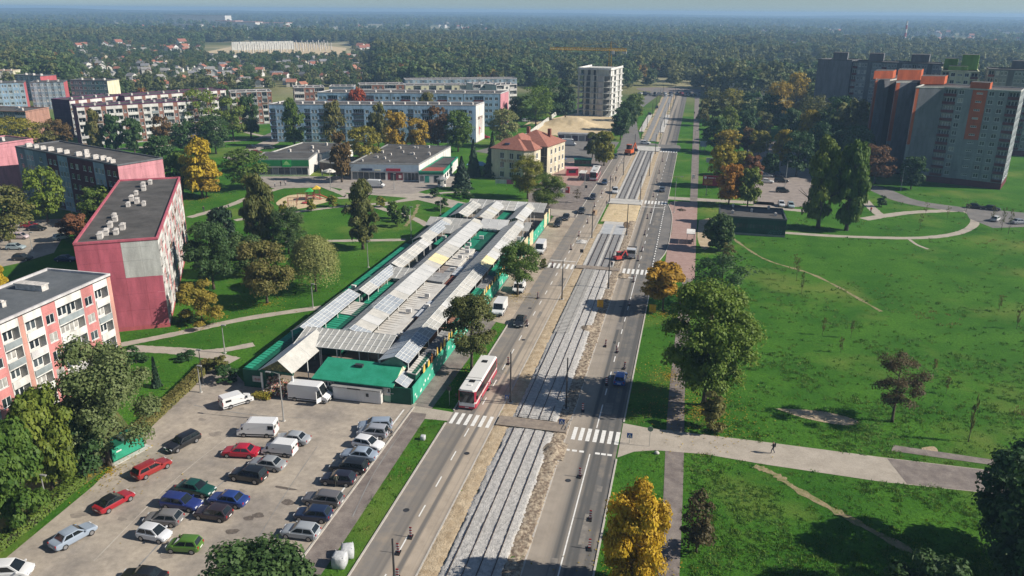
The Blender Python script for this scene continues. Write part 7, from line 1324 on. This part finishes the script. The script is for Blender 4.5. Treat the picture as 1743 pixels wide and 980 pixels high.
    sb=o.modifiers.new('sub','SUBSURF'); sb.levels=1; sb.render_levels=1
    if bag: part('backpack',MB().prism([(-.26,-.13),(-.1,-.15),(-.1,.15),(-.26,.13)],1.02,1.48).mesh('backpack',mat('bag_black',(.02,.02,.022),.8)),t)
    return t
person('person in black with a backpack walking along the right access road',G(1315,772),math.pi,bag=True); person('man in dark clothes standing beside the navy hatchback',G(573,829),2.2,'stand',(.06,.065,.05),(.04,.04,.035)); person('person stooping behind the silver people carrier',G(666,744),2.8,'bend',(.15,.12,.1),(.03,.03,.04))
for lb,x,y,a,tp in (('worker in dark jacket at the second track crossing',1041,457,1.2,(.03,.04,.06)),('person waiting at the median by the far tram mast',1032,351,.4,(.03,.03,.04)),('worker by the white pick-up, left one',1043,311,.4,(.03,.03,.035)),('worker by the white pick-up, right one',1048,308,2.4,(.03,.03,.03)),('person walking across the red plaza, left',942,293,2,(.02,.02,.02)),('person walking across the red plaza, right',950,294,1,(.02,.02,.02)),('couple member on the far right footpath',1182,195,1.5,(.02,.02,.02)),('person sitting by the tower path in red',1482,362,2,(.3,.04,.03)),('person by the shop forecourt benches',468,318,0,(.3,.3,.3)),('second person by the shop forecourt benches',478,317,1,(.03,.03,.03)),('third person by the shop forecourt benches',486,316,2,(.4,.35,.35)),('person before the supermarket entrance',661,306,2,(.5,.5,.5)),('person on the path behind the crimson block',347,361,2,(.03,.03,.03))): person(lb,G(x,y),a,'stand',tp)

# worksite clutter on the median
for lb,x,y,a in (('wooden cable drum on the median near the far tracks',1066,388,.3),('wooden cable drum left of the sandy gap',1012,366,1.2)):
    t=thing('cable_drum',lb,'cable drum',G(x,y)+(0.1,),a)
    for yy in (-.45,.4): part('flange',MB().tube([(0,yy,.75),(0,yy+.06,.75)],.75,14).mesh('flange',mat('drum_wood',(.28,.2,.13),.85,var=.2)),t)
    part('hub',MB().tube([(0,-.4,.75),(0,.4,.75)],.4,12).mesh('hub',m_rust),t)
for lb,x,y,s in (('small heap of crushed stone beside the first crossing',948,690,1.0),('earth heap by the ballast edge below the first crossing',942,768,1.3),('earth heap on the median opposite the yellow board',1000,560,1.1),('earth heap at the median by the second crossing',1060,470,1.0),('gravel heap left of the concrete slabs',990,412,1.0)):
    r=np.random.default_rng(int(x)); Xg,Yg=np.meshgrid(np.linspace(-1.2,1.2,12),np.linspace(-1.2,1.2,12)); rr_=np.sqrt(Xg**2+Yg**2); Zg=np.clip(1-rr_/1.2,0,1)*.55+r.normal(0,.05,Xg.shape)*(rr_<1.1); i_=np.arange(144).reshape(12,12)
    o=lnk(bpy.data.objects.new('spoil_heap',npmesh('spoil_heap',np.stack([Xg,Yg,Zg],-1).reshape(-1,3),np.stack([i_[:-1,:-1],i_[:-1,1:],i_[1:,1:],i_[1:,:-1]],-1).reshape(-1,4),m_rub if 'earth' in lb else m_ball))); o.location=G(x,y)+(.12,); o.scale=(s,s*1.3,s); tag(o,lb,'heap')
# ---------------------------------------------------------------- far woods, allotments, distant town (stuff is instanced, countable huts and houses are objects)
def scatter(name,X,Y,scl,idx,variants,label_kind='stuff',zs=None):
    me=bpy.data.meshes.new(name); n=len(X); me.vertices.add(n); me.vertices.foreach_set('co',np.stack([X,Y,np.zeros(n)],1).astype(np.float32).ravel())
    for nm,val,tp in (('scl',scl,'FLOAT'),('rot',RNG.uniform(0,6.28,n),'FLOAT'),('idx',idx,'INT')):
        a=me.attributes.new(nm,tp,'POINT'); a.data.foreach_set('value',np.asarray(val,dtype=np.float32 if tp=='FLOAT' else np.int32))
    o=bpy.data.objects.new(name,me); lnk(o); tag(o,kind='stuff')
    cl=bpy.data.collections.new(name+'_kinds')
    for i,m_ in enumerate(variants):
        q=bpy.data.objects.new('%s_kind_%02d'%(name,i),m_); cl.objects.link(q)
    ng=bpy.data.node_groups.new(name+'_scatter','GeometryNodeTree'); ng.interface.new_socket('Geometry',in_out='INPUT',socket_type='NodeSocketGeometry'); ng.interface.new_socket('Geometry',in_out='OUTPUT',socket_type='NodeSocketGeometry')
    N=ng.nodes;L=ng.links; gi=N.new('NodeGroupInput');go=N.new('NodeGroupOutput'); ip=N.new('GeometryNodeInstanceOnPoints'); ci=N.new('GeometryNodeCollectionInfo'); ci.inputs['Collection'].default_value=cl; ci.inputs['Separate Children'].default_value=True; ci.inputs['Reset Children'].default_value=True
    def attr(nm,tp): a=N.new('GeometryNodeInputNamedAttribute'); a.data_type=tp; a.inputs[0].default_value=nm; return a.outputs[0]
    cx=N.new('ShaderNodeCombineXYZ'); L.new(attr('rot','FLOAT'),cx.inputs[2]); er=N.new('FunctionNodeEulerToRotation'); L.new(cx.outputs[0],er.inputs[0])
    ip.inputs['Pick Instance'].default_value=True; L.new(gi.outputs[0],ip.inputs['Points']); L.new(ci.outputs[0],ip.inputs['Instance']); L.new(attr('idx','INT'),ip.inputs['Instance Index']); L.new(er.outputs[0],ip.inputs['Rotation']); L.new(attr('scl','FLOAT'),ip.inputs['Scale']); L.new(ip.outputs[0],go.inputs[0])
    md=o.modifiers.new('scatter','NODES'); md.node_group=ng; return o
def simple_tree(nm,kind,n,leaf,w,h,seed,col,z0=.8):
    C,Nn,rng=crown(kind,n,leaf,seed); C=C*np.array([w/2,w/2,h-z0]); C[:,2]+=z0; V_,F_=leaf_quads(C,Nn.copy(),leaf,rng,.3); return npmesh(nm,V_,F_,LM[col])
ft=[]
for i,(k,c,w,h) in enumerate((('round','far1',10,10),('wide','far2',11,11),('poplar','far3',6,13),('wide','far3',11,9),('round','far1',10,11),('round','far4',8,8),('spruce','far2',6,13),('oval','far3',8,13))): ft.append(simple_tree('wood_tree',k,520,.8,w,h,50+i,c))
FOOT=[[tuple(Vector(p)) for p in q] for q in FOOTS]
def sector(n,d0,d1,a0=-.50,a1=.86,pw=2):
    d=np.sqrt(RNG.uniform(d0*d0,d1*d1,n)); a=RNG.uniform(a0,a1,n); return -np.sin(a)*d,np.cos(a)*d,d
def keep_out(X,Y,pad=4):
    k=np.ones(len(X),bool)
    for q in FOOT:
        c=np.mean(q,axis=0); qq=[(c[0]+(p[0]-c[0])*1.0+np.sign(p[0]-c[0])*pad,c[1]+(p[1]-c[1])*1.0+np.sign(p[1]-c[1])*pad) for p in q]; k&=~inside(qq,X,Y)
    for q in EXCL: k&=~inside(q,X,Y)
    return k
AV=lambda X,Y:(X>-44)&(X<8)&(Y<612)
rg=random.Random(77); HUTS=[]; FARH=[]
while len(HUTS)<200:
    x=rg.uniform(130,640);y=rg.uniform(82,150)
    if (345<x<600 and y<97) or rg.random()>(.35+.65*math.exp(-((x-330)/190)**2)): continue
    HUTS.append((*G(x,y),rg.choice((0,0,1,2,3)),rg.uniform(0,3),rg.uniform(.9,1.6)))
cl_=[(rg.uniform(-20,1760),rg.uniform(44,95)) for _ in range(34)]+[(rg.uniform(900,1380),rg.uniform(52,95)) for _ in range(18)]
for i in range(300):
    c_=cl_[i%len(cl_)]; x=c_[0]+rg.gauss(0,30); y=max(43,c_[1]+rg.gauss(0,2.2)); q=G(x,y)
    if (345<x<600 and y>66) or (1370<x and y>95): continue
    FARH.append((*q,rg.choice((0,1,1,3)),rg.uniform(0,3),rg.uniform(1.0,1.7)*(1+math.hypot(*q)/2600)))
def clear_of(X,Y,L,r0,ry):
    k=np.ones(len(X),bool)
    for (x,y,_,_,s) in L: k&=~((np.abs(X-x)<r0*s)&(Y<y+r0*s)&(Y>y-ry*s))
    return k
# wood nearer than 1.6 km
X,Y,d=sector(85000,330,1650); px_=np.array([P(x,y,0)[:2] for x,y in zip(X,Y)])
allot=(px_[:,0]>120)&(px_[:,0]<640)&(px_[:,1]>78)&(px_[:,1]<150)
wh=(px_[:,0]>345)&(px_[:,0]<600)&(px_[:,1]>72)&(px_[:,1]<97)
near=(px_[:,1]>148)
nz=fbm(X,Y,170,3); dens=np.where(nz>.49,1.0,.08); dens=np.where(allot,np.where(fbm(X,Y,45,9)>.5,.5,.16),dens); dens=np.where(near,np.where(px_[:,0]>1190,.85,.30),dens); dens=np.where((px_[:,0]>470)&(px_[:,0]<1250)&(px_[:,1]<132)&(px_[:,1]>90)&~allot,1.0,dens)
keep=(RNG.uniform(0,1,len(X))<dens*np.clip(1.25-d/2600,.55,1))&~AV(X,Y)&~wh&keep_out(X,Y,5)&clear_of(X,Y,HUTS,4,14)&clear_of(X,Y,FARH,4,22)&~((px_[:,1]>152)&(px_[:,0]>430)&(px_[:,0]<1190))&~((px_[:,1]>168)&(px_[:,0]>1180)&(px_[:,0]<1390))&~((px_[:,0]>1640)&(px_[:,1]>250))&~((px_[:,0]<440)&(px_[:,1]>170))
X,Y,d,al,px2,nr=X[keep],Y[keep],d[keep],allot[keep],px_[keep],near[keep]
scl=np.where(al,RNG.uniform(.35,.75,len(X)),RNG.uniform(.6,1.5,len(X))*(.75+.6*fbm(X,Y,260,21))); scl=np.where(nr&(px2[:,0]<1190),scl*.7,scl)
z2=fbm(X,Y,230,31); idx=RNG.integers(0,8,len(X)); idx=np.where((z2>.52)&(RNG.uniform(0,1,len(X))<.75),np.where(RNG.uniform(0,1,len(X))<.5,3,7),idx); idx=np.where(((idx==6)|(idx==2))&(RNG.uniform(0,1,len(X))<.7),np.where(z2>.47,3,4),idx); idx=np.where((idx==5)&(RNG.uniform(0,1,len(X))<.6),0,idx)
scatter('woodland',X,Y,scl,idx,ft)
# distant wood as broad clumps
dc=[]
for i,c in enumerate(('far1','far2','far3','far2','far1')):
    vs=[];fs=[];o=0; r=np.random.default_rng(90+i)
    for k in range(7):
        C,Nn,rng=crown(('round','oval')[k%2],60,1,200+i*9+k); C=C*np.array([4.5,4.5,r.uniform(8,14)])+np.array([r.uniform(-14,14),r.uniform(-14,14),.5]); V_,F_=leaf_quads(C,Nn.copy(),2.0,rng,.4); vs.append(V_);fs.append(F_+o);o+=len(V_)
    dc.append(npmesh('wood_clump',np.concatenate(vs),np.concatenate(fs),LM[c]))
X,Y,d=sector(80000,1500,7000); nz=fbm(X,Y,900,13)*.6+fbm(X,Y,300,14)*.4; keep=(RNG.uniform(0,1,len(X))<np.where(nz>.53,1,.05)); X,Y,d,nz=X[keep],Y[keep],d[keep],nz[keep]
pp=np.array([P(x,y,0)[:2] for x,y in zip(X,Y)]); k=~((pp[:,0]>345)&(pp[:,0]<600)&(pp[:,1]>68)&(pp[:,1]<97))&clear_of(X,Y,FARH,6,60); X,Y,d=X[k],Y[k],d[k]
scatter('distant_woodland',X,Y,RNG.uniform(.8,1.3,len(X))*(1+d/9000),RNG.integers(0,5,len(X)),dc)
# allotment huts and far houses
hm=[]
for i,(w,r_) in enumerate((((.62,.6,.56),(.25,.24,.23)),((.66,.64,.62),(.3,.12,.08)),((.5,.42,.32),(.2,.2,.21)),((.62,.58,.5),(.33,.14,.09)))):
    b=MB().box(-2.2,-1.8,0,2.2,1.8,2.4).poly([(-2.5,-2.1,2.3),(2.5,-2.1,2.3),(2.5,0,3.7),(-2.5,0,3.7)],1).poly([(2.5,2.1,2.3),(-2.5,2.1,2.3),(-2.5,0,3.7),(2.5,0,3.7)],1).poly([(-2.2,1.8,2.4),(-2.2,-1.8,2.4),(-2.2,0,3.6)]).poly([(2.2,-1.8,2.4),(2.2,1.8,2.4),(2.2,0,3.6)]).box(-.5,-1.84,.1,.4,-1.8,2.0,2).box(1.0,-1.84,.9,1.8,-1.8,1.7,2)
    hm.append(b.mesh('hut',[mat('hut_wall_%d'%i,w,.8),mat('hut_roof_%d'%i,r_,.8),G_[0]]))
for (x,y,k,a,s) in HUTS: o=bpy.data.objects.new('allotment_hut',hm[k]); lnk(o); o.location=(x,y,0); o.rotation_euler=(0,0,a); o.scale=(s,s,s); tag(o,'small pale hut among the trees of the allotment gardens','hut','allotment huts')
for (x,y,k,a,s) in FARH: o=bpy.data.objects.new('far_house',hm[k]); lnk(o); o.location=(x,y,0); o.rotation_euler=(0,0,a); o.scale=(s,s,s*1.15); tag(o,'tiny far-off house between distant woods near the horizon','house','far-off houses')
# white houses beyond the grove
for lb,x,y,w in (('white terraced house beyond the grove, left',1252,160,9),('white terraced house beyond the grove, tall middle',1268,158,10),('white terraced house beyond the grove, right',1292,160,9)):
    X_,Y_=G(x,y+8); t=thing('terraced_house',lb,'house',(X_,Y_,0)); h=8.5 if 'middle' not in lb else 12
    part('wall',MB().box(-w/2,0,0,w/2,9,h).mesh('wall',PC['purple']),t); part('roof',MB().poly([(-w/2-.3,-.4,h),(0,-.4,h+2.6),(0,9.4,h+2.6),(-w/2-.3,9.4,h)]).poly([(0,-.4,h+2.6),(w/2+.3,-.4,h),(w/2+.3,9.4,h),(0,9.4,h+2.6)]).mesh('roof',m_roof),t); part('gable',MB().poly([(-w/2,-.01,h),(w/2,-.01,h),(0,-.01,h+2.4)]).mesh('gable',PC['white']),t)
    for f in range(int(h/2.9)):
        for q in (-.28,.0,.28): part('window',win_mesh(1.2,1.3,G_[0],2),t,(q*w-.6,-.12,.9+f*2.8))
X_,Y_=G(1330,150); t=thing('terraced_house','small white gabled house among the golden trees','house',(X_,Y_,0)); part('wall',MB().box(-4,0,0,4,8,5).mesh('wall',PC['white']),t); part('roof',MB().poly([(-4.3,-.3,5),(0,-.3,8),(0,8.3,8),(-4.3,8.3,5)]).poly([(0,-.3,8),(4.3,-.3,5),(4.3,8.3,5),(0,8.3,8)]).mesh('roof',mat('roof_pale',(.5,.4,.38),.8)),t)
X_,Y_=G(1200,222); t=thing('green_pavilion','small teal pavilion with a pale roof beside the far footpath','pavilion',(X_+6,Y_,0)); part('wall',MB().box(-4,0,0,4,6,3).mesh('wall',mat('pavilion_teal',(.05,.2,.17),.7)),t); part('roof',MB().box(-4.3,-.3,3,4.3,6.3,3.2).mesh('roof',PC['white']),t)
# warehouse under construction on its sand field
wpts=gz([(345,90),(420,74),(500,72),(590,82),(585,93),(470,98)],0); flat('sand_field',wpts,.5,m_sand)
wt_=thing('warehouse_frame','unfinished warehouse of pale columns on a far sand field','warehouse',(*G(470,88),.5)); wx,wy=G(470,88); cm_=MB().box(-.45,-.45,0,.45,.45,10).mesh('column',PC['white'])
for i in range(17):
    for j,(ya,yb) in enumerate(((84,79),(88,82),(91,85))):
        x=400+i*9.5+j*6; X_,Y_=G(x,ya+(yb-ya)*i/16+1.5); part('column',cm_,wt_,(X_-wx,Y_-wy,0))
for j in range(2):
    a=G(395,86-j*4);b_=G(500,84-j*4); part('wall_panel',MB().bar((a[0]-wx,a[1]-wy,4),(b_[0]-wx,b_[1]-wy,4),1.0,8).mesh('wall_panel',PC['lgrey']),wt_)
for lb,x,y,w,h in (('white factory on the horizon with thin masts',332,41,240,30),('long pale hall near the horizon, left',240,64,120,12),('pale hall near the horizon right of the warehouse',310,52,70,14),('bright long shed on the right horizon',1300,62,160,12),('pale town block near the horizon, left',410,49,90,18),('pale town block near the horizon, middle',455,49,110,16),('pale town block near the horizon, right',385,48,60,20),('white shed among the far trees on the right',1430,70,60,9),('white low hall on the far right',1590,62,80,10)):
    X_,Y_=G(x,y); t=thing('far_hall',lb,'hall',(X_,Y_,0)); part('wall',MB().box(-w/2,0,0,w/2,40,h).mesh('wall',PC['white']),t); part('roof',MB().box(-w/2-1,-1,h,w/2+1,41,h+1).mesh('roof',m_corg if 'town' not in lb else PC['salmon']),t)
X_,Y_=G(1537,82); t=thing('factory_chimney','tall red and white factory chimney on the right horizon','chimney',(X_,Y_,0))
for i in range(7): part('band',MB().lathe([(2.6-i*.2,i*6),(2.4-i*.2,i*6+6)],12).mesh('band',PC['rosered'] if i%2 else PC['white']),t)
X_,Y_=G(1530,84); t=thing('far_hall','brick boiler house at the foot of the factory chimney','hall',(X_,Y_-6,0)); part('wall',MB().box(-14,0,0,10,14,12).mesh('wall',PC['salmon']),t); part('roof',MB().box(-15,-1,12,11,15,13).mesh('roof',m_corg),t)
for i,(l) in enumerate(([(1090,118),(1150,114),(1200,117),(1130,121)],[(600,92),(690,84),(720,90),(640,97)],[(60,66),(190,62),(200,66),(80,70)],[(1260,64),(1400,66),(1440,70),(1300,69)],[(1000,120),(1080,113),(1100,118),(1040,124)],[(700,72),(780,69),(800,73),(720,76)])): flat('field',gz(l,0),.6,mat('stubble_field',(.34,.27,.17),.95,c2=(.26,.23,.13),scale=.02))
# low blue hills on the horizon
hv=[];hf=[]
for i in range(61):
    a=-.75+i*1.85/60; d=7300; h=26+26*fbm(np.array([i*9.]),np.array([3.]),40,5)[0]; hv+=[(-math.sin(a)*d,math.cos(a)*d,0),(-math.sin(a)*(d+120),math.cos(a)*(d+120),h)]
for i in range(60): hf.append((2*i,2*i+1,2*i+3,2*i+2))
me=bpy.data.meshes.new('hills'); me.from_pydata(hv,[],hf); me.materials.append(mat('hill_wood',(.03,.045,.02),.95,var=.3,scale=.01)); tag(lnk(bpy.data.objects.new('hills',me)),kind='structure')
# grass tufts and weeds on the nearer lawns
def tuft(nm,n,h,w,seed,c):
    r=np.random.default_rng(seed); V=[];F=[]
    for i in range(n):
        a=r.uniform(0,6.28);x,y=r.normal(0,w,2); l=r.uniform(.5,1)*h; dx,dy=math.cos(a)*l*.5,math.sin(a)*l*.5; s=.05
        V+=[(x-s*math.sin(a),y+s*math.cos(a),0),(x+s*math.sin(a),y-s*math.cos(a),0),(x+dx,y+dy,l)]; F.append((3*i,3*i+1,3*i+2))
    me=bpy.data.meshes.new(nm); me.from_pydata(V,[],F); me.materials.append(c); return me
gm=[leafmat('grass_blades',(.06,.15,.012),(.12,.23,.028),.3),leafmat('grass_blades_dry',(.14,.15,.03),(.26,.23,.07),.2),leafmat('weed_leaves',(.09,.2,.025),(.17,.29,.06),.3)]
tf=[tuft('grass_tuft',16,.30,.22,1,gm[0]),tuft('grass_tuft',14,.26,.25,2,gm[0]),tuft('grass_tuft',12,.30,.2,3,gm[1]),tuft('weed_tuft',18,.24,.16,4,gm[2])]
n=150000; d=RNG.uniform(48,270,n); a=RNG.uniform(-.42,.80,n); X=-np.sin(a)*d; Y=np.cos(a)*d; k=keep_out(X,Y,.3)&~((X>-62)&(X<-35)&(Y>93)&(Y<203))&~((X>-29.4)&(X<-6)&(Y<640))
wz=fbm(X,Y,9,41); k&=(RNG.uniform(0,1,n)<np.where(X>3,np.where(wz>.5,.75,.15),np.where(wz>.55,.35,.1))*np.clip(1.45-d/130,.08,1)); X,Y,d,wz=X[k],Y[k],d[k],wz[k]
dry=fbm(X,Y,26,47); idx=np.where(dry>.60,2,np.where((wz>.60)&(X>3),3,RNG.integers(0,2,len(X)))); scatter('grass_tufts',X,Y,RNG.uniform(.5,1.1,len(X))*np.where(X>3,1.0,.7)*(1+d/500),idx,tf)
# haze
hz_=MB().box(-7900,-1500,-1,7900,7900,64).mesh('haze',m_core); hz_.materials.clear(); mt=bpy.data.materials.new('haze_air'); mt.use_nodes=True; nt=mt.node_tree; nt.nodes.remove(nt.nodes['Principled BSDF']); pv=nt.nodes.new('ShaderNodeVolumePrincipled'); pv.inputs['Color'].default_value=(.40,.64,.95,1); pv.inputs['Density'].default_value=HAZE; pv.inputs['Anisotropy'].default_value=0.1; nt.links.new(pv.outputs[0],nt.nodes['Material Output'].inputs['Volume']); hz_.materials.append(mt); tag(lnk(bpy.data.objects.new('haze',hz_)),kind='stuff')

# fallen leaves under the autumn trees
lv=[];lf=[];o_=0
for (x,y,r,n) in ((1130,535,4.5,500),(1198,700,8,1500),(1078,985,5,800),(1140,640,5,500),(345,548,5,400),(803,640,4,350),(345,338,7,600),(881,505,4,250),(1240,352,8,600),(190,800,7,500),(455,518,6,400)):
    X_,Y_=G(x,y); rr_=np.abs(RNG.normal(0,r*.6,n)); aa=RNG.uniform(0,6.28,n); C=np.stack([X_+rr_*np.cos(aa),Y_+rr_*np.sin(aa)*1.2,np.full(n,.12)],1); V_,F_=leaf_quads(C,np.tile(np.array([[0,0,1.]]),(n,1)),.11,RNG,.5); lv.append(V_);lf.append(F_+o_);o_+=len(V_)
tag(lnk(bpy.data.objects.new('fallen_leaves',npmesh('fallen_leaves',np.concatenate(lv),np.concatenate(lf),LM['gold']))),kind='stuff')
